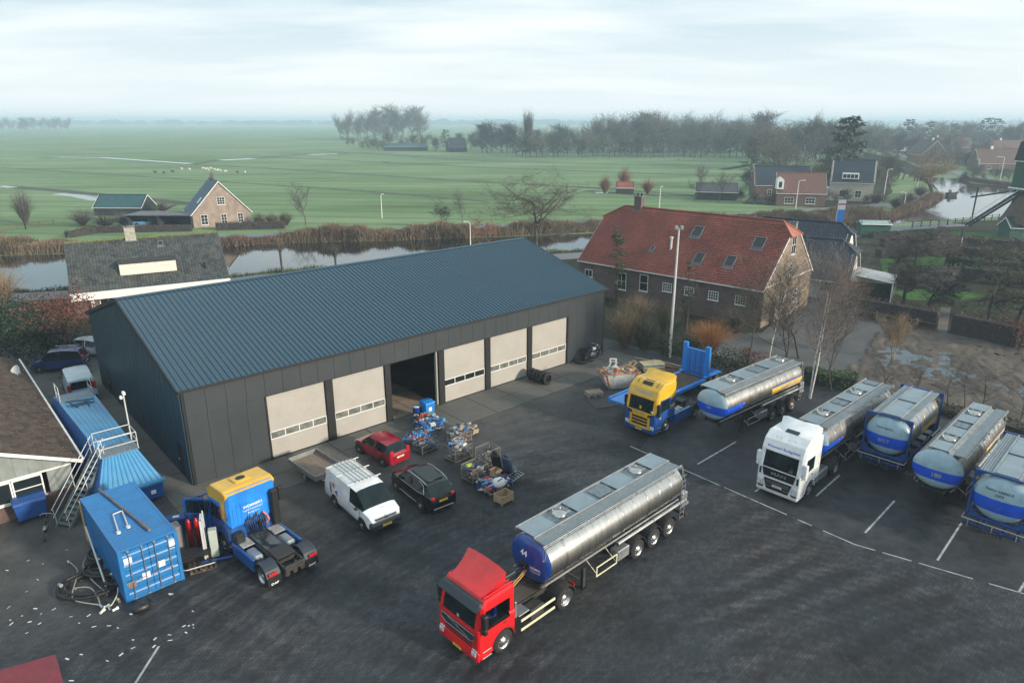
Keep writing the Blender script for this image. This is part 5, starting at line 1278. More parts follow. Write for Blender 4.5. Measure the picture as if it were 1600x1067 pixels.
for i in range(5):mb.path([(-1.1,.2-i*.1,1.1),(-1.6,.3-i*.2,1.13),(-2.3,.1+i*.08,1.12),(-3.0,.25-i*.12,1.13)],.018,5)
mb.build('trailing_cables',BLACK,daf)
fifth_wheel(daf,-3.35)
mb=MB();mb.cbox(-4.6,-4.45,-.5,.5,.72,1.0,.03)
for y in(-.38,0,.38):mb.tube((-4.2,y,.62),(-4.55,y,.62),.12,n=10)
mb.build('rear_crossmember',CHAS,daf)
T=Matrix.Translation((.98,1.24,0))@Matrix.Rotation(R(-138),4,'Z')
mb=MB(T);mb.prism([(-1.30,.95),(0,.95),(0,1.72),(-.02,1.75),(-.10,2.50),(-.25,2.6),(-1.2,2.6),(-1.3,2.5),(-1.3,1.8),(-1.18,1.78),(-1.18,2.45),(-1.1,2.5),(-.3,2.5),(-.2,2.42),(-.12,1.80),(-1.3,1.77)],-.03,.03,'y');dd=mb.build('open_door',P_BLUE,daf)
mb=MB(T);mb.box(-1.18,-.13,-.008,.008,1.80,2.5);mb.build('door_window',WSG,dd)
# cars
def car(name,label,cat,loc,rot,st,group=None):
 """car lofted from cross-sections; st['sec'] = list of (x, belt z, roof z, half width belt, half width roof, flag)"""
 c=thing(name,label,cat,loc,rot,group);S=st['sec'];sill=st.get('sill',.28)
 def ring(s):
  x,zb,zr,wb,wr,fl=s;r=[(x,-wb*.93,sill),(x,-wb,sill+.16),(x,-wb*1.0,(sill+zb)/2+.08),(x,-wb*.97,zb)]
  r+=[(x,-wr-(wb*.97-wr)*.12,zr-.06 if zr>zb+.1 else zb+(zr-zb)*.5),(x,-wr*.8,zr-.01),(x,0,zr+.02*(zr>zb+.1))]
  return r+[(a,-b,d)for a,b,d in r[:-1][::-1]]
 n=13;body=MB();glass={}
 rs=[ring(s)for s in S]
 for k in range(len(S)-1):
  a,b=rs[k],rs[k+1];fa=S[k][5]
  for i in range(n-1):
   q=[a[i],a[i+1],b[i+1],b[i]]
   side=i in(3,8);topf=i in(4,5,6,7)
   if fa=='glassside' and side:glass.setdefault(('side_window',k,i),[]).append(q)
   elif fa=='screen' and(topf or side):glass.setdefault(('windscreen',0,0),[]).append(q)
   elif fa=='rear' and(topf or side):glass.setdefault(('rear_window',0,0),[]).append(q)
   else:body.add(q,[[0,1,2,3]],1 if(fa=='glassroof' and topf)else 0,True)
  body.add([a[0],a[-1],b[-1],b[0]],[[0,1,2,3]])
 for e in(0,-1):body.add(rs[e],[list(range(n))])
 bo=body.build('body',[st['mat'],WSG],c)
 import bmesh
 bm=bmesh.new();bm.from_mesh(bo.data);bmesh.ops.remove_doubles(bm,verts=bm.verts[:],dist=.0005);bmesh.ops.recalc_face_normals(bm,faces=bm.faces[:])
 for e_ in bm.edges:
  if len(e_.link_faces)==2 and e_.calc_face_angle(0)>R(38):e_.smooth=False
 bm.to_mesh(bo.data);bm.free()
 for key,qs in glass.items():
  m_=MB()
  for q in qs:m_.add(q,[[0,1,2,3]],0,False)
  m_.build(key[0],st.get('glass',WSG),bo,fix=False)
 wb_=max(s[3]for s in S)
 for x in(st['fa'],st['ra']):
  for s in(1,-1):
   m_=MB();m_.tube((x,s*(wb_-.2),st['wr']+.02),(x,s*(wb_+.004),st['wr']+.02),st['wr']+.075,n=24);m_.build('wheel_arch',BLACK,bo)
   wheel(c,x,s*(wb_+.018),st['wr'],.2,s,st.get('rim',RIMG),bolts=0)
 for s in(1,-1):
  m_=MB();m_.cbox(st['mx']-.1,st['mx']+.08,s*(wb_+.09)-.09,s*(wb_+.09)+.09,st['mz'],st['mz']+.13,.03);m_.build('mirror',st.get('mirm',st['mat']),bo)
  xr=S[0][0];zl=st.get('lz',.85);m_=MB();w0_=S[0][3];m_.cbox(xr-.012,xr+.12,min(s*(w0_-.22),s*(w0_+.02)),max(s*(w0_-.22),s*(w0_+.02)),zl,zl+st.get('lh',.2),.03);m_.build('rear_lamp',REDL,bo)
  xf=S[-1][0];m_=MB();w9=(S[-1][3]+S[-2][3])/2;m_.cbox(xf-.26,xf-.10,min(s*(w9-.26),s*(w9+.0)),max(s*(w9-.26),s*(w9+.0)),st.get('fz',.58),st.get('fz',.58)+.13,.03);m_.build('headlight',LAMP,bo)
  m_=MB();m_.box(st['fa']+.45,st['ra']-.45,s*(wb_*.985)-.002,s*(wb_*1.004),sill+.02,sill+.05)if False else None
  if st.get('door_x'):
   m_=MB()
   for x in st['door_x']:m_.box(x-.008,x+.008,min(s*wb_*.99,s*(wb_+.003)),max(s*wb_*.99,s*(wb_+.003)),sill+.12,S[2][1]-.08)
   m_.build('door_gap',BLACK,bo)
 return c,bo
hatch=[(-2.02+.0,.80,.82,.70,.60,0),(-1.96,.95,.98,.78,.62,'rear'),(-1.50,.98,1.38,.82,.54,'glassside'),(-1.1,.95,1.44,.84,.56,'glassside'),(-.55,.93,1.46,.84,.58,0),(-.47,.93,1.46,.84,.58,'glassside'),(.35,.92,1.46,.84,.58,'screen'),(1.0,.92,1.0,.82,.66,0),(1.55,.80,.86,.78,.58,0),(1.92,.55,.62,.62,.45,0)]
hatch=[(x,a,b,c,d,f)for x,a,b,c,d,f in hatch]
cr0=at(598,729);cr1=at(562,709);ra=math.atan2(cr1.y-cr0.y,cr1.x-cr0.x)
def axle_loc(rear_px,front_px,half,ra_x,side):
 a=at(*rear_px);b=at(*front_px);d=(b-a).normalized();nrm=Vector((-d.y,d.x,0))*side
 return a+nrm*half-d*ra_x,math.atan2(d.y,d.x)
def place(rear_px,front_px,half,ra_x,fa_x,side):
 """root position from the contact points of the two wheels nearest the camera; side: +1 when they are the left wheels"""
 a=at(*rear_px);b=at(*front_px);d=(b-a).normalized();left=Vector((-d.y,d.x,0))
 mid=(a+b)/2-left*half*side
 return mid-d*((ra_x+fa_x)/2),math.atan2(d.y,d.x)
loc,ro=place((598,729),(562,709),.83,-1.32,1.15,1)
redcar,rb=car('parked_car','crimson hatchback parked with its tail to the camera near the overhead doors','car',loc,ro,dict(sec=hatch,mat=P_REDM,fa=1.15,ra=-1.32,wr=.31,mx=.75,mz=.95,lz=.80,lh=.34,rim=RIMG,door_x=(.62,-.52)))
T=Matrix.Translation((-2.035,0,.62))@Matrix.Rotation(math.pi,4,'Z');plate(redcar,T,txt='17-PPX-2',mat=M('cream_plate',(.72,.62,.35),.4))
suv=[(-2.28,.75,.80,.72,.60,0),(-2.22,1.02,1.06,.84,.68,'rear'),(-1.78,1.08,1.60,.90,.62,'glassside'),(-1.1,1.04,1.66,.92,.64,'glassside'),(-.6,1.02,1.68,.92,.65,0),(-.5,1.02,1.68,.92,.65,'glassside'),(.45,1.0,1.62,.92,.62,'screen'),(1.15,1.0,1.06,.90,.72,0),(1.85,.90,.96,.86,.66,0),(2.20,.62,.70,.70,.5,0)]
suv[3]=(*suv[3][:5],'glassside')
loc,ro=place((655,797),(621,769),.92,-1.42,1.28,1)
suvc,sb=car('parked_car','black SUV with silver roof rails between the white van and the heaped crates','car',loc,ro,dict(sec=suv,mat=P_NAVY,fa=1.28,ra=-1.42,wr=.36,mx=.85,mz=1.05,lz=.92,lh=.16,sill=.30,door_x=(.72,-.55)))
for s in(1,-1):
 mb=MB();mb.path([(-1.65,s*.64,1.60),(-1.2,s*.66,1.70),(-.2,s*.67,1.73),(.30,s*.64,1.66)],.022,6);mb.build('roof_rail',CHROME,sb)
 mb=MB();mb.path([(-1.75,s*.88,1.16),(-1.2,s*.905,1.08),(.9,s*.905,1.04)],.014,5);mb.path([(-1.72,s*.86,1.18),(-1.45,s*.72,1.52),(-1.0,s*.69,1.60)],.014,5);mb.build('window_trim',CHROME,sb)
 mb=MB();mb.tube((-1.0,s*.935,.40),(.85,s*.935,.40),.018,n=5);mb.build('sill_trim',CHROME,sb)
mb=MB();mb.cbox(-2.33,-2.24,-.62,.62,.36,.42,.012);mb.build('bumper_trim',CHROME,sb)
mb=MB();mb.prism([(-1.5,1.635),(-1.5,1.70),(.1,1.70),(.1,1.66)],-.48,.48,'y',inset=.005);mb.build('glass_roof',WSG,sb)
T=Matrix.Translation((-2.29,0,.74))@Matrix.Rotation(math.pi,4,'Z');plate(suvc,T,txt='XV-339-R')
mpv=[(-2.1,.85,.90,.74,.64,0),(-2.05,1.0,1.05,.82,.70,'rear'),(-1.82,1.05,1.72,.86,.70,'glassside'),(-1.0,1.03,1.80,.88,.72,'glassside'),(-.4,1.02,1.81,.88,.72,0),(-.32,1.02,1.81,.88,.72,'glassside'),(.5,1.0,1.72,.88,.68,'screen'),(1.15,1.0,1.08,.86,.70,0),(1.75,.88,.94,.82,.62,0),(2.05,.6,.66,.66,.48,0)]
mp_=(at(62,588)+at(92,583))/2
mpvc,mb_=car('parked_car','dark blue people carrier behind the tiled building on the left','car',(-38.2,54.3,0),R(192),dict(sec=mpv,mat=P_NVY2,fa=1.25,ra=-1.35,wr=.32,mx=.9,mz=1.05,lz=1.0,lh=.3))
for s in(1,-1):
 mb=MB();mb.tube((-1.5,s*.68,1.84),(.3,s*.68,1.82),.022,n=6);mb.build('roof_rail',CHROME,mb_)
plate(mpvc,Matrix.Translation((-2.12,0,.62))@Matrix.Rotation(math.pi,4,'Z'),txt='45-NJ-TK')
sedan=[(-2.25,.78,.84,.70,.58,0),(-2.18,.98,1.04,.80,.66,'rear'),(-1.75,1.0,1.42,.86,.60,'glassside'),(-1.0,.97,1.52,.88,.60,'glassside'),(-.42,.95,1.54,.88,.62,0),(-.34,.95,1.54,.88,.62,'glassside'),(.55,.93,1.46,.88,.60,'screen'),(1.3,.92,.98,.86,.68,0),(1.85,.82,.88,.80,.6,0),(2.2,.55,.62,.64,.46,0)]
car('parked_car','silver estate car whose nose goes behind the workshop gable','car',(-37.3,58.1,0),R(-14),dict(sec=sedan,mat=P_SILV,fa=1.35,ra=-1.35,wr=.32,mx=.95,mz=.98,lz=.9,lh=.14,door_x=(.7,-.38)))
def van(label,loc,rot,kind='white',mat=P_WHT,group=None):
 vs_=[(-2.55,1.10,1.80,.88,.80,0),(-2.50,1.12,1.90,.95,.80,0),(-2.2,1.12,1.95,.96,.80,0),(.32,1.12,1.96,.96,.80,'glassside'),(.92,1.10,1.92,.96,.78,'screen'),(1.72,1.12,1.20,.95,.76,0),(2.28,1.00,1.04,.90,.68,0),(2.45,.72,.78,.80,.55,0)]
 c,bo=car('panel_van',label,'van',loc,rot,dict(sec=vs_,mat=mat,fa=1.62,ra=-1.38,wr=.34,mx=1.30,mz=1.10,mirm=BLACK,lz=1.0,lh=.6,sill=.30,fz=.78,door_x=(1.42,.28)),group)
 return c,bo
loc,ro=place((524,792),(566,829),.96,-1.38,1.62,-1)
vn,vb=van('white panel van with roof rack and red and blue logo parked beside the black SUV',loc,ro)
mb=MB();mb.prism([(2.36,.30),(2.50,.34),(2.53,.55),(2.45,.74),(2.2,.78),(2.2,.30)],-.90,.90,'y',inset=.08);bu=mb.build('bumper',PLASTB,vb)
mb=MB();mb.cbox(2.40,2.475,-.60,.60,.775,.83,.01);mb.cbox(2.37,2.45,-.62,.62,.88,.91,.01);mb.build('grille',CHROME,bu)
mb=MB();mb.cbox(2.36,2.44,-.62,.62,.832,.875,.01);mb.build('grille_gap',BLACK,bu)
mb=MB();mb.tube((2.42,0,.88),(2.49,0,.87),.085,n=16);mb.build('badge',CHROME,bu)
plate(vn,front_T(2.53,.42),txt='VJ-912-L')
mb=MB()
for x in(-2.1,-.9,.35):mb.tube((x,-.98,2.06),(x,.98,2.06),.028,n=6);[mb.tube((x,s*.78,1.9),(x,s*.78,2.06),.02,n=5)for s in(1,-1)]
rk=mb.build('roof_rack',ZINC,vb)
mb=MB()
for i in range(6):y=-.55+i*.22;mb.cbox(-2.25,.45,y,y+.05,2.09,2.12,.006)
mb.build('ladder_slats',ALU,rk)
for s in(-1,1):
 sg=s
 lettering('J',.62,INK,vb,lambda u,v:(-1.75-sg*-1*u*-1*-1,sg*.972,1.12+v),bold=.03)
 lettering('V',.36,P_RED,vb,lambda u,v:(-1.38+(u if sg<0 else-u),sg*.972,1.32+v),bold=.06)
 lettering('<',.52,INKB,vb,lambda u,v:(-1.08+(u if sg<0 else-u),sg*.972,.98+v),bold=.04)
 lettering('T',.30,P_RED,vb,lambda u,v:(-1.2+(u if sg<0 else-u),sg*.972,.66+v),bold=.05)
 lettering('installaties',.10,INK,vb,lambda u,v:(.72+(u if sg<0 else-u),sg*.972,.92+v))
lettering('VISSER',.13,INKG,vb,lambda u,v:(1.98-v*.97,u,1.135+v*.2+.02))
van2,v2b=van('pale blue van parked nose first beyond the tiled building, rear doors to the camera',(-33.3,48.9,0),R(128),mat=M('pale_blue_van_paint',(.40,.52,.58),.35,var=.08,coat=.4,dirt=.2))
mb=MB();mb.prism([(-.72,1.2),(.72,1.2),(.66,1.75),(-.66,1.75)],-2.58,-2.56,'x');mb.build('rear_window',WSG,v2b)
plate(van2,Matrix.Translation((-2.57,0,.62))@Matrix.Rotation(math.pi,4,'Z'),txt='VB-RD-88')
mb=MB();mb.cbox(-2.66,-2.5,-.9,.9,.35,.55,.04);mb.build('bumper',PLAST,v2b)
fl0=(at(503,755)+at(548,738))/2
ft=thing('flatbed_trailer','low aluminium flatbed trailer with brown plank floor behind the white van','trailer',(-11.55,36.05,0),R(135.5))
mb=MB();mb.cbox(-1.55,1.55,-.92,.92,.56,.62,.01);mb.build('chassis_plate',ALU,ft)
PLK=M('grey_brown_plank',(.20,.15,.12),.85,var=.25,scale=2,stretch=(.4,5,1),island=.15)
for i in range(7):
 mb=MB();y=-.90+i*.258;mb.cbox(-1.5,1.5,y,y+.25,.622,.645,.004);mb.build('floor_plank',PLK,ft)
for s in(1,-1):
 mb=MB();mb.cbox(-1.55,1.55,s*.93-.02,s*.93+.02,.58,.90,.01);mb.cbox(-1.56,1.56,s*.955-.012,s*.955+.012,.84,.90,.005);mb.build('side_board',ALU,ft)
 mb=MB();mb.cbox(min(s*1.53,s*1.57),max(s*1.53,s*1.57),-.905,.905,.58,.90,.01);mb.build('end_board',ALU,ft)
 wheel(ft,-.1,s*.86,.28,.17,s,RIMG,bolts=0)
mb=MB();mb.tube((-1.5,-.5,.5),(-2.5,0,.5),.035,n=6);mb.tube((-1.5,.5,.5),(-2.5,0,.5),.035,n=6);mb.tube((-2.5,0,.5),(-2.85,0,.5),.045,n=8);mb.tube((-2.3,.12,.02),(-2.3,.12,.62),.03,n=6);mb.build('drawbar',ZINC,ft)
# tiled building at the left edge
BOARD=M('grey_green_boarding',(.22,.25,.24),.65,var=.12,scale=2,dirt=.4,dirtcol=(.10,.11,.10))
lw=Vector((-24.0,33.3,0))
la=R(132.0)
lb=thing('office_building','building with brown tiled roof, grey boarded gable and white windows at the left edge','building',(lw.x,lw.y,0),la)
BL,BW,BE,BR=21.0,12.5,2.75,5.6
def roofz(y):return BE+(BR-BE)*(1-abs(y-BW/2)/(BW/2))
mb=MB();mb.box(.25,BL,0,.25,0,BE);mb.build('side_wall',BRICK_RED,lb)
mb=MB();mb.box(.25,BL,BW-.25,BW,0,BE);mb.build('side_wall',BRICK_RED,lb)
mb=MB();mb.box(BL-.25,BL,.26,BW-.26,0,BE);mb.build('rear_wall',BRICK_RED,lb)
mb=MB();mb.box(0,.24,0,BW,0,.95);mb.build('brick_plinth',BRICK_RED,lb)
for i in range(int(BW/.62)):
 y0=i*.62+.004;y1=y0+.612;o=MB()
 top=lambda y:roofz(y)-.12
 o.prism([(y0,2.25),(y1,2.25),(y1,top(y1)),(y0,top(y0))],.02,.20,'x');o.build('gable_board',BOARD,lb)
mb=MB();mb.box(.03,.2,.02,1.15,.952,2.247);mb.build('corner_boarding',BOARD,lb)
mb=MB();mb.box(.0,.03,.0,9,2.2,2.30);mb.build('cover_strip',WHITE,lb)
gw=((0,0,0),(0,1,0),(-1,0,0))
window(lb,gw,2.05,.98,1.35,1.2,1,2);window(lb,gw,3.85,.98,2.2,1.2,1,1);window(lb,gw,5.65,.98,1.35,1.2,1,2);window(lb,gw,7.5,.98,2.2,1.2,1,1)
mb=MB();mb.box(.26,4.0,.3,BW-.3,.0,.02);mb.build('floor',CONCRETE,lb)
for s in(0,1):
 ext=.5;sl=math.hypot(BW/2,BR-BE);k=(BR-BE)/sl;c=(BW/2)/sl
 O=Vector((0,-ext*c,BE-ext*k))if s==0 else Vector((0,BW+ext*c,BE-ext*k));v=Vector((0,c if s==0 else-c,k));n=Vector((0,-k if s==0 else k,c));H=sl+ext
 b=MB();A_=[O+Vector((-.45,0,0)),O+Vector((BL+.3,0,0)),O+Vector((BL+.3,0,0))+v*H,O+Vector((-.45,0,0))+v*H]
 b.poly([p-n*.01 for p in A_]);b.poly([p-n*.1 for p in A_])
 for i in range(4):b.poly([A_[i]-n*.01,A_[(i+1)%4]-n*.01,A_[(i+1)%4]-n*.1,A_[i]-n*.1])
 ro_=b.build('roof',T_BROWN,lb)
 if s==0:
  t_=MB();tiles(t_,O,(1,0,0),v,H,lambda t:-.42,lambda t:BL+.3,.34,.30,lift=.04);tt=t_.build('roof_tiles',T_BROWN,ro_,fix=False);tt['kind']='stuff'
 g=MB();sg=-1 if s==0 else 1;g.cbox(-.5,BL+.35,min(O.y,O.y+sg*.14),max(O.y,O.y+sg*.14),O.z-.06,O.z+.04,.03);g.build('gutter',WHITE,lb)
mb=MB()
for s in(0,1):
 yo=-.5 if s==0 else BW+.5;mb.prism([(yo,roofz(0)-.42),(yo,roofz(0)-.22),(BW/2,BR+.0),(BW/2,BR-.2)],-.50,-.455,'x')
mb.build('bargeboard',WHITE,lb)
mb=MB();mb.box(-.45,.02,.05,BW,2.32,2.36)if False else mb.poly([(-.45,-.4,2.5),(-.45,BW/2,BR-.15),(.02,BW/2,BR-.15),(.02,-.4,2.5)]);mb.build('verge_soffit',BOARD,lb)
mb=MB();r7=random.Random(5);v=Vector((0,c,k));n=Vector((0,-k,c));O=Vector((0,-.5*c,BE-.5*k))
for i in range(420):
 p=O+Vector((r7.uniform(0,BL),0,0))+v*abs(r7.gauss(0,2.2))+n*.075;a=r7.uniform(0,6.28);q=r7.uniform(.015,.045)
 d1=Vector((math.cos(a),0,0))*q+v*math.sin(a)*q;d2=n.cross(d1);mb.poly([p-d1,p-d2*.6,p+d1,p+d2*.6])
o=mb.build('lichen_flecks',M('pale_lichen',(.38,.40,.36),.9,var=.3),lb);o['kind']='stuff'
sdh=thing('satellite_dish','white satellite dish at the eave of the brown tiled roof','satellite dish',tuple((lw+Vector((math.cos(la)*16.6,math.sin(la)*16.6,0))+Vector((0,0,2.9)))))
mb=MB();Td=Matrix.Rotation(R(60),4,'X');mb.T=Matrix.Rotation(R(-25),4,'Z')@Td
mb.lathe([(.10,.48),(.04,.36),(.01,.2),(0,0)],'z',24,c=(0,0,.25));mb.lathe([(.085,.48),(.025,.36),(-.005,.2),(-.015,0)],'z',24,c=(0,0,.25));mb.build('dish',WHITE,sdh)
mb=MB();mb.tube((0,0,-.5),(0,.0,.3),.03,n=6);mb.tube((0,0,.15),(0,-.2,.3),.02,n=5);mb.build('mount',ZINC,sdh)
wh=at(50,815);wbin=thing('waste_container','blue wheeled waste container under the office windows','waste container',(wh.x-.2,wh.y+.35,0),R(42))
BINB=M('blue_bin_plastic',(.012,.07,.26),.45,var=.15,dirt=.25)
mb=MB();v=[(-.62,-.40,.22),(.62,-.40,.22),(.62,.40,.22),(-.62,.40,.22),(-.70,-.50,1.10),(.70,-.50,1.10),(.70,.48,1.10),(-.70,.48,1.10)]
mb.add(v,[[0,3,2,1],[0,1,5,4],[1,2,6,5],[2,3,7,6],[3,0,4,7],[4,5,6,7]]);mb.cbox(-.73,.73,-.53,.50,1.08,1.14,.02);mb.build('body',BINB,wbin)
mb=MB();mb.prism([(-.52,1.145),(-.50,1.24),(0,1.34),(.46,1.26),(.5,1.145)],-.74,.74,'x',inset=.03);mb.cbox(-.3,.3,-.58,-.53,1.16,1.2,.015);mb.build('lid',BINB,wbin)
for x in(-.55,.55):
 for y in(-.34,.34):mb=MB();mb.tube((x,y-.03,.1),(x,y+.03,.1),.10,n=12);mb.cbox(x-.04,x+.04,y-.04,y+.04,.12,.24,.01);mb.build('castor',BLACK,wbin)
def bicycle(name,label,loc,rot,col,lean=.15,kick=True,heavy=False):
 b=thing(name,label,'bicycle' if not heavy else 'motorbike',loc,rot);b.rotation_euler=(lean,0,rot)
 r=.34;wbz=.53
 for x in(-wbz,wbz):
  mb=MB();n=20
  for i in range(n):
   a,c2=2*math.pi*i/n,2*math.pi*(i+1)/n
   mb.tube((x+r*math.cos(a),0,r+r*math.sin(a)),(x+r*math.cos(c2),0,r+r*math.sin(c2)),.024 if not heavy else.045,n=5,cap=False)
  w_=mb.build('wheel',TYRE,b);mb=MB()
  for i in range(10):a=math.pi*i/10;mb.tube((x-r*math.cos(a),0,r-r*math.sin(a)),(x+r*math.cos(a),0,r+r*math.sin(a)),.004,n=3,cap=False)
  mb.tube((x,-.05,r),(x,.05,r),.03,n=8);mb.build('spokes',CHROME,w_)
 mb=MB();bb=(-.05,0,.30);st_=(-.20,0,.82);hd_=(.36,0,.84);hd2=(.40,0,.66)
 for a,c2 in((bb,st_),(st_,hd_),(bb,hd2),(bb,(-wbz,0,r)),(st_,(-wbz,0,r)),(hd_,hd2),(hd2,(wbz,0,r))):mb.tube(a,c2,.022 if not heavy else.035,n=6)
 fr_=mb.build('frame',col,b)
 mb=MB();mb.tube(hd_,(.33,0,1.0),.018,n=5);mb.path([(.20,-.28,1.02),(.33,-.18,1.05),(.33,.18,1.05),(.20,.28,1.02)],.016,5);mb.build('handlebar',CHROME,b)
 mb=MB();mb.tube(st_,(-.23,0,.95),.015,n=5);mb.cbox(-.38,-.12,-.08,.08,.94,1.0,.03);mb.build('saddle',BLACK,b)
 if heavy:
  mb=MB();mb.cbox(-.22,.18,-.13,.13,.26,.54,.06);mb.build('engine',ALU,b)
  mb=MB();mb.cbox(-.10,.32,-.12,.12,.66,.86,.07);mb.build('fuel_tank',WHITE,b)
  mb=MB();mb.cbox(-.62,-.08,-.13,.13,.78,.88,.04);mb.build('seat',BLACK,b)
  mb=MB();mb.tube((.38,0,.88),(.50,0,.88),.09,n=12);mb.build('headlight',CHROME,b)
 else:
  mb=MB();mb.cbox(-.78,-.35,-.07,.07,.72,.75,.01);mb.tube((-.7,0,.73),(-wbz,0,r),.01,n=4);mb.build('luggage_rack',CHROME,b)
 return b
P_=at(72,836);bicycle('bicycle','dark bicycle leaning on its stand in front of the blue waste container',(P_.x,P_.y,0),R(118),BLACK)
mb_=at(925,590)
bicycle('moped','small motorbike with white tank leaning on the workshop wall by the last door',tuple(G0+gu*33.3-gv*.75),GA+R(8),BLACK,.12,heavy=True).scale=(1.35,)*3
bicycle('bicycle','grey bicycle against the workshop wall behind the small motorbike',tuple(G0+gu*34.2-gv*.45),GA+R(-6),ZINC,.1)
# long blue settling tank beside the building
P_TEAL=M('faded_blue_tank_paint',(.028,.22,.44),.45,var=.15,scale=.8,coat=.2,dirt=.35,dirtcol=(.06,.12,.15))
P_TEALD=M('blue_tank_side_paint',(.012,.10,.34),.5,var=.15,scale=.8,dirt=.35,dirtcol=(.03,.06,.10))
sk=thing('settling_tank','long blue steel settling tank with ribbed lid, railings and sloping front beside the workshop','tank',(-20.45,32.45,0),R(132.4))
SL,SH,TW,BW2=13.0,2.85,.85,1.6
def sect(x,w1,w0=BW2):return[(x,-w0,0),(x,-w0,1.15),(x,-w1,SH),(x,w1,SH),(x,w0,1.15),(x,w0,0)]
mb=MB();q=[(.9,-BW2+.0,0),(.0,-BW2,1.2),(.0,-BW2,1.2),(.0,BW2,1.2),(.0,BW2,1.2),(.9,BW2,0)];mid=sect(1.1,TW);far=sect(SL,1.05)
for A1,B1 in((q,mid),(mid,far)):
 for i in range(5):mb.poly([A1[i],A1[i+1],B1[i+1],B1[i]])
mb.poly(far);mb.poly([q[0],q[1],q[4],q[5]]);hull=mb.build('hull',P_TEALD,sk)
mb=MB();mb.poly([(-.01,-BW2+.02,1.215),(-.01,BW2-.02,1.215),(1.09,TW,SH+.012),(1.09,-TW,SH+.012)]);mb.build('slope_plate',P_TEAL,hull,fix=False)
for i in range(11):
 f=(i+.5)/11*2-1;mb=MB();mb.tube((-.01,f*(BW2-.08),1.24),(1.09,f*(TW-.04),SH+.03),.030,n=4);mb.build('slope_rib',P_TEAL,hull)
for i in range(8):
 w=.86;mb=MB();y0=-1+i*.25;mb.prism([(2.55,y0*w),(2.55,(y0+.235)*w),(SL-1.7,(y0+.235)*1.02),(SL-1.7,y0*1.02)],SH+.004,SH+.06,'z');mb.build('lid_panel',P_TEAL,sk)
mb=MB();mb.cbox(-.14,.16,-BW2-.1,BW2+.1,1.05,1.26,.03);mb.build('front_ledge',P_TEAL,sk)
mb=MB();mb.cbox(-.02,.85,-BW2+.05,BW2-.6,.2,1.04,.03);mb.build('front_bin',P_BLUE,sk)
mb=MB();mb.cbox(-.035,-.022,-1.15,-.9,.5,.72,.002);mb.build('white_badge',WINK,sk)
for(xa,xb)in((1.1,2.5),(SL-1.65,SL-.4)):
 mb=MB();mb.cbox(xa,xb,-.98,.98,SH+.005,SH+.06,.01);mb.build('platform',ALUP,sk)
 mb=MB();ys=(-.92,.92)
 for zz in(SH+.5,SH+1.0):
  if xa<4:mb.path([(xa+.5,ys[1],zz),(xa+.05,ys[1],zz),(xa+.05,ys[0],zz),(xb-.05,ys[0],zz),(xb-.05,ys[1],zz)],.024,6)
  else:mb.path([(xa,ys[0],zz),(xb,ys[0],zz)],.024,6);mb.path([(xa,ys[1],zz),(xb,ys[1],zz)],.024,6)
 for x in(xa+.05,xb-.05):
  for y in ys:mb.tube((x,y,SH+.05),(x,y,SH+1.0),.024,n=6)
 mb.build('railing',ZINC,sk)
mb=MB()
for p in(((SL-3.6,-.3),(SL-2.4,-.3)),((SL-3.0,-.7),(SL-3.0,.6)),((SL-2.4,-.8),(SL-1.9,.7)),((SL-3.4,.3),(SL-2.2,.5)),((SL-2.7,-.5),(SL-2.7,.8))):mb.tube((*p[0],SH+.1),(*p[1],SH+.1),.03,n=5)
mb.build('lid_ironwork',BLACK,sk)
mb=MB();mb.tube((2.6,-.95,SH),(2.6,-.95,SH+2.7),.04,n=8);lp=mb.build('lamp_pole',ZINC,sk)
mb=MB();mb.cbox(2.45,2.75,-1.05,-.9,SH+2.7,SH+2.92,.04);mb.cbox(2.5,2.7,-.88,-.74,SH+2.5,SH+2.7,.04);mb.build('floodlight',WHITE,lp)
for i in range(15):
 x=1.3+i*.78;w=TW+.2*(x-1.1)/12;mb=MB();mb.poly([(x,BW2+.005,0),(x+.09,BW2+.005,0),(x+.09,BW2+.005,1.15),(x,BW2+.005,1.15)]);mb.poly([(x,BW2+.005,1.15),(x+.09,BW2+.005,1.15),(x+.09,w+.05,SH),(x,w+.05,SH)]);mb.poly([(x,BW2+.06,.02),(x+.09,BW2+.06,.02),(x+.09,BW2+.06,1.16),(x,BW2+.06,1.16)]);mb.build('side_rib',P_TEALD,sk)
stair=thing('steel_stairs','steep grey steel stairs with twin handrails climbing to the blue settling tank','stairs',(-23.2,30.5,0),R(74))
mb=MB()
STG=M('grey_green_steel',(.13,.16,.16),.5,var=.2,dirt=.4)
for s in(-.42,.42):mb.prism([(0,0),(.22,0),(3.1,SH),(2.88,SH)],s-.03,s+.03,'y')
mb.build('stringer',STG,stair)
for i in range(13):
 f=(i+.6)/13.3;mb=MB();mb.cbox(.02+2.88*f,.26+2.88*f,-.385,.385,SH*f,SH*f+.035,.006);mb.build('tread',STG,stair)
for s in(-.42,.42):
 mb=MB()
 for h in(.5,.95):mb.tube((.0,s,h+.05),(3.0,s,SH+h),.022,n=6)
 for f in(.02,.5,.97):mb.tube((.1+2.88*f,s,SH*f),(.02+2.88*f,s,SH*f+.98),.02,n=5)
 mb.build('handrail',ZINC,stair)
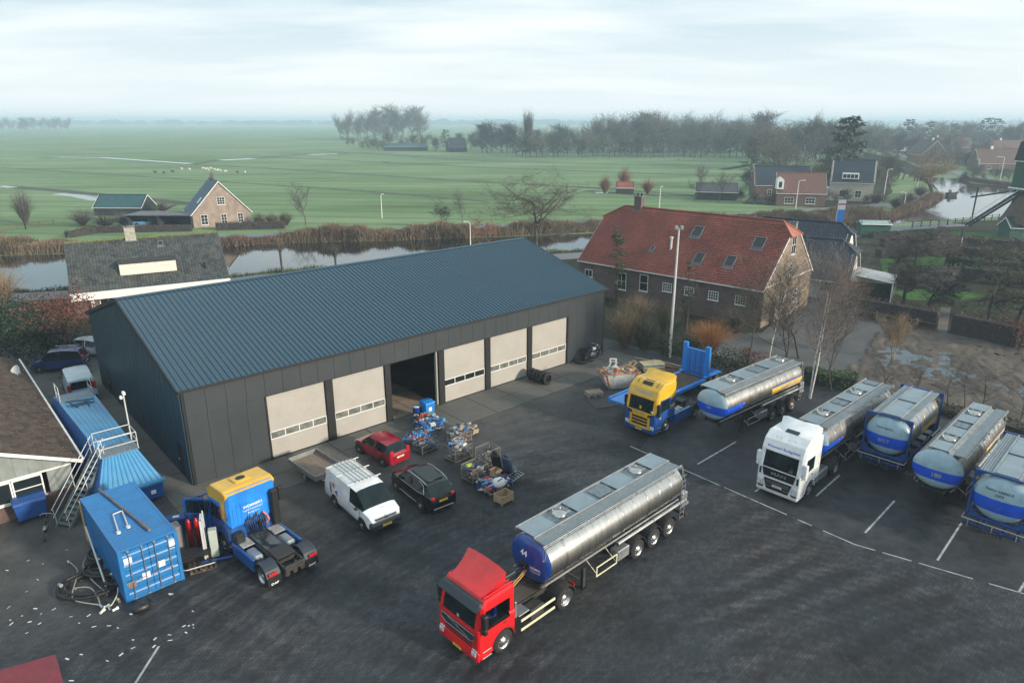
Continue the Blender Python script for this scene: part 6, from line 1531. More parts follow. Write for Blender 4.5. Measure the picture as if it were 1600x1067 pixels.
# blue container
CB=M('container_blue',(.010,.15,.40),.42,var=.12,scale=1.5,coat=.3,dirt=.3,dirtcol=(.04,.07,.10))
ca=R(134.0);c0=Vector((-16.75,24.75,0))
ct=thing('shipping_container','blue shipping container with closed doors facing the camera, poles lying on its roof','container',(c0.x,c0.y,0),ca)
CLn,CWd,CH=6.06,2.44,2.59
mb=MB()
for x in(0,CLn-.16):
 for y in(-CWd,-.16):mb.cbox(x,x+.16,y,y+.16,.12,CH-.12,.01)
for z in(.0,CH-.12):
 for x in(0,CLn-.16):mb.cbox(x+.004,x+.156,-CWd+.165,-.165,z+.02,z+.12,.01)
 for y in(-CWd,-.12):mb.cbox(.165,CLn-.165,y,y+.12,z,z+.12,.01)
mb.build('frame',CB,ct)
mb=MB()
for x in(-.004,CLn-.175):
 for y in(-CWd-.004,-.176):
  for z in(-.0,CH-.118):mb.cbox(x,x+.18,y,y+.18,z,z+.12,.012)
mb.build('corner_casting',CB,ct)
def corr(n,L,d,w0=.35):
 pts=[]
 for i in range(n):
  a=L*i/n;s_=L/n;pts+=[(a,0),(a+s_*.3,0),(a+s_*.5,d),(a+s_*.8,d)]
 pts.append((L,0));return pts
for y,s in((-.05,-1),(-CWd+.05,1)):
 pr=corr(20,CLn-.32,.036);k=len(pr)
 mb=MB();mb.add([(a+.16,y+s*b,.12)for a,b in pr]+[(a+.16,y+s*b,CH-.12)for a,b in pr],[[i,i+1,k+i+1,k+i]for i in range(k-1)]);mb.build('side_panel',CB,ct,fix=False)
pr=corr(24,CLn-.32,.028);k=len(pr)
mb=MB();mb.add([(a+.16,-CWd+.10,CH-.03+b-.0)for a,b in pr]+[(a+.16,-.10,CH-.03+b)for a,b in pr],[[i,i+1,k+i+1,k+i]for i in range(k-1)]);mb.box(.16,CLn-.16,-CWd+.1,-.1,CH-.08,CH-.05);mb.build('roof_panel',CB,ct,fix=False)
mb=MB();mb.box(CLn-.1,CLn-.06,-CWd+.16,-.16,.12,CH-.12);mb.box(.1,CLn,-CWd+.1,-.1,.1,.14);mb.build('end_wall',CB,ct)
for k,(ya,yb)in enumerate(((-CWd+.165,-CWd/2-.01),(-CWd/2+.01,-.165))):
 pr=[(.13+.0,0)];n=5;H_=CH-.25;pts=[]
 for i in range(n):a=.13+H_*i/n;s_=H_/n;pts+=[(a,0),(a+s_*.45,0),(a+s_*.58,.03),(a+s_*.87,.03)]
 pts.append((.13+H_,0));m_=len(pts)
 mb=MB();mb.add([(.03+b,ya,a)for a,b in pts]+[(.03+b,yb,a)for a,b in pts],[[i,i+1,m_+i+1,m_+i]for i in range(m_-1)]);mb.box(.065,.09,ya,yb,.13,CH-.13)
 d=mb.build('door',CB,ct,fix=False)
 for f in(.25,.78):
  y=ya+(yb-ya)*f;m_=MB();m_.tube((-.02,y,.06),(-.02,y,CH-.05),.018,n=6)
  for z in(.1,CH/2,CH-.12):m_.cbox(-.035,.03,y-.05,y+.05,z-.03,z+.03,.006)
  m_.cbox(-.05,-.03,y-.02,y+.30,.95,.99,.005);m_.build('locking_bar',ALU,d)
for y,z,mt in((-.35,2.0,WHITE),(-2.15,2.05,WHITE),(-1.6,1.25,WHITE),(-.95,.98,WHITE),(-.35,.80,M('rust_patch',(.20,.13,.09),.9,var=.4,scale=8))):
 mb=MB();mb.box(-.002,.0,y-.16,y+.16,z-.15,z+.15);mb.v=[(a+.022,b,c_)for a,b,c_ in mb.v];mb.build('sticker',mt,ct)
tmp=thing('pipe','long rusty grey pipe lying lengthwise on the container roof','pipe',(c0.x,c0.y,0),ca)
mb=MB();mb.tube((.75,-1.55,CH+.07),(6.3,-.9,CH+.07),.05,n=8);mb.tube((.75,-1.55,CH+.07),(1.6,-1.45,CH+.07),.075,n=8);mb.build('tube',M('rusty_steel',(.16,.13,.11),.7,var=.4,scale=3),tmp)
hk=thing('hoist_frame','grey U-shaped bar with two eyes on the container roof','lifting bar',(c0.x,c0.y,0),ca)
mb=MB();mb.path([(1.5,-.50,CH+.05),(3.3,-.75,CH+.05),(3.35,-1.15,CH+.05),(1.7,-.95,CH+.05)],.035,6);mb.tube((1.5,-.50,CH),(1.5,-.50,CH+.10),.09,n=10);mb.tube((1.7,-.95,CH),(1.7,-.95,CH+.10),.09,n=10);mb.build('bar',ZINC,hk)
def cw(x,y,z=0):return Vector((c0.x+math.cos(ca)*x-math.sin(ca)*y,c0.y+math.sin(ca)*x+math.cos(ca)*y,z))
pp=thing('pole','pale pole leaning along the left flank of the container','pole',cw(0,0),ca)
mb=MB();mb.tube((1.6,.35,.05),(5.0,.14,1.6),.045,n=8);mb.build('tube',ZINC,pp)
ys_=thing('warning_board','yellow board stuck between container and steel stairs','board',cw(CLn+.1,-.05),ca)
mb=MB();mb.cbox(0,.5,-.05,.03,.0,2.2,.02);mb.build('board',P_YEL,ys_)
HOSE=M('black_hose_rubber',(.010,.010,.011),.45,var=.3,scale=6)
def coil(name,label,c,R0,turns,r,mat,seed,sq=.8,zz=.05,cat='hose'):
 t=thing(name,label,cat,c,0);rr=random.Random(seed);mb=MB();pts=[];ph=rr.uniform(0,6);n=int(turns*18)
 for i in range(n+1):
  a=ph+2*math.pi*i/18;q=R0*(1+.18*math.sin(a*.37+ph)+rr.uniform(-.02,.02));pts.append((math.cos(a)*q,math.sin(a)*q*sq,zz+r+.03*(i/18)+.04*abs(math.sin(a*1.3+ph))))
 mb.path(pts,r,7);mb.build('coil',mat,t);mb=MB()
 for e in(pts[0],pts[-1]):mb.tube(e,(e[0]+.16,e[1]-.1,e[2]+.02),r*1.35,n=8)
 mb.build('coupling',ALU,t);return t
hc=at(150,918)
coil('hose','wide outer loop of black hose on the paving left of the container',(hc.x-.3,hc.y,0),1.15,3.4,.06,HOSE,1)
coil('hose','black hose coiled tightly inside the wide hose loop',(hc.x-.2,hc.y+1.2,0),.8,4.2,.065,HOSE,2)
coil('hose','black hose coil pushed against the container flank near its door corner',(hc.x+.75,hc.y+.4,0),.5,3.2,.06,HOSE,3)
coil('hose','black hose loop farthest from the camera beside the leaning pole',(hc.x-.9,hc.y+2.4,0),.7,3.0,.065,HOSE,6)
def curve_tube(mb,P,r,n=10,seg=6):
 Q=[]
 for i in range(len(P)-1):
  p0=P[max(i-1,0)];p1=P[i];p2=P[i+1];p3=P[min(i+2,len(P)-1)]
  for k in range(n):
   t=k/n;Q.append(.5*((2*p1)+(-p0+p2)*t+(2*p0-5*p1+4*p2-p3)*t*t+(-p0+3*p1-3*p2+p3)*t**3))
 Q.append(P[-1]);mb.path(Q,r,seg);return Q
GREYH=M('grey_braided_hose',(.30,.29,.27),.5,var=.2,scale=8)
for lab,pts in(('pale grey hose arching over the black hose loops',[(106,876),(121,892),(113,925),(118,938),(150,944),(158,945)]),('thin grey hose looping inside the black hose heap',[(117,918),(140,918),(152,932),(156,944)]),('long grey hose running from the pole down to the couplings',[(135,868),(130,885),(143,905),(165,925)]),('yellowish hose looped by the container door corner',[(182,908),(184,925),(176,942),(170,948)])):
 t=thing('loose_hose',lab,'hose');mb=MB();curve_tube(mb,[at(x,y,.16)for x,y in pts],.028);mb.build('tube',GREYH if 'yellow' not in lab else CREAM,t);mb=MB()
 for x,y in(pts[0],pts[-1]):p=at(x,y,.16);mb.tube(p,p+Vector((.12,-.12,-.04)),.05,n=8)
 mb.build('coupling',CHROME,t)
r8=random.Random(4)
WBR=M('bright_white_fitting',(.7,.7,.68),.4)
for k,(x,y,lab)in enumerate(((157,960,'white hose coupling lying lowest at the foot of the hose heap'),(162,951,'white hose coupling standing at the foot of the hose heap'),(187,942,'pale hose coupling by the container door corner'),(176,956,'grey pipe elbow lying right of the white couplings'))):
 t=thing('hose_coupling',lab,'coupling',at(x,y),r8.uniform(0,6));mb=MB();mb.tube((0,0,.07),(.16,0,.08),.06,.05,10);mb.tube((.16,0,.08),(.24,0,.08),.075,n=10);mb.build('body',WBR if 'white' in lab else ALU,t)
bg=at(222,955);bag=thing('holdall','black holdall bag on the paving in front of the container doors','bag',bg,R(40))
mb=MB();mb.lathe([(-.34,.0),(-.33,.12),(-.26,.19),(0,.21),(.26,.19),(.33,.12),(.34,0)],'x',12,c=(0,0,.20),sy=1.0,sz=.95);mb.build('body',HOSE,bag)
mb=MB();mb.path([(-.15,-.12,.36),(-.1,-.05,.46),(.1,-.05,.46),(.15,-.12,.36)],.015,5);mb.path([(.3,.1,.1),(.5,.4,.05),(.35,.8,.02)],.012,4);mb.build('strap',HOSE,bag)
LIT=M('white_litter',(.62,.63,.62),.8,var=.15)
lit=MB();r9=random.Random(21)
spots=[(46,875),(66,881),(67,832),(103,861),(12,890),(58,907),(82,950),(54,950),(65,959),(43,972),(33,962),(14,970),(17,974),(110,962),(65,973),(124,974),(168,978),(141,960),(96,912),(104,930),(128,905),(137,893),(207,1001),(246,997),(267,991),(268,1001),(285,980),(294,978),(303,979),(290,988),(301,956),(263,928),(270,929),(240,1009),(191,1022),(168,1033),(102,1030),(110,1063),(128,1022),(42,989),(205,958),(208,1014),(149,980),(181,981),(12,947),(39,923),(160,890),(300,975)]
for x,y in spots:
 for _ in range(1):
  p=at(x+r9.uniform(-3,3),y+r9.uniform(-2,2),.012);a=r9.uniform(-.6,1.6);w,h=r9.uniform(.08,.19),r9.uniform(.03,.08)
  u_=Vector((math.cos(a),math.sin(a),r9.uniform(-.05,.1)));v_=Vector((-u_.y,u_.x,r9.uniform(-.05,.15)))
  q=[p-u_*w/2,p+u_*w/2,p+u_*w/2+v_*h,p-u_*w/2+v_*h];q=[Vector((k.x,k.y,max(k.z,.011)))for k in q];lit.poly(q)
o=lit.build('paper_litter',LIT,None,fix=False);tag(o,kind='stuff')
# gas truck, bottles, cabinets between container and tractor
PAL=M('weathered_pallet_wood',(.115,.082,.055),.9,var=.35,scale=3,stretch=(1,6,6),island=.2)
PAL2=M('pale_pallet_wood',(.30,.26,.21),.9,var=.3,scale=3,stretch=(1,6,6),island=.2)
def pallet_parts(root,z=0,mat=PAL,w=1.2,d=.8):
 for y in(-d/2+.05,0,d/2-.05):
  mb=MB();mb.box(-w/2,w/2,y-.05,y+.05,z,z+.02)
  for x in(-w/2+.07,0,w/2-.07):mb.box(x-.07,x+.07,y-.05,y+.05,z+.021,z+.10)
  mb.build('runner',mat,root)
 for i in range(6):
  x=-w/2+.06+i*(w-.12)/5;mb=MB();mb.box(x-.055,x+.055,-d/2,d/2,z+.101,z+.122);mb.build('board',mat,root)
pl_=thing('pallet','brown wooden pallet flat on the paving between container and blue tractor','pallet',(-14.55,27.35,0),R(30));pallet_parts(pl_)
g_=Vector((-15.2,28.5,0));ga=R(22)
tr=thing('hand_forklift','blue walk-behind stacker with tall mast beside the red gas bottles','stacker',(-14.75,28.15,0),R(22))
mb=MB()
for s in(-.35,.35):mb.cbox(-.05,.05,s-.05,s+.05,.1,2.15,.01);mb.cbox(.06,.12,s-.03,s+.03,.15,2.3,.01)
mb.cbox(-.05,.05,-.30,.30,2.05,2.15,.01);mb.tube((0,.1,.1),(0,.1,1.8),.04,n=8);mb.build('mast',ZINC,tr)
mb=MB();mb.cbox(.25,.62,-.42,-.02,.12,1.55,.03);mb.build('pale_housing',M('pale_green_cabinet',(.42,.47,.42),.5,var=.1),tr)
mb=MB();mb.cbox(-.2,1.2,-.75,-.63,.12,.2,.01);mb.cbox(-.2,1.2,.3,.4,.05,.13,.01);mb.build('fork',P_BLUE,tr)
bf=thing('trolley_frame','blue tubular hoop frame standing behind the red gas bottles','frame',(-15.35,29.85,0),R(25))
mb=MB();mb.path([(-.6,0,.1),(-.6,0,2.1),(-.45,0,2.3),(.6,0,2.45),(.75,0,2.3),(.75,0,.1)],.045,8);mb.tube((-.6,0,1.2),(.75,0,1.2),.03,n=6);mb.cbox(-.55,.7,-.2,.3,.3,.9,.03);mb.build('hoop',P_BLUE,bf)
mb=MB();mb.path([(-.3,.1,.9),(-.35,.2,1.9),(-.1,.3,2.2),(.2,.2,1.7),(.4,.1,1.1)],.025,6);mb.path([(-.1,.1,.9),(0,.2,1.6),(.3,.2,2.1),(.55,.1,1.6)],.02,6);mb.build('hose',BLACK,bf)
REDG=paint('red_gas_bottle_paint',(.55,.012,.012),.3,.1)
for k,(dx_,lab)in enumerate(((0,'left one of two red gas bottles beside the container'),(.32,'right one of two red gas bottles beside the container'))):
 t=thing('gas_bottle',lab,'gas bottle',(-15.75+dx_,28.9+dx_*.35,.12));mb=MB();mb.lathe([(0,.0),(0,.13),(1.25,.13),(1.38,.10),(1.46,.04),(1.5,.04),(1.5,0)],'z',16);mb.build('cylinder',REDG,t)
 mb=MB();mb.tube((0,0,1.5),(0,0,1.62),.03,n=6);mb.tube((-.06,0,1.58),(.06,0,1.58),.02,n=6);mb.build('valve',BLACK,t)
bk=thing('bottle_trolley','black steel trolley base carrying the two red gas bottles','trolley',(-15.6,28.95,0),R(20));mb=MB();mb.cbox(-.45,.5,-.25,.25,.05,.115,.01);mb.tube((-.45,.25,.1),(-.45,.3,1.3),.02,n=5);mb.tube((.5,.25,.1),(.5,.3,1.3),.02,n=5);mb.tube((-.45,.3,.9),(.5,.3,.9),.02,n=5);mb.build('frame',BLACK,bk)
cb=thing('steel_cabinet','grey-brown steel cabinet standing against the container side','cabinet',(-16.35,28.6,0),R(44));mb=MB();mb.cbox(-.28,.28,-.35,.35,0,1.45,.03);mb.build('body',M('taupe_cabinet',(.20,.18,.17),.6,var=.1),cb)
mb=MB();mb.cbox(-.2,.2,-.365,-.352,.2,1.3,.005);mb.build('door',MATS['taupe_cabinet'],cb)
tb=thing('toolbox','blue metal toolbox with white label between container and workshop corner','toolbox',(-17.1,30.3,0),R(20));mb=MB();mb.cbox(-.5,.5,-.28,.28,0,.85,.04);mb.build('body',BINB,tb);mb=MB();mb.box(-.15,.15,-.1,.1,.851,.856);mb.build('white_label',WHITE,tb)
wr=thing('welding_bench','dark welding bench with clutter between container and blue tractor','bench',(-15.0,27.55,0),R(22));mb=MB();mb.cbox(-.75,.75,-.4,.4,.60,.66,.01);mb.build('top',BLACK,wr)
for sx in(-.68,.68):
 for sy in(-.33,.33):mb=MB();mb.box(sx-.03,sx+.03,sy-.03,sy+.03,0,.6);mb.build('leg',BLACK,wr)
mb=MB();mb.path([(-.9,-.6,.3),(-.3,-.9,.35),(.9,-.65,.3)],.025,6);mb.build('rail',ZINC,wr)
# clutter in front of the open door
CLR=[M('scrap_'+n,c,.6,var=.25,scale=6)for n,c in(('blue',(.02,.12,.34)),('orange',(.38,.09,.035)),('white',(.50,.50,.48)),('cardboard',(.40,.27,.16)),('dark',(.03,.03,.035)),('grey',(.25,.27,.28)),('light_blue',(.10,.33,.60)),('tan',(.34,.27,.19)),('red',(.40,.03,.03)),('navy',(.02,.04,.15)))]
def junk(root,n_,x0,x1,y0,y1,z0,z1,seed,pal=None,big=.3,name='scrap'):
 """many small pieces heaped in a bin: plates, bars and boxes"""
 rr=random.Random(seed);cols=pal or list(range(len(CLR)));per={};n=int(n_*1.5)
 for i in range(n):
  k=rr.choice(cols);T=Matrix.Translation((rr.uniform(x0,x1),rr.uniform(y0,y1),z0+(z1-z0)*rr.random()**.7))@Matrix.Rotation(rr.uniform(0,6.28),4,'Z')@Matrix.Rotation(rr.uniform(-.6,.6),4,'X')
  mb=per.setdefault(k,MB());mb.T=T;s=rr.uniform(.35,1)*big*rr.choice((.8,1,1.5));t=rr.random()
  if t<.45:mb.box(-s/2,s/2,-s/3,s/3,-s/5,s/5)
  elif t<.8:mb.box(-s,s,-.02,.02,-.02,.02)
  else:mb.tube((-s*.7,0,0),(s*.7,0,0),s*.12,n=7)
 for k,mb in per.items():
  o=mb.build(name,CLR[k],root);o['kind']='stuff'
def cage(label,px,py,rot,w=1.2,d=.9,h=.95,n=40,seed=0,pal=None,top=1.1,mat=M('tarnished_cage_steel',(.22,.215,.20),.5,metal=.5,var=.3),cat='mesh cage',low=False):
 p=at(px,py);t=thing('mesh_cage',label,cat,(p.x,p.y,0),R(rot));mb=MB()
 for x in(-w/2,w/2):
  for y in(-d/2,d/2):mb.box(x-.022,x+.022,y-.022,y+.022,0,h)
 for z in(.14,h-.03):
  for y in(-d/2,d/2):mb.box(-w/2+.03,w/2-.03,y-.02,y+.02,z-.02,z+.02)
  for x in(-w/2,w/2):mb.box(x-.02,x+.02,-d/2+.03,d/2-.03,z-.02,z+.02)
 mb.build('frame',mat,t)
 mb=MB();mb.box(-w/2,w/2,-d/2,d/2,.10,.12)
 mb.build('floor',CHAS,t)
 for y in(-d/2,d/2):
  mb=MB()
  for i in range(1,int(w/.11)):x=-w/2+i*.11;mb.box(x-.004,x+.004,y-.004,y+.004,.16,h-.05)
  for i in range(1,int(h/.12)):z=.12+i*.11;(mb.box(-w/2+.03,w/2-.03,y-.003,y+.003,z-.004,z+.004)if z<h-.05 else None)
  mb.build('mesh_side',mat,t)
 for x in(-w/2,w/2):
  mb=MB()
  for i in range(1,int(d/.11)):y=-d/2+i*.11;mb.box(x-.004,x+.004,y-.004,y+.004,.16,h-.05)
  mb.build('mesh_side',mat,t)
 junk(t,n,-w/2+.15,w/2-.15,-d/2+.12,d/2-.12,.2,top,seed,pal)
 return t
cage('low mesh cage of dark scrap and a blue cloth beside the orange rope pile',666,703,44,1.3,.9,.62,34,1,(4,5,7,0,9),.55)
cage('mesh cage heaped above its rim with white, tan and orange scrap',716,716,44,1.35,1.05,1.0,110,2,(2,3,7,5,3,6,9,5,4,4),1.25)
cage('mesh cage holding a lime and blue cushion and a long pale strip',742,748,44,1.2,1.0,1.0,40,3,(4,5,3,7,2,9),.8)
cage('empty-looking tall mesh cage with black curved parts behind the cushion cage',762,725,44,1.15,.95,1.15,16,4,(4,4,5),.9)
cage('mesh cage of mixed cartons and blue tools farthest toward the yard centre',718,690,44,1.3,.9,.75,60,5,(3,2,0,9,7,5,4),.95)
p=at(735,745);cu=thing('cushion','lime green and blue cushion lying in the cushion cage','cushion',(p.x-.05,p.y+.05,.55),R(30));mb=MB();mb.cbox(-.24,.24,-.2,.2,0,.14,.06);mb.build('blue_half',CLR[0],cu);mb=MB();mb.cbox(-.22,.22,-.18,.18,.141,.26,.06);mb.build('lime_half',M('lime_fabric',(.42,.55,.06),.8),cu)
def lowpile(label,px,py,rot,w,d,n,seed,pal,top=.5,cat='scrap pile',base=True):
 p=at(px,py);t=thing('pallet_load',label,cat,(p.x,p.y,0),R(rot))
 if base:pallet_parts(t,0,PAL2,w,d)
 junk(t,int(n*1.4),-w/2-.1,w/2+.1,-d/2-.1,d/2+.1,.16,top*1.25,seed,pal,.26);return t
lowpile('pallet of orange and light blue ropes nearest the crimson hatchback',655,688,44,1.6,.9,90,11,(1,6,0,1,6,9),.42)
lowpile('pallet heaped with blue and white chequered fittings',673,673,44,1.5,1.0,130,12,(0,6,2,9,0),.62)
lowpile('small pallet of brown and tan scrap below the blue bin',664,664,44,.9,.7,60,13,(7,3,4,8),.6)
lowpile('pallet of pale cartons, tools and a blue sack right of the chequered fittings',722,680,44,1.4,.9,70,14,(2,3,9,7,5),.5)
lowpile('pallet with red, blue and white household scrap under the pale boxes',772,762,44,1.5,1.0,70,15,(0,9,2,8,5,6),.45)
def carton(label,px,py,rot,w,d,h,mat,z=0,name='carton',cat='carton'):
 p=at(px,py);t=thing(name,label,cat,(p.x,p.y,z),R(rot));mb=MB();mb.box(-w/2,w/2,-d/2,d/2,0,.01)
 for a,b,c_,e in((-w/2,w/2,-d/2,-d/2+.01),(-w/2,w/2,d/2-.01,d/2),(-w/2,-w/2+.01,-d/2+.01,d/2-.01),(w/2-.01,w/2,-d/2+.01,d/2-.01)):mb.box(a,b,c_,e,.01,h)
 mb.build('box',mat,t)
 for s in(1,-1):
  m_=MB(Matrix.Translation((0,s*d/2,h))@Matrix.Rotation(s*R(-25),4,'X'));m_.box(-w/2,w/2,0 if s>0 else-d*.45,d*.45 if s>0 else 0,0,.008);m_.build('flap',mat,t)
 return t
carton('open cardboard box on top of the household scrap pallet',774,752,50,.5,.4,.38,CLR[3],.42)
carton('small tan carton at the edge of the carton pallet',742,682,30,.4,.3,.3,CLR[7],.3)
p=at(787,783);cr_=thing('wooden_crate','tan wooden crate with white jug on it, nearest the camera in the scrap row','crate',(p.x,p.y,0),R(44))
CRW=M('crate_wood',(.36,.25,.16),.85,var=.2,scale=3,island=.15)
for z in(.10,.25,.40):
 for s in(1,-1):
  mb=MB();mb.box(-.45,.45,s*.33-.012,s*.33+.012,z,z+.13);mb.build('board',CRW,cr_)
  mb=MB();mb.box(s*.45-.012,s*.45+.012,-.315,.315,z,z+.13);mb.build('board',CRW,cr_)
for sx in(-.41,.41):
 for sy in(-.29,.29):mb=MB();mb.box(sx-.04,sx+.04,sy-.03,sy+.03,0,.56);mb.build('corner_post',CRW,cr_)
mb=MB();mb.box(-.43,.43,-.31,.31,.08,.10);mb.build('base',CRW,cr_)
jg=thing('white_machine','rounded white appliance with small wheels resting behind the wooden crate','appliance',(at(780,768).x,at(780,768).y,.25),R(20));mb=MB();mb.lathe([(-.36,0),(-.34,.2),(-.2,.3),(.1,.32),(.3,.22),(.38,0)],'x',16,c=(0,0,.33));mb.build('shell',WHITE,jg);mb=MB();mb.tube((.3,-.2,.12),(.3,-.28,.12),.10,n=12);mb.tube((-.2,-.3,.6),(.1,-.3,.75),.03,n=6);mb.build('wheel',BLACK,jg)
p=at(790,742);ch_=thing('car_seats','pair of black and blue lorry seats standing back to back by the cages','seat',(p.x,p.y,0),R(60))
for s,mt in((-.28,M('blue_black_leatherette',(.03,.05,.09),.35,var=.2)),(.32,HOSE)):
 mb=MB();mb.cbox(-.25,.25,s-.26,s+.26,.32,.50,.07);mb.build('seat',mt,ch_);mb=MB(Matrix.Translation((-.24,0,.45))@Matrix.Rotation(R(-14),4,'Y'));mb.cbox(-.09,.09,s-.26,s+.26,0,.80,.08);mb.cbox(-.07,.07,s-.14,s+.14,.80,1.0,.06);mb.build('backrest',mt,ch_)
 mb=MB();mb.cbox(-.2,.2,s-.2,s+.2,0,.32,.03);mb.build('base',BLACK,ch_)
ch_.scale=(1.25,)*3
p=at(806,752);rk_=thing('metal_rack','flat silver rack leaning low beside the lorry seats','rack',(p.x-.1,p.y,0),R(44));mb=MB()
for i in range(6):mb.tube((-.5+i*.2,-.3,.28+i*.03),(-.5+i*.2,.3,.28+i*.03),.02,n=5)
for y in(-.3,.3):mb.tube((-.5,y,.28),(.5,y,.43),.025,n=5);mb.tube((.4,y,.42),(.4,y,0),.02,n=5);mb.tube((-.4,y,.28),(-.4,y,0),.02,n=5)
mb.build('frame',ALU,rk_)
BIN2=M('bright_blue_bin_plastic',(.01,.19,.55),.4,var=.12,dirt=.15)
p=at(668,655);bn=thing('blue_bin','tall bright blue bin with white label in front of the open door','bin',(p.x,p.y,.12),GA)
mb=MB();v=[(-.30,-.34,0),(.30,-.34,0),(.30,.34,0),(-.30,.34,0),(-.38,-.42,1.2),(.38,-.42,1.2),(.38,.40,1.2),(-.38,.40,1.2)]
mb.add(v,[[0,3,2,1],[0,1,5,4],[1,2,6,5],[2,3,7,6],[3,0,4,7],[4,5,6,7]]);mb.build('body',BIN2,bn)
mb=MB();mb.prism([(-.46,1.205),(-.44,1.28),(0,1.34),(.42,1.28),(.44,1.205)],-.42,.42,'x',inset=.03);mb.build('lid',BIN2,bn);mb=MB();mb.box(-.12,.12,-.408,-.400,.65,.92);mb.build('white_label',WHITE,bn)
dp=thing('dolly','flat blue dolly under the bright blue bin and the blue drum','dolly',(p.x-.15,p.y+.05,0),GA);mb=MB();mb.cbox(-1.0,.5,-.5,.5,.06,.115,.01);mb.build('board',P_BLUE,dp)
dr=thing('drum','blue drum with pale lid just left of the bright blue bin','drum',(p.x-.72,p.y-.12,.12));mb=MB();mb.lathe([(0,0),(0,.27),(.3,.285),(.6,.27),(.62,.285),(.9,.27),(.92,.27)],'z',20);mb.build('barrel',P_DKB,dr);mb=MB();mb.lathe([(.921,.28),(.96,.28),(.965,0)],'z',20);mb.build('lid',M('pale_drum_lid',(.4,.5,.55),.5),dr)
p=at(682,662);jc=thing('jerrycan','white jerrycan on the concrete right of the bright blue bin','jerrycan',(p.x,p.y,.02),R(30));mb=MB();mb.cbox(-.20,.20,-.16,.16,0,.48,.05);mb.build('body',WHITE,jc);mb=MB();mb.tube((.08,0,.48),(.08,0,.56),.04,n=8);mb.path([(-.15,0,.47),(-.12,0,.55),(.0,0,.55),(.02,0,.47)],.015,5);mb.build('handle',WHITE,jc)
def tyre(label,loc,rot,lay=False,group=None,r=.50,tilt=0):
 t=thing('spare_tyre',label,'tyre',loc,rot,group);w=.28;prof=[(-w/2,r*.60),(-w/2+.01,r*.92),(-w/2+.05,r),(w/2-.05,r),(w/2-.01,r*.92),(w/2,r*.60),(w/2-.04,r*.57),(-w/2+.04,r*.57),(-w/2,r*.60)]
 mb=MB()
 if lay:mb.lathe([(a+w/2,b)for a,b in prof],'z',26)
 else:mb.lathe(prof,'y',26,c=(0,0,r))
 mb.build('tread',TYRE,t);return t
tp=at(855,601)
for i,lab in enumerate(('front tyre of the standing row by the fifth door, its hole facing the camera','second tyre in the standing row by the fifth door','third tyre in the standing row by the fifth door','fourth tyre in the standing row by the fifth door','rearmost tyre of the standing row, touching the door pillar')):
 tyre(lab,(tp.x-i*.30,tp.y+i*.27-.05*(i%2),.02),R(44)+.06*i)
q=G0+gu*32.0-gv*.7
tyre('black tyre lying flat against the workshop wall right of the last door',(q.x,q.y,.02),0,True,r=.52)
tyre('second flat tyre by the workshop wall, beside the motorbike',(q.x+.75,q.y+.55,.02),0,True,r=.45)
sp=at(955,598);skp=thing('skip','battered white and rusty skip with red striped corners heaped with rubble','skip',(8.35,50.35,0),R(12))
SKP=M('battered_skip_paint',(.36,.42,.44),.6,var=.25,scale=1.5,dirt=.75,dirtcol=(.22,.10,.05))
RUST=M('rusty_edge',(.30,.12,.05),.85,var=.4,scale=3)
v=[(-.95,-.62,.05),(.95,-.62,.05),(.95,.62,.05),(-.95,.62,.05),(-1.55,-.85,1.32),(1.55,-.85,1.32),(1.55,.85,1.32),(-1.55,.85,1.32)]
mb=MB();mb.add(v,[[0,3,2,1],[0,1,5,4],[1,2,6,5],[2,3,7,6],[3,0,4,7]]);vi=[(a*.96,b*.95,c_+(.03 if c_<1 else 0))for a,b,c_ in v];mb.add(vi,[[0,3,2,1],[0,1,5,4],[1,2,6,5],[2,3,7,6],[3,0,4,7]]);mb.build('hopper',SKP,skp,fix=False)
mb=MB()
for a,b in((4,5),(5,6),(6,7),(7,4)):mb.tube(v[a],v[b],.05,n=6)
for f in(-.45,.45):
 for s in(-1,1):mb.tube((f*1.9,s*.63,.05),(f*2.7,s*.87,1.3),.04,n=5)
mb.build('rim',RUST,skp)
for s in(-1,1):
 for xx in(-1,1):
  for k in range(4):
   mb=MB();z=.35+k*.24;f=lambda z_:(.95+.6*(z_-.05)/1.27,.62+.23*(z_-.05)/1.27)
   a0,b0=f(z);a1,b1=f(z+.12);mb.poly([(xx*(a0-.32),s*(b0+.012),z+.1),(xx*(a0-.04),s*(b0+.012),z),(xx*(a1-.04),s*(b1+.012),z+.12),(xx*(a1-.32),s*(b1+.012),z+.22)]);mb.build('red_stripe',M('faded_red_stripe',(.42,.06,.07),.6),skp)
junk(skp,120,-1.2,1.2,-.6,.6,.9,1.55,31,(2,3,7,1,5,2,3),.42,name='rubble')
for k,(x,y,a,b)in enumerate(((-.6,-.1,30,-38),(.35,.2,-20,-30),(-.1,.3,70,-45),(.9,-.2,10,-40))):
 mb=MB(Matrix.Translation((x,y,1.45))@Matrix.Rotation(R(a),4,'Z')@Matrix.Rotation(R(b),4,'Y'));mb.box(-.8,.8,-.06,.06,-.02,.02);mb.box(-.8,.8,.4,.5,-.02,.02);mb.box(-.8,-.7,-.06,.5,-.03,.03);mb.box(.7,.8,-.06,.5,-.03,.03);mb.build('scrap_window_frame',CLR[2]if k%2==0 else CLR[3],skp)
def pstack(label,px,py,rot,n,mat,w=1.2,d=.8):
 p=at(px,py)
 for i in range(n):
  t=thing('pallet',label[i],'pallet',(p.x+rnd.uniform(-.04,.04),p.y+rnd.uniform(-.04,.04),i*.125),R(rot)+rnd.uniform(-.05,.05));pallet_parts(t,0,mat,w,d)
pstack(['lower pallet of the small stack in front of the skip','middle pallet of the small stack in front of the skip','top pallet with pale boards in front of the skip'],928,618,20,3,PAL2)
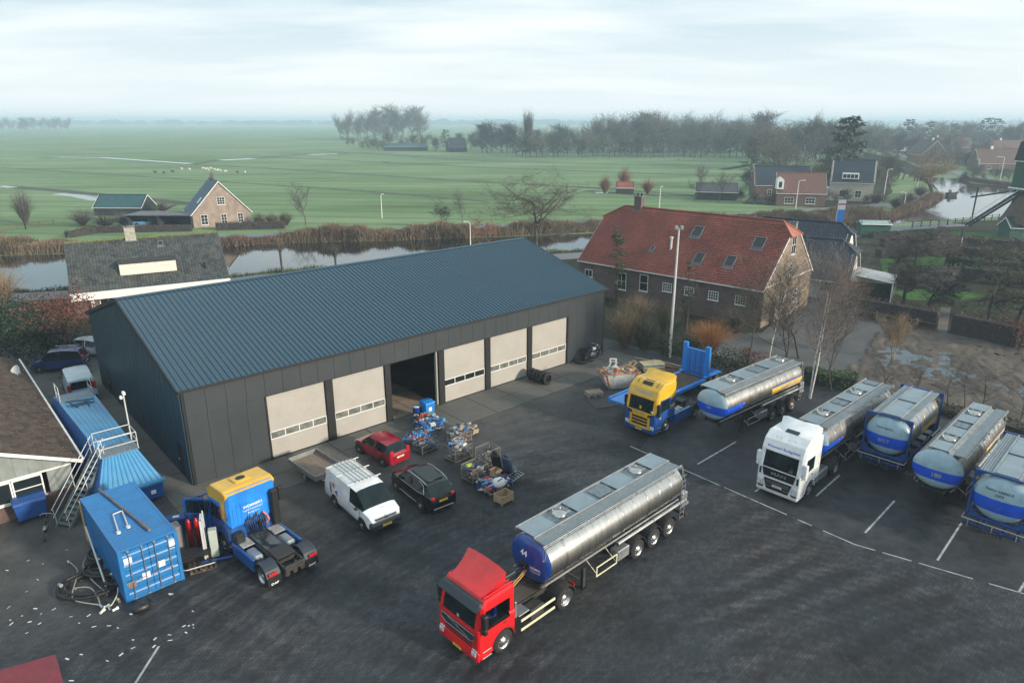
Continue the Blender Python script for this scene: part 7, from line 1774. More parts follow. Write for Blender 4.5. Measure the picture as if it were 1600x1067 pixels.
p=at(1018,578);ps_=thing('panel_stack','blue-grey stack of panels with yellow edge beside the timber heap','panel stack',(p.x,p.y,0),R(10))
for i in range(7):
 mb=MB(Matrix.Rotation(rnd.uniform(-.06,.06),4,'Z'));mb.box(-.95,.95,-.55,.55,.15+i*.075,.21+i*.075);mb.build('panel',M('blue_grey_board',(.10,.17,.22),.6,var=.2)if i%3 else M('yellowish_board',(.50,.42,.24),.7,var=.2),ps_)
mb=MB()
for x in(-.7,.7):mb.box(x-.06,x+.06,-.5,.5,0,.149)
mb.build('bearer',PAL,ps_)
tb_=thing('timber_heap','heap of loose planks and beams behind the skip by the shrubs','timber heap',(at(1035,580).x,at(1035,580).y,0),R(-35))
r10=random.Random(8)
for i in range(34):
 L_=r10.uniform(1.6,4.2);z=.04+.011*i;mb=MB(Matrix.Translation((r10.uniform(-1.2,1.2),r10.uniform(-1.3,1.3),z))@Matrix.Rotation(r10.gauss(0,.22),4,'Z')@Matrix.Rotation(r10.uniform(-.03,.03),4,'Y'));mb.box(-L_/2,L_/2,-.07,.07,-.03,.03);mb.build('plank',(PAL,PAL2,WOODD)[i%3],tb_)
mat_=thing('steel_plate','dark steel plate lying on the concrete beside the yellow lorry cab','steel plate',(at(958,625).x,at(958,625).y,0),R(20));mb=MB();mb.cbox(-1.9,1.9,-1.1,1.1,.02,.035,.005);mb.build('sheet',M('dark_plate',(.045,.045,.048),.6,var=.3),mat_)
mp0=at(1046,558);mast=thing('light_mast','tall grey lighting mast between the shrubs in front of the farmhouse','light mast',mp0)
mb=MB();mb.tube((0,0,0),(0,0,11.3),.14,.075,12);mb.build('pole',ZINC,mast);mb=MB();mb.cbox(-.35,.35,-.12,.12,11.3,11.42,.02)
for x in(-.22,.22):mb.cbox(x-.12,x+.12,-.22,.10,11.42,11.62,.03)
mb.build('floodlights',ALU,mast)
# houses and sheds further off
def GP(x,y,z=ZM):p=at(x,y,z);return(p.x,p.y)
def backwin(root,wall,L_):[window(root,wall,*a,sub=False)for a in L_]
gw0=((0,0,0),(0,1,0),(-1,0,0))
cot=gable_house('cottage','pinkish brick cottage with blue roof and white bargeboards beyond the canal','cottage',GP(393,350),R(122),10,11.0,2.9,8.9,BRICK_PINK,T_BLUE,over=.5,course=.5,col=.4,loc_z=ZM,verge=.3)
backwin(cot,gw0,[(2.0,.5,1.1,1.9,2,3),(5.2,.5,1.1,1.9,2,3),(5.4,4.3,1.5,1.5,3,3),(8.9,.5,1.3,2.0,2,3)])
backwin(cot,((0,11,0),(1,0,0),(0,1,0)),[(3,.8,1.2,1.4,2,2)])
for t in(2.6,3.4,4.2):skylight(cot,3.0,t,2.9,8.9,11,.5,.5)if False else None
mb=MB()
for k in range(3):T=Matrix.Translation((1.6+k*.55,11-2.0,2.9+2.0*6/5.5));mb.T=T@Matrix.Rotation(R(180),4,'Z')@Matrix.Rotation(math.atan2(6,5.5),4,'X');mb.box(-.15,.15,-.7,.7,.08,.14)
mb.build('roof_window',WHITE,cot)
chimney(cot,6.5,5.5,8.6,9.9,.7,.6,pots=1)
TEAL=M('dark_teal_roof_sheet',(.02,.075,.085),.6,var=.25,scale=1)
DKB=M('dark_stained_boards',(.02,.026,.032),.8,var=.3,scale=2)
bt=gable_house('barn','low barn with dark teal roof left of the cottage','barn',GP(148,337),R(-2),11,6,2.0,4.4,DKB,TEAL,tiled=False,loc_z=ZM)
sy=gable_house('shed','small yellowish shed between the teal barn and the cottage','shed',GP(214,333),R(0),2.6,3,2.1,2.7,M('ochre_boards',(.30,.25,.13),.8),TEAL,tiled=False,loc_z=ZM,trim=None)
for(x0,x1,y,h,lab)in((200,246,356,2.4,'left bay of the flat-roofed dark carport left of the cottage'),(247,306,356,2.4,'right bay of the flat-roofed dark carport, touching the cottage')):
 a,b=at(x0,y,ZM),at(x1,y,ZM);c_=thing('carport',lab,'carport',a,math.atan2(b.y-a.y,b.x-a.x));L_=(b-a).length
 mb=MB();mb.cbox(-.2,L_-.1,-.3,6,h,h+.2,.03);mb.build('flat_roof',M('roofing_felt_grey',(.12,.13,.14),.9,var=.3),c_)
 mb=MB();mb.box(0,L_-.2,5.6,5.8,0,h);mb.box(0,.2,0,5.59,0,h);mb.box(L_*.5,L_-.2,2.0,2.15,0,h);mb.build('wall',DKB,c_)
p=at(228,353,ZM);car('parked_car','light blue car half hidden under the carport beyond the canal','car',p,R(8),dict(sec=sedan,mat=M('sky_blue_car',(.10,.26,.42),.3,coat=.4),fa=1.35,ra=-1.35,wr=.32,mx=.95,mz=.98))
bb_=gable_house('barn','black boarded barn with dark roof and white bargeboard by the bare trees','barn',GP(1086,312),R(-14),11.0,7,2.3,4.2,DKB,M('dark_slate',(.05,.06,.068),.7,var=.2),tiled=False,loc_z=ZM,over=.4)
hb1=gable_house('farmhouse','long brick house with black roof standing behind the red-roofed wing','house',GP(1178,309),R(-8),15,8,3.6,8.3,BRICK_RED,T_BLACK,tiled=False,loc_z=ZM)
hb2=gable_house('farmhouse','brick house with dull red roof and white gable edge beside the street lamp','house',GP(1212,322),R(-12),11.5,7.5,3.4,8.0,BRICK_RED,M('dull_red_tile',(.13,.068,.056),.8,var=.25),tiled=False,loc_z=ZM)
backwin(hb2,fw,[(3,.7,2.2,1.5,3,2),(8,.7,2.2,1.5,3,2)]);backwin(hb1,fw,[(4,.7,1.2,1.6,2,2)])
backwin(hb2,((11.5,0,0),(0,1,0),(1,0,0)),[(3.7,1,1.6,1.4,2,2)])
mb=MB();mb.prism([(-.3,4.2),(-.3,6.4),(.5,7.1),(1.3,6.4),(1.3,4.2)],-.5,2.5,'y');
dm2=mb.build('dormer',WHITE,hb2);mb=MB();mb.box(.15,.85,-.53,-.502,4.6,6.0);mb.build('pane',GLASS,dm2)
hb3=gable_house('villa','cream-gabled house with black roof, white dormer and shuttered windows by the big conifer','house',GP(1294,313),R(-24),10.5,8.5,5.0,10.4,M('cream_brick',(.40,.37,.29),.8,var=.15),T_BLACK,tiled=False,loc_z=ZM,hip=(0,0))
backwin(hb3,fw,[(3.2,1,1.5,1.8,2,2),(7.0,1,1.5,1.8,2,2)]);backwin(hb3,((10.5,0,0),(0,1,0),(1,0,0)),[(2.4,1,1.1,1.8,2,2),(4.4,1,1.1,1.8,2,2),(6.4,1,1.1,1.8,2,2),(4.2,5.6,1.2,1.5,2,2)])
mb=MB();mb.cbox(2.6,6.6,-.1,3,5.7,7.2,.05);dm3=mb.build('dormer',WHITE,hb3)
for k in range(4):mb=MB();mb.box(2.85+k*.92,3.6+k*.92,-.13,-.103,6.0,6.9);mb.build('pane',GLASS,dm3)
mb=MB();mb.cbox(-3.2,-.1,.5,4,0,3.0,.03);mb.cbox(-3.4,-.0,.3,4.2,3.001,3.2,.03);mb.build('side_extension',WHITE,hb3);backwin(hb3,((0,.5,0),(1,0,0),(0,-1,0)),[(-1.7,1,1.8,1.4,3,2)])
chimney(hb3,2,4.2,10,11.3,.8,.7)
k_=at(1338,452,0)
bh=gable_house('villa','white-gabled house with shining black tile roof immediately behind the farmhouse','house',(28.5,83.4),R(-32),12.0,9.4,2.6,6.3,WHITE,T_BLACK,hip=(1.2,1.6),hipz=1.3,course=.4,col=.34,over=.6,verge=.3)
bh.location.z=0
mb=MB();mb.prism([(-.8,1.9),(-.8,3.1),(3.2,4.5),(3.2,1.9)],3.6,7.4,'x');dm4=mb.build('dormer',WHITE,bh)
mb=MB();mb.prism([(-1.2,3.02),(-1.2,3.17),(3.4,4.9),(3.4,4.7)],3.3,7.7,'x');mb.build('dormer_roof',T_BLACK,dm4)
for k in range(2):mb=MB();mb.box(4.0+k*1.7,5.2+k*1.7,-.83,-.802,2.05,2.9);mb.build('pane',GLASS,dm4)
backwin(bh,((12.0,0,0),(0,1,0),(1,0,0)),[(3.4,3.1,1.0,1.2,1,1),(5.4,3.1,1.0,1.2,1,1),(2.5,.9,1.4,1.4,2,2)]);backwin(bh,fw,[(2.5,.9,1.6,1.3,2,2),(10,.9,1.6,1.3,2,2)])
chimney(bh,4.5,5.2,5.9,7.9,.9,.8,mat=M('grey_render',(.25,.26,.25),.9))
bh2=gable_house('villa_wing','rear wing of the black-roofed house, its ridge a little further back','house',(32.8,96.3),R(-36),13.0,8.0,2.7,6.8,WHITE,T_BLACK,hip=(1.2,1.4),hipz=1.2,course=.45,col=.4,over=.5,verge=.3)
cv=thing('conservatory','glazed veranda with black and white striped roof on the end of the black-roofed house','veranda',(bh.matrix_basis@Vector((12.3,3.0,0))),R(-32));L_=4.4
for k in range(11):
 mb=MB(Matrix.Translation((0,0,3.0))@Matrix.Rotation(R(7),4,'Y'));mb.box(.0,L_,-2.2+k*.5,-2.0+k*.5,0,.06);mb.build('roof_bar',WHITE,cv)
mb=MB(Matrix.Translation((0,0,2.96))@Matrix.Rotation(R(7),4,'Y'));mb.box(0,L_,-2.2,3.3,0,.03);mb.build('glass_roof',M('dark_roof_glazing',(.02,.025,.03),.5),cv)
mb=MB()
for x in(.1,L_-.1):
 for y in(-2.1,.5,3.1):mb.box(x-.06,x+.06,y-.06,y+.06,0,2.4 if x>1 else 2.9)
mb.build('post',WHITE,cv);mb=MB();mb.box(L_-.08,L_-.05,-2.0,3.0,.1,2.35);mb.box(.2,L_-.2,-2.12,-2.09,.1,2.35);mb.build('glass_wall',GLASS,cv)
for(px,py,rot,L_,W_,e,r_,wm,rm,lab)in((1480,256,76,24,12,4.2,11,BRICK_DARK,M('dark_brown_tile',(.055,.048,.045),.8),'large dark-roofed house on the right bank behind the round willow'),(1528,268,-8,20,10,3.4,9.0,BRICK_RED,M('brown_red_tile',(.11,.065,.056),.8),'brown-roofed brick house on the right bank beside the windmill'),(1446,240,-10,26,12,4,10,BRICK_RED,MATS['dull_red_tile'],'far house with dull red roof up the river bank'),(1360,233,-5,30,12,5,9,DKB,M('blue_grey_shed_roof',(.08,.11,.13),.7),'long blue-grey shed at the river bend'),(1545,246,-8,24,11,4,9.5,BRICK_RED,MATS['dull_red_tile'],'far red-roofed house behind the brown-roofed house'),(1398,236,-4,12,9,4,8,WHITE,MATS['dark_brown_tile'],'small white-walled house far up the river')):
 h_=gable_house('house',lab,'house',GP(px,py),R(rot),L_,W_,e,r_,wm,rm,tiled=False,loc_z=ZM)
 backwin(h_,fw,[(L_*f,1,1.6,1.5,2,2)for f in(.2,.45,.75)]);
 if rot>60:backwin(h_,gw0,[(4,1,1.6,1.6,2,2),(9,1,1.6,1.6,2,2),(6.5,6,1.6,1.6,2,2)])
 chimney(h_,L_*.3,W_/2,r_-.3,r_+1.2,.9,.8,mat=WHITE,pots=1)
hut=gable_house('hut','tiny hut with red roof alone among bushes in the meadow','hut',GP(963,303),R(-6),5.0,4,1.9,3.3,DKB,T_RED,tiled=False,loc_z=ZM,trim=None)
hu2=gable_house('barn','small far barn with pale gable edge in front of the tree belt','barn',GP(703,238),R(20),12,10,3.5,9,DKB,MATS['dark_slate'],tiled=False,loc_z=ZM)
hu3=gable_house('barn','low long farm building at the tree belt left of the far barn','barn',GP(600,236),R(2),30,9,3,5,DKB,TEAL,tiled=False,loc_z=ZM)
GREENB=M('dark_green_boards',(.010,.075,.048),.6,var=.2,scale=2)
gs=gable_house('shed','dark green shed with flat pale roof edge by the water fence','shed',GP(1344,369,0),R(-8),5.0,2.5,2.3,2.6,GREENB,M('pale_roof_felt',(.30,.38,.37),.8),tiled=False,trim=None)
wm0=at(1602,370,0);wmill=thing('windmill','dark green windmill with tail poles and brown thatched base at the right edge','windmill',wm0,0)
THATCH=M('brown_thatch',(.085,.065,.05),.95,var=.35,scale=2,bump=.6,bscale=8)
mb=MB();mb.lathe([(2.6,4.7),(3.6,4.1),(5.5,3.3),(7.5,2.7),(8.4,2.6)],'z',8,smooth=False);mb.build('thatched_skirt',THATCH,wmill)
mb=MB();mb.lathe([(0,4.4),(2.6,4.3)],'z',8,smooth=False);mb.build('base_wall',M('blue_grey_boards',(.10,.16,.18),.7),wmill)
mb=MB();mb.cbox(-2.8,2.8,-2.5,2.5,8.6,13.2,.05);bd=mb.build('body',GREENB,wmill)
mb=MB();mb.prism([(-3.0,13.2),(-2.5,16.4),(0,17.6),(2.5,16.4),(3.0,13.2)],-2.8,2.8,'y');mb.build('cap',DKB,bd)
mb=MB();mb.cbox(-3.0,3.0,-2.7,2.7,13.05,13.2,.03);mb.cbox(-3.1,3.1,-2.8,2.8,8.35,8.58,.03);mb.build('white_trim',WHITE,bd)
mb=MB();mb.tube((-.6,0,17.2),(-.6,0,19.2),.12,n=6);mb.cbox(-1.1,-.1,-.08,.08,19.1,19.3,.03);mb.build('finial',ZINC,bd)
e0=at(1512,352,.4)-wm0;s1=Vector((-2.7,-1.0,8.4))
mb=MB();
for o_ in(-.55,.55):mb.tube(s1+Vector((0,o_,0)),e0+Vector((0,o_,0)),.20,n=6)
for i in range(26):f=(i+.5)/26;q=s1.lerp(e0,f);mb.box(q.x-.14,q.x+.14,q.y-.6,q.y+.6,q.z-.05,q.z+.03)
mb.build('tail_stairs',DKB,wmill);mb=MB()
for o_ in(-.65,.65):mb.tube(s1+Vector((0,o_,1.1)),e0+Vector((0,o_,1.0)),.05,n=5);[mb.tube(s1.lerp(e0,f)+Vector((0,o_,0)),s1.lerp(e0,f)+Vector((0,o_,1.05)),.04,n=4)for f in(.1,.3,.5,.7,.9)]
mb.build('stair_rail',WHITE,wmill)
pt=at(1517,350,.2)-wm0;mb=MB();mb.tube(pt,pt+Vector((0,0,7.3)),.16,n=6);mb.tube(pt+Vector((-1,0,5.3)),Vector((-2.6,0,8.3)),.16,n=6);mb.build('tail_beam',DKB,wmill)
sh_=gable_house('shed','dark green outbuilding with white trim in front of the windmill base','shed',GP(1576,374,0),R(-8),9,4,2.2,3.6,GREENB,DKB,tiled=False)
vp=thing('wind_pump','small dark wind vane pump on a white post in the right-hand garden','wind pump',at(1500,392,0));mb=MB();mb.tube((0,0,0),(0,0,2.2),.07,n=6);mb.build('post',WHITE,vp)
mb=MB();mb.cbox(-.3,.2,-.15,.15,2.2,3.6,.03);mb.tube((-.1,0,3.3),(-1.6,0,3.4),.05,n=5);mb.prism([(-1.5,3.35),(-3.2,3.9),(-4.4,3.9),(-4.4,3.0),(-3.2,3.0)],-.02,.02,'y');mb.build('vane',DKB,vp)
fl=thing('banner','white and blue upright banner on a pole by the quay road','banner',at(1305,354,0));mb=MB();mb.tube((0,0,0),(0,0,5.4),.05,n=6);mb.build('pole',WHITE,fl);mb=MB();mb.box(.06,1.5,-.01,.01,.9,3.3);mb.build('blue_cloth',P_SKY,fl);mb=MB();mb.box(.06,1.5,-.01,.01,3.3,5.2);mb.build('white_cloth',WHITE,fl);mb=MB();mb.box(.06,1.5,-.014,.014,4.2,4.5);mb.build('red_band',P_RED,fl)
bo_=thing('boat','small dark boat moored in the open water left of the windmill','boat',at(1488,306,WZ),R(20));mb=MB();L_=4.2
mb.add([(-L_/2,-.7,.9),(-L_/2,.7,.9),(L_*.25,.9,.95),(L_/2,0,1.15),(L_*.25,-.9,.95),(-L_/2,-.5,.0),(-L_/2,.5,0),(L_*.2,.6,0),(L_*.42,0,0),(L_*.2,-.6,0)],[[0,1,6,5],[1,2,7,6],[2,3,8,7],[3,4,9,8],[4,0,5,9],[5,6,7,8,9],[0,4,3,2,1]]);mb.build('hull',DKB,bo_);mb=MB();mb.cbox(-1.2,.6,-.5,.5,.96,1.7,.08);mb.build('cabin',M('grey_cabin',(.3,.32,.33),.6),bo_)
mp_src=None
for k,(x,y)in enumerate(((1402,280),(1410,281),(1428,283),(1433,283),(1438,283),(1421,278))):
 t=thing('mooring_post',('first','second','fifth','fourth','sixth','third')[k]+' dark mooring post from the left in the harbour water','post',at(x,y,WZ),0,'mooring posts in the harbour');mb=MB();mb.tube((0,0,-.1),(.7,0,2.6),.22,n=7);mb.build('pile',DKB,t)
def lamp(px,py,h,label,arm=1.4,side=1,z=ZM+.12,group=None):
 t=thing('street_lamp',label,'street lamp',at(px,py,z),0,group);mb=MB();mb.tube((0,0,0),(0,0,h),.10,.06,8);mb.build('post',WHITE,t)
 mb=MB();mb.path([(0,0,h),(side*.3,0,h+.25),(side*arm,0,h+.3)],.05,6);mb.cbox(min(side*arm,side*(arm+.5)),max(side*arm,side*(arm+.5)),-.12,.12,h+.22,h+.34,.03);mb.build('lamp_head',WHITE,t)
for a in((735,383,3.7,'white street lamp beyond the far end of the workshop roof',.6,-1),(1243,328,6.6,'white street lamp in front of the dull red roofed house',1.0,1),(1380,313,7.8,'white street lamp right of the cream-gabled house',.8,1),(1412,326,3.6,'short white street lamp on the reed bank by the harbour',.8,-1),(1432,300,5,'slim lamp post on the peninsula left of the round willow',.5,1),(1562,285,8.2,'street lamp with angled arm by the brown-roofed house',2.2,-1),(1527,272,5.5,'thin street lamp further up the village road',1.2,-1),(597,341,4.9,'white post at the meadow edge behind the workshop roof',.1,1),(1030,328,5.2,'white post in the meadow behind the farmhouse ridge',.1,1)):lamp(*a)
def fence(label,pts,h,mat,z=ZM,step=2.4,rails=3,pal=False,name='fence'):
 P=A(pts,z);t=thing(name,label,'fence',P[0]);O=P[0]
 for a,b in zip(P,P[1:]):
  n=max(1,int((b-a).length/step))
  for i in range(n+1):q=a.lerp(b,i/n)-O;mb=MB();mb.box(q.x-.07,q.x+.07,q.y-.07,q.y+.07,0,h);mb.build('post',mat,t)
  for k in range(rails):zz=h*(k+.6)/rails;mb=MB();mb.tube(a-O+Vector((0,0,zz)),b-O+Vector((0,0,zz)),.045,n=4);mb.build('rail',mat,t)
fence('dark post and rail fence along the water by the windmill',[(1425,356),(1480,352),(1560,344)],1.3,DKB,0)
fence('wooden field fence at the left edge of the meadow',[(0,362),(40,358),(84,352)],1.2,PAL);fence('white field fence by the black barn',[(1150,316),(1240,322)],.9,PAL2)
fence('long post fence in front of the tree belt',[(800,249),(930,250),(1060,251),(1180,251)],1.4,PAL,step=7,rails=1)
fence('low fence on the canal road verge',[(1000,345),(1130,339),(1250,332)],.9,PAL2,step=4,rails=1)
fence('weathered timber fence in front of the clipped hedge',[(1338,497),(1400,508),(1462,520)],1.1,PAL,0,step=1.8,rails=2)
ORD='first second third fourth fifth sixth seventh eighth ninth tenth eleventh twelfth thirteenth fourteenth fifteenth sixteenth seventeenth eighteenth nineteenth twentieth'.split()
SHP=M('sheep_wool',(.55,.53,.47),.95,var=.15,scale=6)
def sheep(p,rot,lab,grp,mat=SHP):
 t=thing('sheep',lab,'sheep',p,rot,grp);mb=MB();mb.lathe([(-.58,0),(-.55,.2),(-.35,.33),(0,.36),(.35,.32),(.52,.2),(.56,0)],'x',10,c=(0,0,.68));mb.tube((.45,0,.78),(.78,0,.92),.17,.12,7);mb.tube((.74,0,.95),(.98,0,.80),.12,.07,7)
 for x in(-.35,.33):
  for y in(-.16,.16):mb.tube((x,y,.5),(x,y,0),.07,.045,5)
 mb.build('body',mat,t)
for i,(x,y)in enumerate(((284,266),(296,266.5),(317,265),(322,266),(329,265),(335,267),(345,269),(352,270),(383,271),(326,267.5),(340,268))):sheep(at(x,y,ZM),rnd.uniform(0,6.28),'white sheep in the meadow flock, %s from the left'%ORD[(0,1,2,3,5,6,8,9,10,4,7)[i]],'white sheep in the meadow flock')
for i,(x,y)in enumerate(((243,271),(256,272),(270,270),(371,271))):sheep(at(x,y,ZM),rnd.uniform(0,6.28),'dark sheep at the edge of the flock, %s from the left'%ORD[(0,1,2,3)[i]],'dark sheep in the meadow flock',DKB)
# trees and shrubs
BARK=M('grey_brown_bark',(.095,.078,.065),.9,var=.35,scale=4);BARKD=M('dark_wet_bark',(.045,.040,.034),.9,var=.3,scale=4);BIRCH=M('birch_bark',(.55,.52,.47),.7,var=.4,scale=3,stretch=(1,1,4))
TWIG=M('winter_twigs',(.095,.082,.072),.95,var=.3,scale=2,island=.35);TWIGG=M('greenish_twigs',(.085,.085,.050),.95,var=.3,scale=2,island=.35);TWIGD=M('dark_twigs',(.034,.032,.030),.95,var=.3,island=.4)
TWIGR=M('reddish_twigs',(.20,.085,.055),.95,var=.3,island=.35);TWIGO=M('orange_willow_rods',(.36,.16,.05),.9,var=.25,island=.3);TWIGT=M('tan_twigs',(.24,.175,.11),.95,var=.3,island=.4)
LEAFD=M('dark_evergreen',(.020,.042,.020),.8,var=.4,island=.5);LEAFI=M('ivy_leaves',(.05,.06,.028),.8,var=.4,island=.5);LEAFC=M('copper_beech_leaves',(.12,.045,.030),.85,var=.3,island=.45)
LEAFY=M('yellow_green_conifer',(.13,.17,.03),.8,var=.3,island=.4);CONIF=M('conifer_needles',(.035,.052,.035),.9,var=.4,island=.4);LEAFH=M('clipped_hedge_brown',(.085,.045,.034),.9,var=.4,island=.5);LEAFG=M('fresh_green_leaves',(.05,.12,.02),.7,var=.3,island=.4)
REED=M('reed_straw',(.165,.125,.082),.95,var=.35,scale=.3,island=.4)
TL=[1];CB=[.35]
def grow(tr,cr,p,d,L,r,lvl,mx,rr,K,up=.12,wob=.22,tw=.02,sides=5,spread=.75,bl=1.0):
 n=3 if lvl<mx else 2;pts=[Vector(p)];rad=[r];d=Vector(d).normalized()
 for i in range(n):
  d=(d+Vector((rr.gauss(0,wob),rr.gauss(0,wob),rr.gauss(0,wob*.5)+up))).normalized();pts.append(pts[-1]+d*L/n);rad.append(r*(1-.62*(i+1)/n))
 tgt=tr if lvl<=TL[0]else cr
 for i in range(n):
  if lvl<mx:tgt.tube(pts[i],pts[i+1],rad[i],rad[i+1],max(3,sides-lvl),cap=False)
  else:
   a,b=pts[i],pts[i+1];s=(b-a).cross(Vector((rr.gauss(0,1),rr.gauss(0,1),rr.gauss(0,1))));s=s.normalized()*tw if s.length>1e-6 else Vector((tw,0,0));cr.add([a-s,a+s,b+(s*.6 if i<n-1 else s*0)],[[0,1,2]])
   for _ in range(2):e=a.lerp(b,rr.random());cr.add([e-s*.7,e+s*.7,e+(d+Vector((rr.gauss(0,.8),rr.gauss(0,.8),rr.gauss(0,.5))))*L*.45],[[0,1,2]])
 if lvl>=mx:return
 k=K[lvl]
 for i in range(k):
  f=(CB[0]if lvl==0 else.2)+.8*(i+rr.random()*.5)/k;f=min(f,.99)*n;j=min(int(f),n-1);q=pts[j].lerp(pts[j+1],f-j)
  ax=Vector((rr.gauss(0,1),rr.gauss(0,1),rr.gauss(0,.35))).normalized();dd=(d*(1-spread)+ax*spread).normalized()
  grow(tr,cr,q,dd,L*rr.uniform(.5,.75)*(bl if lvl==0 else 1),rad[j]*.55,lvl+1,mx,rr,K,up,wob,tw,sides,spread)
def bare(name,label,loc,seed,h=10,r=.22,K=(7,6,5),mx=3,up=.12,tw=.025,spread=.7,bark=BARK,twig=TWIG,group=None,stems=1,lean=0,cat='tree',wob=.2,trunk=.55,bl=1.0):
 rr=random.Random(seed);t=thing(name,label,cat,loc,rr.uniform(0,6),group);tr,cr=MB(),MB();TL[0]=0 if bark is BIRCH else 1
 for s in range(stems):
  o=Vector((rr.uniform(-.25,.25)*(stems>1),rr.uniform(-.25,.25)*(stems>1),0));grow(tr,cr,o,Vector((lean+rr.uniform(-.25,.25)*(stems>1),rr.uniform(-.2,.2)*(stems>1),1)),h*trunk*1.25,r,0,mx,rr,K,up,wob,tw,7,spread,bl)
 zm=max(v[2]for v in cr.v);k=h/zm
 for m_ in(tr,cr):m_.v=[(a*k,b*k,c_*k)for a,b,c_ in m_.v]
 tr.build('trunk',bark,t,fix=False);cr.build('crown',twig,t,fix=False);return t
def leaves(mb,pts,s,rr,flat=0.0):
 for p in pts:
  a=Vector((rr.gauss(0,1),rr.gauss(0,1),rr.gauss(0,1)*(1-flat))).normalized();b=a.cross(Vector((rr.gauss(0,1),rr.gauss(0,1),rr.gauss(0,1)))).normalized();q=s*rr.uniform(.5,1.3);a*=q;b*=q*.6
  p=Vector(p);mb.add([p-a,p-b,p+a,p+b],[[0,1,2,3]])
def bushy(name,label,loc,seed,h,w,mat,n=1600,s=.12,trunk=.0,clumps=14,bark=BARKD,group=None,cat='shrub',cone=0.0):
 rr=random.Random(seed);t=thing(name,label,cat,loc,0,group);cr=MB();C_=[]
 for i in range(clumps):
  f=rr.random();z=trunk+(h-trunk)*(.15+.8*f);rad=w/2*(1-cone*f)*rr.random()**.5*.8;a=rr.uniform(0,6.28);C_.append((Vector((math.cos(a)*rad,math.sin(a)*rad,z)),w*rr.uniform(.14,.28)*(1-cone*.5*f)))
 P=[]
 for i in range(n):
  c_,q=rr.choice(C_);v=Vector((rr.gauss(0,1),rr.gauss(0,1),rr.gauss(0,1))).normalized()*q*rr.uniform(.55,1.1);P.append((c_+v)if(c_+v).z>.05 else Vector((c_.x,c_.y,.2)))
 leaves(cr,P,s,rr);tr=MB();tr.tube((0,0,0),(0,0,max(trunk,h*.5)),.05+h*.012,.04,6)
 for c_,q in C_[:8]:tr.tube((0,0,max(.1,trunk*.6)),c_,.04,.015,4)
 tr.build('trunk' if cat=='tree' else 'stem',bark,t,fix=False);cr.build('crown',mat,t,fix=False);return t
def rods(name,label,loc,seed,h,w,mat,n=260,tw=.02,trunk=0.0,bark=BARK,base=.3,group=None,cat='shrub'):
 rr=random.Random(seed);t=thing(name,label,cat,loc,0,group);cr,tr=MB(),MB()
 if trunk:tr.tube((0,0,0),(0,0,trunk),.12,.16,7)
 for i in range(n):
  a=rr.uniform(0,6.28);q=rr.random()**.6;o=Vector((math.cos(a),math.sin(a),0));p=o*base*rr.random()+Vector((0,0,trunk));e=p+o*q*w/2+Vector((0,0,(h-trunk)*(1-.45*q*q)*rr.uniform(.55,1)))
  m_=p.lerp(e,.5)+Vector((0,0,.12*h))*q;s=Vector((-o.y,o.x,rr.uniform(-.5,.5)))*tw
  cr.add([p-s,p+s,m_+s*.8,m_-s*.8,e],[[0,1,2,3],[3,2,4]])
  for k in range(3):b=m_.lerp(e,rr.random());c2=b+Vector((rr.gauss(0,.16),rr.gauss(0,.16),rr.uniform(.05,.3)))*h*.3;cr.add([b-s*.6,b+s*.6,c2],[[0,1,2]])
 if not trunk:
  for i in range(5):a=i*1.256;tr.tube((math.cos(a)*.1,math.sin(a)*.1,0),(math.cos(a)*w*.2,math.sin(a)*w*.2,h*.5),.035,.015,5)
 tr.build('trunk' if trunk else 'stem',bark,t,fix=False);cr.build('crown',mat,t,fix=False);return t
def conifer(name,label,loc,seed,h,w,n=18,mat=CONIF,group=None):
 rr=random.Random(seed);t=thing(name,label,'tree',loc,rr.uniform(0,6),group);tr,cr=MB(),MB();tr.tube((0,0,0),(0,0,h*.96),.012*h+.08,.03,7)
 for i in range(n):
  f=.18+.8*i/n;z=h*f;rad=w/2*(1-.75*(f-.18))*rr.uniform(.7,1.15)
  for b in range(4):
   a=rr.uniform(0,6.28);e=Vector((math.cos(a)*rad,math.sin(a)*rad,z+rad*.12));tr.tube((0,0,z-rad*.1),e,.03+h*.002,.015,3,cap=False)
   P=[Vector((0,0,z)).lerp(e,rr.uniform(.3,1.05))+Vector((rr.gauss(0,rad*.13),rr.gauss(0,rad*.13),rr.gauss(0,.014*h)))for _ in range(26)];leaves(cr,P,h*.024,rr,.7)
 tr.build('trunk',BARKD,t,fix=False);cr.build('crown',mat,t,fix=False);return t
g0=lambda x,y,z=0.0:at(x,y,z)
bare('bare_tree','big spreading bare tree behind the far end of the workshop roof',g0(838,405),3,14.5,.30,(8,6,5,5),4,.10,.022,.72,bark=BARK,twig=TWIG,wob=.16)
bare('bare_tree','bare upright tree alone at the meadow edge behind the cottage hedge',g0(478,352,ZM),5,9.5,.18,(8,6,5),3,.25,.03,.55)
bare('bare_tree','slender bare tree in the reeds, the right one of the pair behind the workshop',g0(724,352,ZM),6,8,.12,(8,5,5),3,.22,.03,.5)
bare('bare_tree','small dark bare tree with leaf clots, the left one of the pair behind the workshop',g0(690,356,ZM),7,6.5,.12,(8,6,5),3,.1,.045,.7,twig=TWIGD)
bare('bare_tree','low bushy bare tree between the reeds and the big bare tree',g0(765,380,ZM),8,6,.12,(8,6,5),3,.05,.035,.8,twig=TWIGR)
for(x,y,h,s,lab)in((441,428,3.6,11,'left pollard willow stump on the near canal bank'),(525,421,2.6,12,'right pollard willow stump on the near canal bank, mostly behind the roof')):rods('pollard_willow',lab,g0(x,y),s,h+1.6,3.6,TWIG,46,.03,h-.6,BARKD,.25,cat='tree')
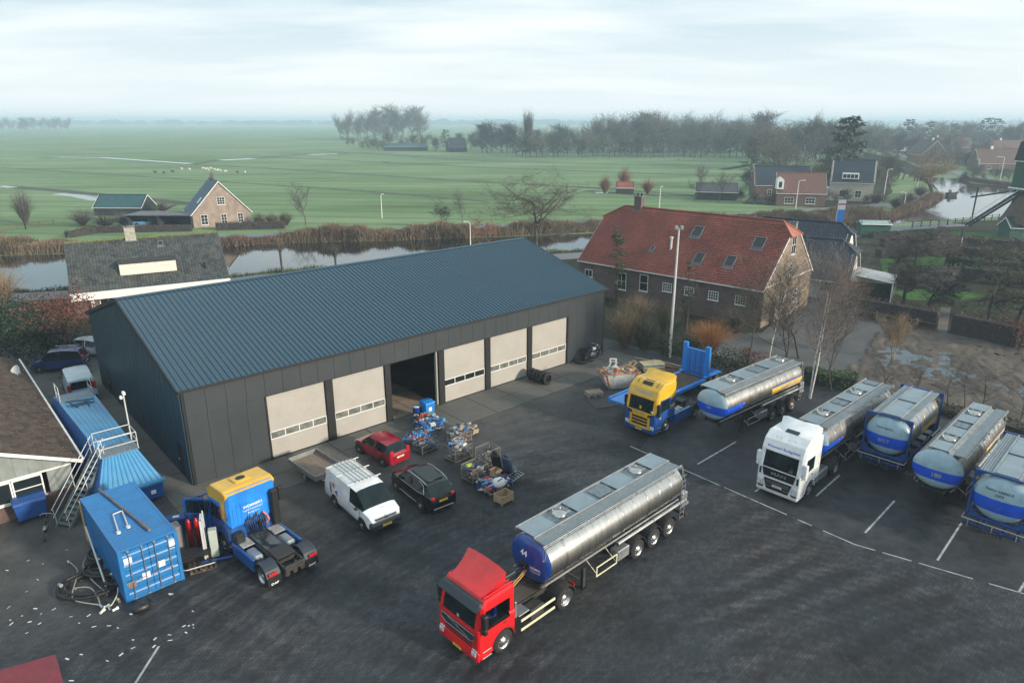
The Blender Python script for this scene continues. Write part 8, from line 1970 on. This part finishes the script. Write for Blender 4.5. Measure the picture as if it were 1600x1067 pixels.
for(x,y,s,h,lab)in((1085,314,21,11,'tall bare tree left of the pair by the black barn'),(1122,316,22,10,'tall bare tree right of the pair by the black barn')):bare('bare_tree',lab,g0(x,y,ZM),s,h,.16,(9,6,5),3,.2,.04,.5)
for(x,y,w,h,s,lab)in((945,302,5,6,31,'reddish bare bush left of the red-roofed hut'),(975,296,7,8,32,'taller reddish bare bush behind the red-roofed hut'),(1012,303,6,5,33,'reddish round bush right of the red-roofed hut')):rods('bare_bush',lab,g0(x,y,ZM),s,h,w,TWIGR,300,.05)
conifer('conifer','tall layered conifer rising behind the cream-gabled house',g0(1312,302,ZM),41,22,15,20);conifer('pine_tree','flat-topped pine behind the black-roofed long house',g0(1170,292,ZM),42,10,10,10);
rw=bare('round_willow','round leaning willow with two trunks on the tip of the peninsula',g0(1458,304,ZM),44,14,.42,(8,8,6),3,.08,.05,.7,twig=TWIGT,stems=2,lean=.45)
for(x,y,h,s,lab,tw_)in((1388,305,10,45,'brown bare tree behind the lamp by the cream-gabled house',TWIG),(1345,285,11,46,'dark bare tree behind the villa gable',TWIGD),(1215,275,13,47,'bare tree left behind the long house roof',TWIG),(1245,276,14,48,'bare tree right behind the long house roof',TWIG),(1200,273,15,49,'tall greenish bare tree beside the pine',TWIGG),(1540,262,10,50,'bare tree by the bend of the village road',TWIGR)):bare('bare_tree',lab,g0(x,y,ZM),s,h,.22,(8,7,6),3,.12,.06,.65,twig=tw_)
bare('birch','white-barked forked birch standing in front of the farmyard',g0(1266,622),61,13.5,.12,(20,8,6),3,.10,.012,.45,bark=BIRCH,twig=M('birch_twigs',(.17,.14,.125),.9,var=.3,island=.3),stems=2,wob=.06,trunk=.85,bl=.50)
bare('birch','slender grey birch by the farmhouse corner',g0(1200,572),62,11,.09,(18,8,5),3,.12,.012,.5,wob=.1,trunk=.75,bark=BIRCH,twig=TWIG,bl=.45)
bare('bare_tree','dark twin-stemmed bare tree between the two birches',g0(1226,575),63,11,.11,(10,6,4),3,.16,.012,.5,bark=BARKD,stems=2)
bare('bare_tree','thin straight bare tree right of the forked birch',g0(1299,610),64,10,.10,(10,6,5),3,.25,.014,.45,bark=BARK)
bare('bare_tree','pale fan-shaped young tree at the edge of the muddy lot',g0(1392,560),65,4.8,.06,(9,6,5),3,.3,.014,.45,bark=TWIGT,twig=TWIGT,stems=3)
for(x,y,h,s,lab)in((1424,625,4.5,66,'small sapling behind the tank numbered 6017'),(1385,612,3.8,67,'small sapling behind the white lorry tank'),(1507,648,6,68,'bare sapling at the mud edge behind the tank numbered 180'),(1535,655,5,69,'crooked sapling right of the one behind the tank numbered 180'),(1588,668,4.5,70,'sapling at the right edge behind the rightmost tank'),(1480,636,3.6,71,'thin whip of a tree between the 6017 and 180 tanks')):bare('sapling',lab,g0(x,y),s,h,.05,(8,5,4),3,.15,.012,.65,bark=BARKD,twig=TWIG)
bare('bare_tree','tall dark bare tree in front of the farmhouse gable',g0(1248,560),72,11,.12,(12,7,5),3,.16,.014,.5,bark=BARKD)
bare('bare_tree','bare tree left of the slender grey birch',g0(1172,552),73,8,.10,(10,7,5),3,.14,.014,.55,bark=BARK,twig=TWIGG)
bare('bare_tree','bare tree at the farmyard edge between thin tree and fan-shaped tree',g0(1322,520),74,6.5,.09,(10,7,5),3,.14,.016,.55,bark=BARK)
bushy('ivy_tree','tall ivy-clad tree at the corner of the farmhouse wall',g0(962,475),81,9.5,2.6,LEAFI,1500,.10,1.0,26,cat='tree',cone=.5)
bushy('ivy_tree','slimmer ivy-covered tree behind the lighting mast',g0(1072,520),82,8.0,2.0,LEAFI,800,.09,1.0,20,cat='tree',cone=.4)
for(x,y,h,w,mt,s,lab)in((975,540,4.6,5.2,TWIGT,83,'tan leafless shrub nearest the workshop corner'),(1005,545,4.4,4.6,TWIGG,84,'greenish leafless shrub left of the lighting mast'),(1000,510,4.2,5.5,TWIGT,85,'tan shrub behind the greenish one by the farmhouse wall'),(1085,555,3.6,4.2,TWIG,86,'brown shrub right of the lighting mast'),(1150,520,3.2,4.5,TWIG,87,'brown shrub under the farmhouse windows'),(1040,520,4.2,4.2,TWIGG,95,'greenish shrub under the middle of the farmhouse wall')):rods('leafless_shrub',lab,g0(x,y),s,h,w,mt,520,.014)
rods('orange_willow','orange-rodded pollard willow behind the blue ramps',g0(1108,574),88,4.6,5.2,TWIGO,620,.013,1.5,TWIGT,.2,cat='tree')
bushy('dark_shrub','dark evergreen shrub beside the orange willow',g0(1135,578),89,1.6,4,LEAFD,900,.10);bushy('red_shrub','low rusty red shrub behind the first parked tank',g0(1168,574),90,1.4,3.4,LEAFC,900,.08);bushy('dark_shrub','dark shrub right behind the blue ramps',g0(1082,566),91,1.8,3,LEAFD,700,.1)
bushy('dark_shrub','dark shrub between lighting mast and timber heap',g0(1035,556),96,1.7,3,LEAFD,600,.1)
bushy('copper_beech','copper-leaved beech shrub by the workshop gable',g0(108,545),92,4.8,6.0,LEAFC,3600,.11,.2,26)
for(x,y,h,w,n,s,lab)in((25,560,3.4,7,2200,93,'dark green hedge shrub behind the brown tiled roof'),(-12,540,4.5,8,2200,94,'dark evergreen at the left edge of the garden'),(75,548,2.8,6,1600,97,'dark shrub between the copper beech and the parked cars'),(40,515,2.2,8,1500,98,'low dark shrub by the tiled house garden'),(20,525,3,7,1500,116,'dark shrub in the middle of the left garden')):bushy('evergreen_shrub',lab,g0(x,y),s,h,w,LEAFD,n,.13)
rods('bare_bush','pale arching bare bush at the left edge by the canal',g0(5,480),99,6,8,TWIGT,340,.025);rods('pampas_grass','pale pampas grass clump at the left edge',g0(12,520),100,2.2,2.4,REED,300,.02)
bushy('conifer_shrub','yellow-green pointed conifer between tiled house and workshop roof',g0(341,462),101,4.6,2.8,LEAFY,1400,.12,.2,18,cone=.75)
for(x,y,h,w,mt,s,lab)in((130,352,4,8,TWIG,102,'brown bush left of the carport beyond the canal'),(165,356,3.5,9,TWIGD,103,'dark twiggy bush in front of the teal barn'),(195,352,3.4,8,TWIG,104,'brown bush in front of the yellowish shed'),(405,352,3,4,TWIGG,105,'round greyish bush right of the cottage'),(425,352,3,4,TWIGG,106,'second greyish bush right of the cottage'),(447,352,3.4,4.5,TWIGG,107,'third greyish bush beside the lone bare tree'),(255,330,3,10,TWIG,117,'brown garden bush behind the carport'),(40,350,9,6,TWIG,118,'bare field tree near the left fence')):rods('leafless_bush',lab,g0(x,y,ZM),s,h,w,mt,240,.04)
def hedge(label,pts,h,w,mat,z=0.0,dens=55,s=.12,name='hedge'):
 P=A(pts,z);t=thing(name,label,'hedge',P[0]);rr=random.Random(len(label));mb=MB();core=MB();O=P[0]
 for a,b in zip(P,P[1:]):
  d=b-a;L_=d.length;d.normalize();n=Vector((-d.y,d.x,0))
  q=[a-O-n*w*.38,a-O+n*w*.38];
  core.add([a-O-n*w*.4,b-O-n*w*.4,b-O+n*w*.4,a-O+n*w*.4]+[v+Vector((0,0,h*.88))for v in(a-O-n*w*.4,b-O-n*w*.4,b-O+n*w*.4,a-O+n*w*.4)],[[0,1,5,4],[1,2,6,5],[2,3,7,6],[3,0,4,7],[4,5,6,7]])
  pts_=[]
  for i in range(int(L_*dens)):
   f=rr.random()*L_;u_=rr.uniform(-.5,.5);zz=rr.random()
   if rr.random()<.5:zz=1+rr.uniform(-.1,.06)
   else:u_=rr.choice((-.5,.5))+rr.uniform(-.08,.08)
   pts_.append(a-O+d*f+n*w*u_+Vector((0,0,h*zz)))
  leaves(mb,pts_,s,rr)
 mb.build('foliage',mat,t,fix=False);core.build('twig_core',TWIGD,t,fix=False)
hedge('tall brown clipped hedge with timber fence in front of the garden trees',[(1336,492),(1400,503),(1462,515)],2.1,1.0,LEAFH)
hedge('brown clipped hedge right of the garden path opening',[(1487,519),(1540,530),(1590,542)],2.1,1.3,LEAFH);bushy('copper_shrub','orange-brown leaved shrub at the end of the hedge by the right edge',g0(1592,545),108,2.6,3.5,LEAFC,1200,.1)
hedge('low green hedge row behind the first parked tank',[(1230,588),(1290,598),(1338,607)],1.0,1.6,LEAFG,dens=90);hedge('rough green strip along the mud behind the parked tanks',[(1395,628),(1480,644),(1560,664),(1650,690)],.45,1.8,LEAFI,dens=60)
hedge('reddish beech hedge in front of the cottage',[(338,360),(400,358),(445,357)],1.5,1.2,LEAFH,ZM,26,.2);hedge('reddish hedge along the front of the carport',[(105,372),(150,364),(300,361)],1.3,1.2,LEAFH,ZM,20,.2)
for(pts,h,lab)in(([(1378,386),(1500,384),(1640,394)],1.6,'long brown hedge nearest the water side of the right-hand gardens'),([(1372,402),(1500,398),(1650,412)],1.4,'second brown hedge row in the right-hand gardens'),([(1390,440),(1500,438),(1640,452)],2.0,'dark hedge row behind the small lawn'),([(1300,470),(1330,478)],1.6,'dark hedge stub by the striped veranda'),([(1360,372),(1480,368)],1.0,'low green hedge beside the dark green shed'),([(1480,420),(1640,432)],1.8,'dark hedge row across the right-hand garden')):hedge(lab,pts,h,1.8,LEAFH if 'brown' in lab else LEAFD,0,34,.2)
for i,(x,y,h,w,tw_,lab)in enumerate(((1412,478,6.4,.2,TWIGD,'dark spreading orchard tree behind the tall clipped hedge'),(1452,488,5.2,.15,TWIGD,'smaller dark tree right of the spreading orchard tree'),(1545,500,7,.2,TWIGG,'broad bare tree behind the right-hand hedge'),(1590,505,7,.2,TWIGD,'broad bare tree at the right edge behind the hedge'),(1395,430,6,.2,TWIGD,'dark bare tree beside the striped veranda'),(1430,415,6.5,.2,TWIGD,'dark bare tree in the middle gardens'),(1475,420,5.5,.2,TWIG,'brown bare tree in the middle gardens left of the wind pump'),(1540,430,6,.2,TWIGG,'greenish bare tree right of the wind pump'),(1585,420,6,.2,TWIG,'brown bare tree near the right edge of the gardens'),(1335,470,3.6,.1,TWIGR,'reddish small tree in front of the veranda'))):bare('garden_tree',lab,g0(x,y),120+i,h,w,(9,8,6),3,.02,.028,.85,bark=BARKD,twig=tw_,trunk=.5)
for i,(x,y,lab)in enumerate(((1340,340,'brown bank shrub left by the peninsula road'),(1400,325,'brown bank shrub at the lamp on the reed bank'),(1418,318,'brown bank shrub in the middle of the peninsula'),(1437,306,'brown bank shrub left of the round willow'),(1370,318,'brown bank shrub below the tall white street lamp'),(1330,305,'brown garden shrub in front of the villa'),(1260,318,'brown garden shrub in front of the dull red house'),(1150,308,'brown garden shrub by the black barn'))):rods('bank_shrub',lab,g0(x,y,ZM),140+i,3.6,7,TWIG,260,.06)
def reeds(name,bands,seed,h=2.3,n=9000,w=.055,mat=REED):
 rr=random.Random(seed);V_,F_=[],[]
 for pts,dep,k in bands:
  P=A(pts,ZM);segs=list(zip(P,P[1:]));Ls=[(b-a).length for a,b in segs];tot=sum(Ls)
  for _ in range(int(n*k)):
   f=rr.random()*tot;i=0
   while f>Ls[i]and i<len(Ls)-1:f-=Ls[i];i+=1
   a,b=segs[i];p=a.lerp(b,f/Ls[i])+Vector((rr.gauss(0,.5),rr.random()*dep-2.0*(dep>1),0));hh=h*rr.uniform(.55,1.1)*(1+.25*math.sin(p.x*.35)+.15*math.sin(p.x*1.3));lx,ly=rr.gauss(0,.22),rr.gauss(0,.15);an=rr.uniform(0,3.14);dx_,dy_=math.cos(an)*w,math.sin(an)*w;o=len(V_)
   V_+=[(p.x-dx_,p.y-dy_,ZM),(p.x+dx_,p.y+dy_,ZM),(p.x+lx*hh+dx_*.9,p.y+ly*hh,ZM+hh*.85),(p.x+lx*hh*1.2,p.y+ly*hh,ZM+hh)];F_.append([o,o+1,o+2,o+3])
 m_=MB();m_.v=V_;m_.f=F_;m_.m=[0]*len(F_);m_.sm=[False]*len(F_);o=m_.build(name,mat,None,fix=False);o['kind']='stuff'
reeds('reed_bed',[([(440,377),(560,375),(728,370)],5,1.5),([(728,369),(905,361)],2.5,.55),([(860,363),(905,361),(1000,357),(1150,354),(1290,349),(1382,342)],5,1.6),([(-100,398),(0,396),(100,393)],6,.9)],5,2.1,13000,.06)
reeds('reed_bed',[([(1120,344),(1250,337),(1370,330)],2,.5),([(1290,350),(1382,343),(1432,325),(1468,306)],4,.7),([(100,393),(330,385),(440,378)],2,.5),([(1500,281),(1600,294)],3,.35)],6,1.5,9000,.06,M('brown_bank_growth',(.13,.085,.06),.95,var=.4,island=.4))
reeds('bank_grass',[([(0,462),(200,452),(340,440),(640,413),(905,397),(1060,386),(1380,355)],.8,1)],7,.9,9000,.05,M('bank_grass_blades',(.07,.09,.035),.95,var=.4,island=.4))
src=[];CB[0]=.12
for i,(h,K,up,spread,tw_)in enumerate(((24,(11,7,6),.18,.5,TWIG),(22,(10,8,6),.15,.58,TWIGD),(20,(9,8,6),.13,.62,TWIGG),(26,(14,6,5),.30,.38,TWIG))):
 src.append(bare('belt_tree','',(0,0,0),200+i,h,.35,K,3,up,.11,spread,bark=BARKD,twig=tw_))
src.append(conifer('belt_pine','',(0,0,0),210,18,13,11));used_=set()
pop=bare('poplar','',(0,0,0),215,27,.35,(26,7,4),3,.75,.10,.30,bark=BARKD,twig=TWIG,wob=.08,trunk=.8);src.append(pop)
rf=random.Random(77)
TENS={2:'twenty',3:'thirty',4:'forty'}
def onum(i):
 if i<20:return ORD[i]
 t,u_=divmod(i+1,10);return TENS[t]+'-'+ORD[u_-1]if u_ else{3:'thirtieth',4:'fortieth',2:'twentieth'}[t]
ADJ=('tall','dense','greenish','upright','layered','narrow')
def belt(n,x0,x1,y0,y1,hs,kinds,label,group):
 for i in range(n):
  x=x0+(x1-x0)*(i+rf.random())/n;k=rf.choice(kinds);s0_=src[k];base=(24,22,20,26,18,27)[k];p=at(x,rf.uniform(y0,y1),ZM);sc_=rf.uniform(*hs)/base
  if k not in used_:used_.add(k);o=s0_;o.location=p;o.scale=(sc_,)*3
  else:o=copy_tree(s0_,None,p,rf.uniform(0,6.28),None,sc_)
  o['label']=' '.join((ADJ[k]+' '+label+', %s from the left'%onum(i)).split());o['group']=group;o['category']='tree'
belt(16,526,664,216,221,(30,42),(0,0,3,1),'tree in the grove on the meadow horizon','grove left of the tree belts')
belt(24,566,812,232,237,(7,15),(1,2,4,0),'low tree round the far farm','trees round the far farm')
belt(5,745,800,238,241,(17,24),(0,4,1),'tree in the clump beside the far farm','tree clump right of the far farm')
belt(44,800,1180,243,247,(12,17),(4,4,1,2,0),'tree in the front row of the long belt','front row of the long tree belt')
belt(48,930,1190,236,241,(21,30),(0,3,1,0),'tree in the back row of the long belt','back row of the long tree belt')
belt(10,800,930,238,241,(14,22),(0,3,1),'thin tree left of the long belt back row','open left part of the back row')
belt(2,822,832,241,242,(29,31),(5,),'poplar above the belt left part','narrow poplars in the belt')
belt(2,1268,1276,250,252,(27,30),(5,),'poplar above the village trees','poplar pair above the village')
belt(34,1165,1345,246,266,(18,24),(0,1,3,2,3),'tree massed behind the canal houses','trees massed behind the canal houses')
belt(46,1330,1640,226,238,(15,24),(0,1,2,4,3),'village tree on the far right bank','village trees on the far right')
belt(12,1340,1490,240,250,(9,14),(1,2,4),'low tree beside the river road','lower trees beside the river road')
belt(12,1560,1660,232,240,(18,26),(3,5),'thin tree above the right edge roofs','upright trees at the right edge')
belt(13,0,112,204,207,(24,34),(0,1),'faint tree in the left horizon row','tree row on the left horizon')
belt(26,528,800,217,236,(6,10),(1,2),'scrubby tree under the groves left of the long belt','scrub under the groves')
belt(16,1165,1300,286,300,(6,10),(1,2,0),'garden tree behind the canal houses','garden trees behind the canal houses')
belt(14,1155,1385,312,322,(2.5,5),(1,2),'low garden shrub in front of the canal houses','shrubs in front of the canal houses')
belt(10,1330,1400,268,292,(7,12),(1,0,2),'garden tree right of the villa by the harbour','garden trees by the harbour')
belt(22,1440,1640,255,268,(7,12),(1,0,2,3),'garden tree among the right bank houses','garden trees on the right bank')
belt(14,1500,1640,276,287,(3,6),(1,2),'waterside shrub below the village road','waterside shrubs below the village road')
belt(16,1380,1640,240,250,(10,16),(1,0,3),'tree in the village middle ground','trees in the village middle ground')
rw_=random.Random(12);mb=MB()
for i in range(1500):
 y=rw_.choice((3200,3800,4600,5600));x=rw_.uniform(-.95,.95)*y
 den=.5+.5*math.sin(x*.0021+y)*math.sin(x*.0007+1)
 if rw_.random()>den+.15:continue
 h=rw_.uniform(14,27)*(.7+.5*den);w=rw_.uniform(14,45);p=Vector((x,y,ZM));pts=[(-w,0,0),(-w*.9,0,h*.6),(-w*.4,0,h*rw_.uniform(.8,1)),(0,0,h*rw_.uniform(.75,1)),(w*.5,0,h*rw_.uniform(.7,1)),(w,0,h*.5),(w,0,0)]
 a=[p+Vector((q[0],-6,q[2]))for q in pts];b=[p+Vector((q[0],9,q[2]*.9))for q in pts];mb.poly(a)
 for k in range(6):mb.poly([a[k],a[k+1],b[k+1],b[k]])
o=mb.build('distant_woods',TWIGD,None,fix=False);o['kind']='stuff'
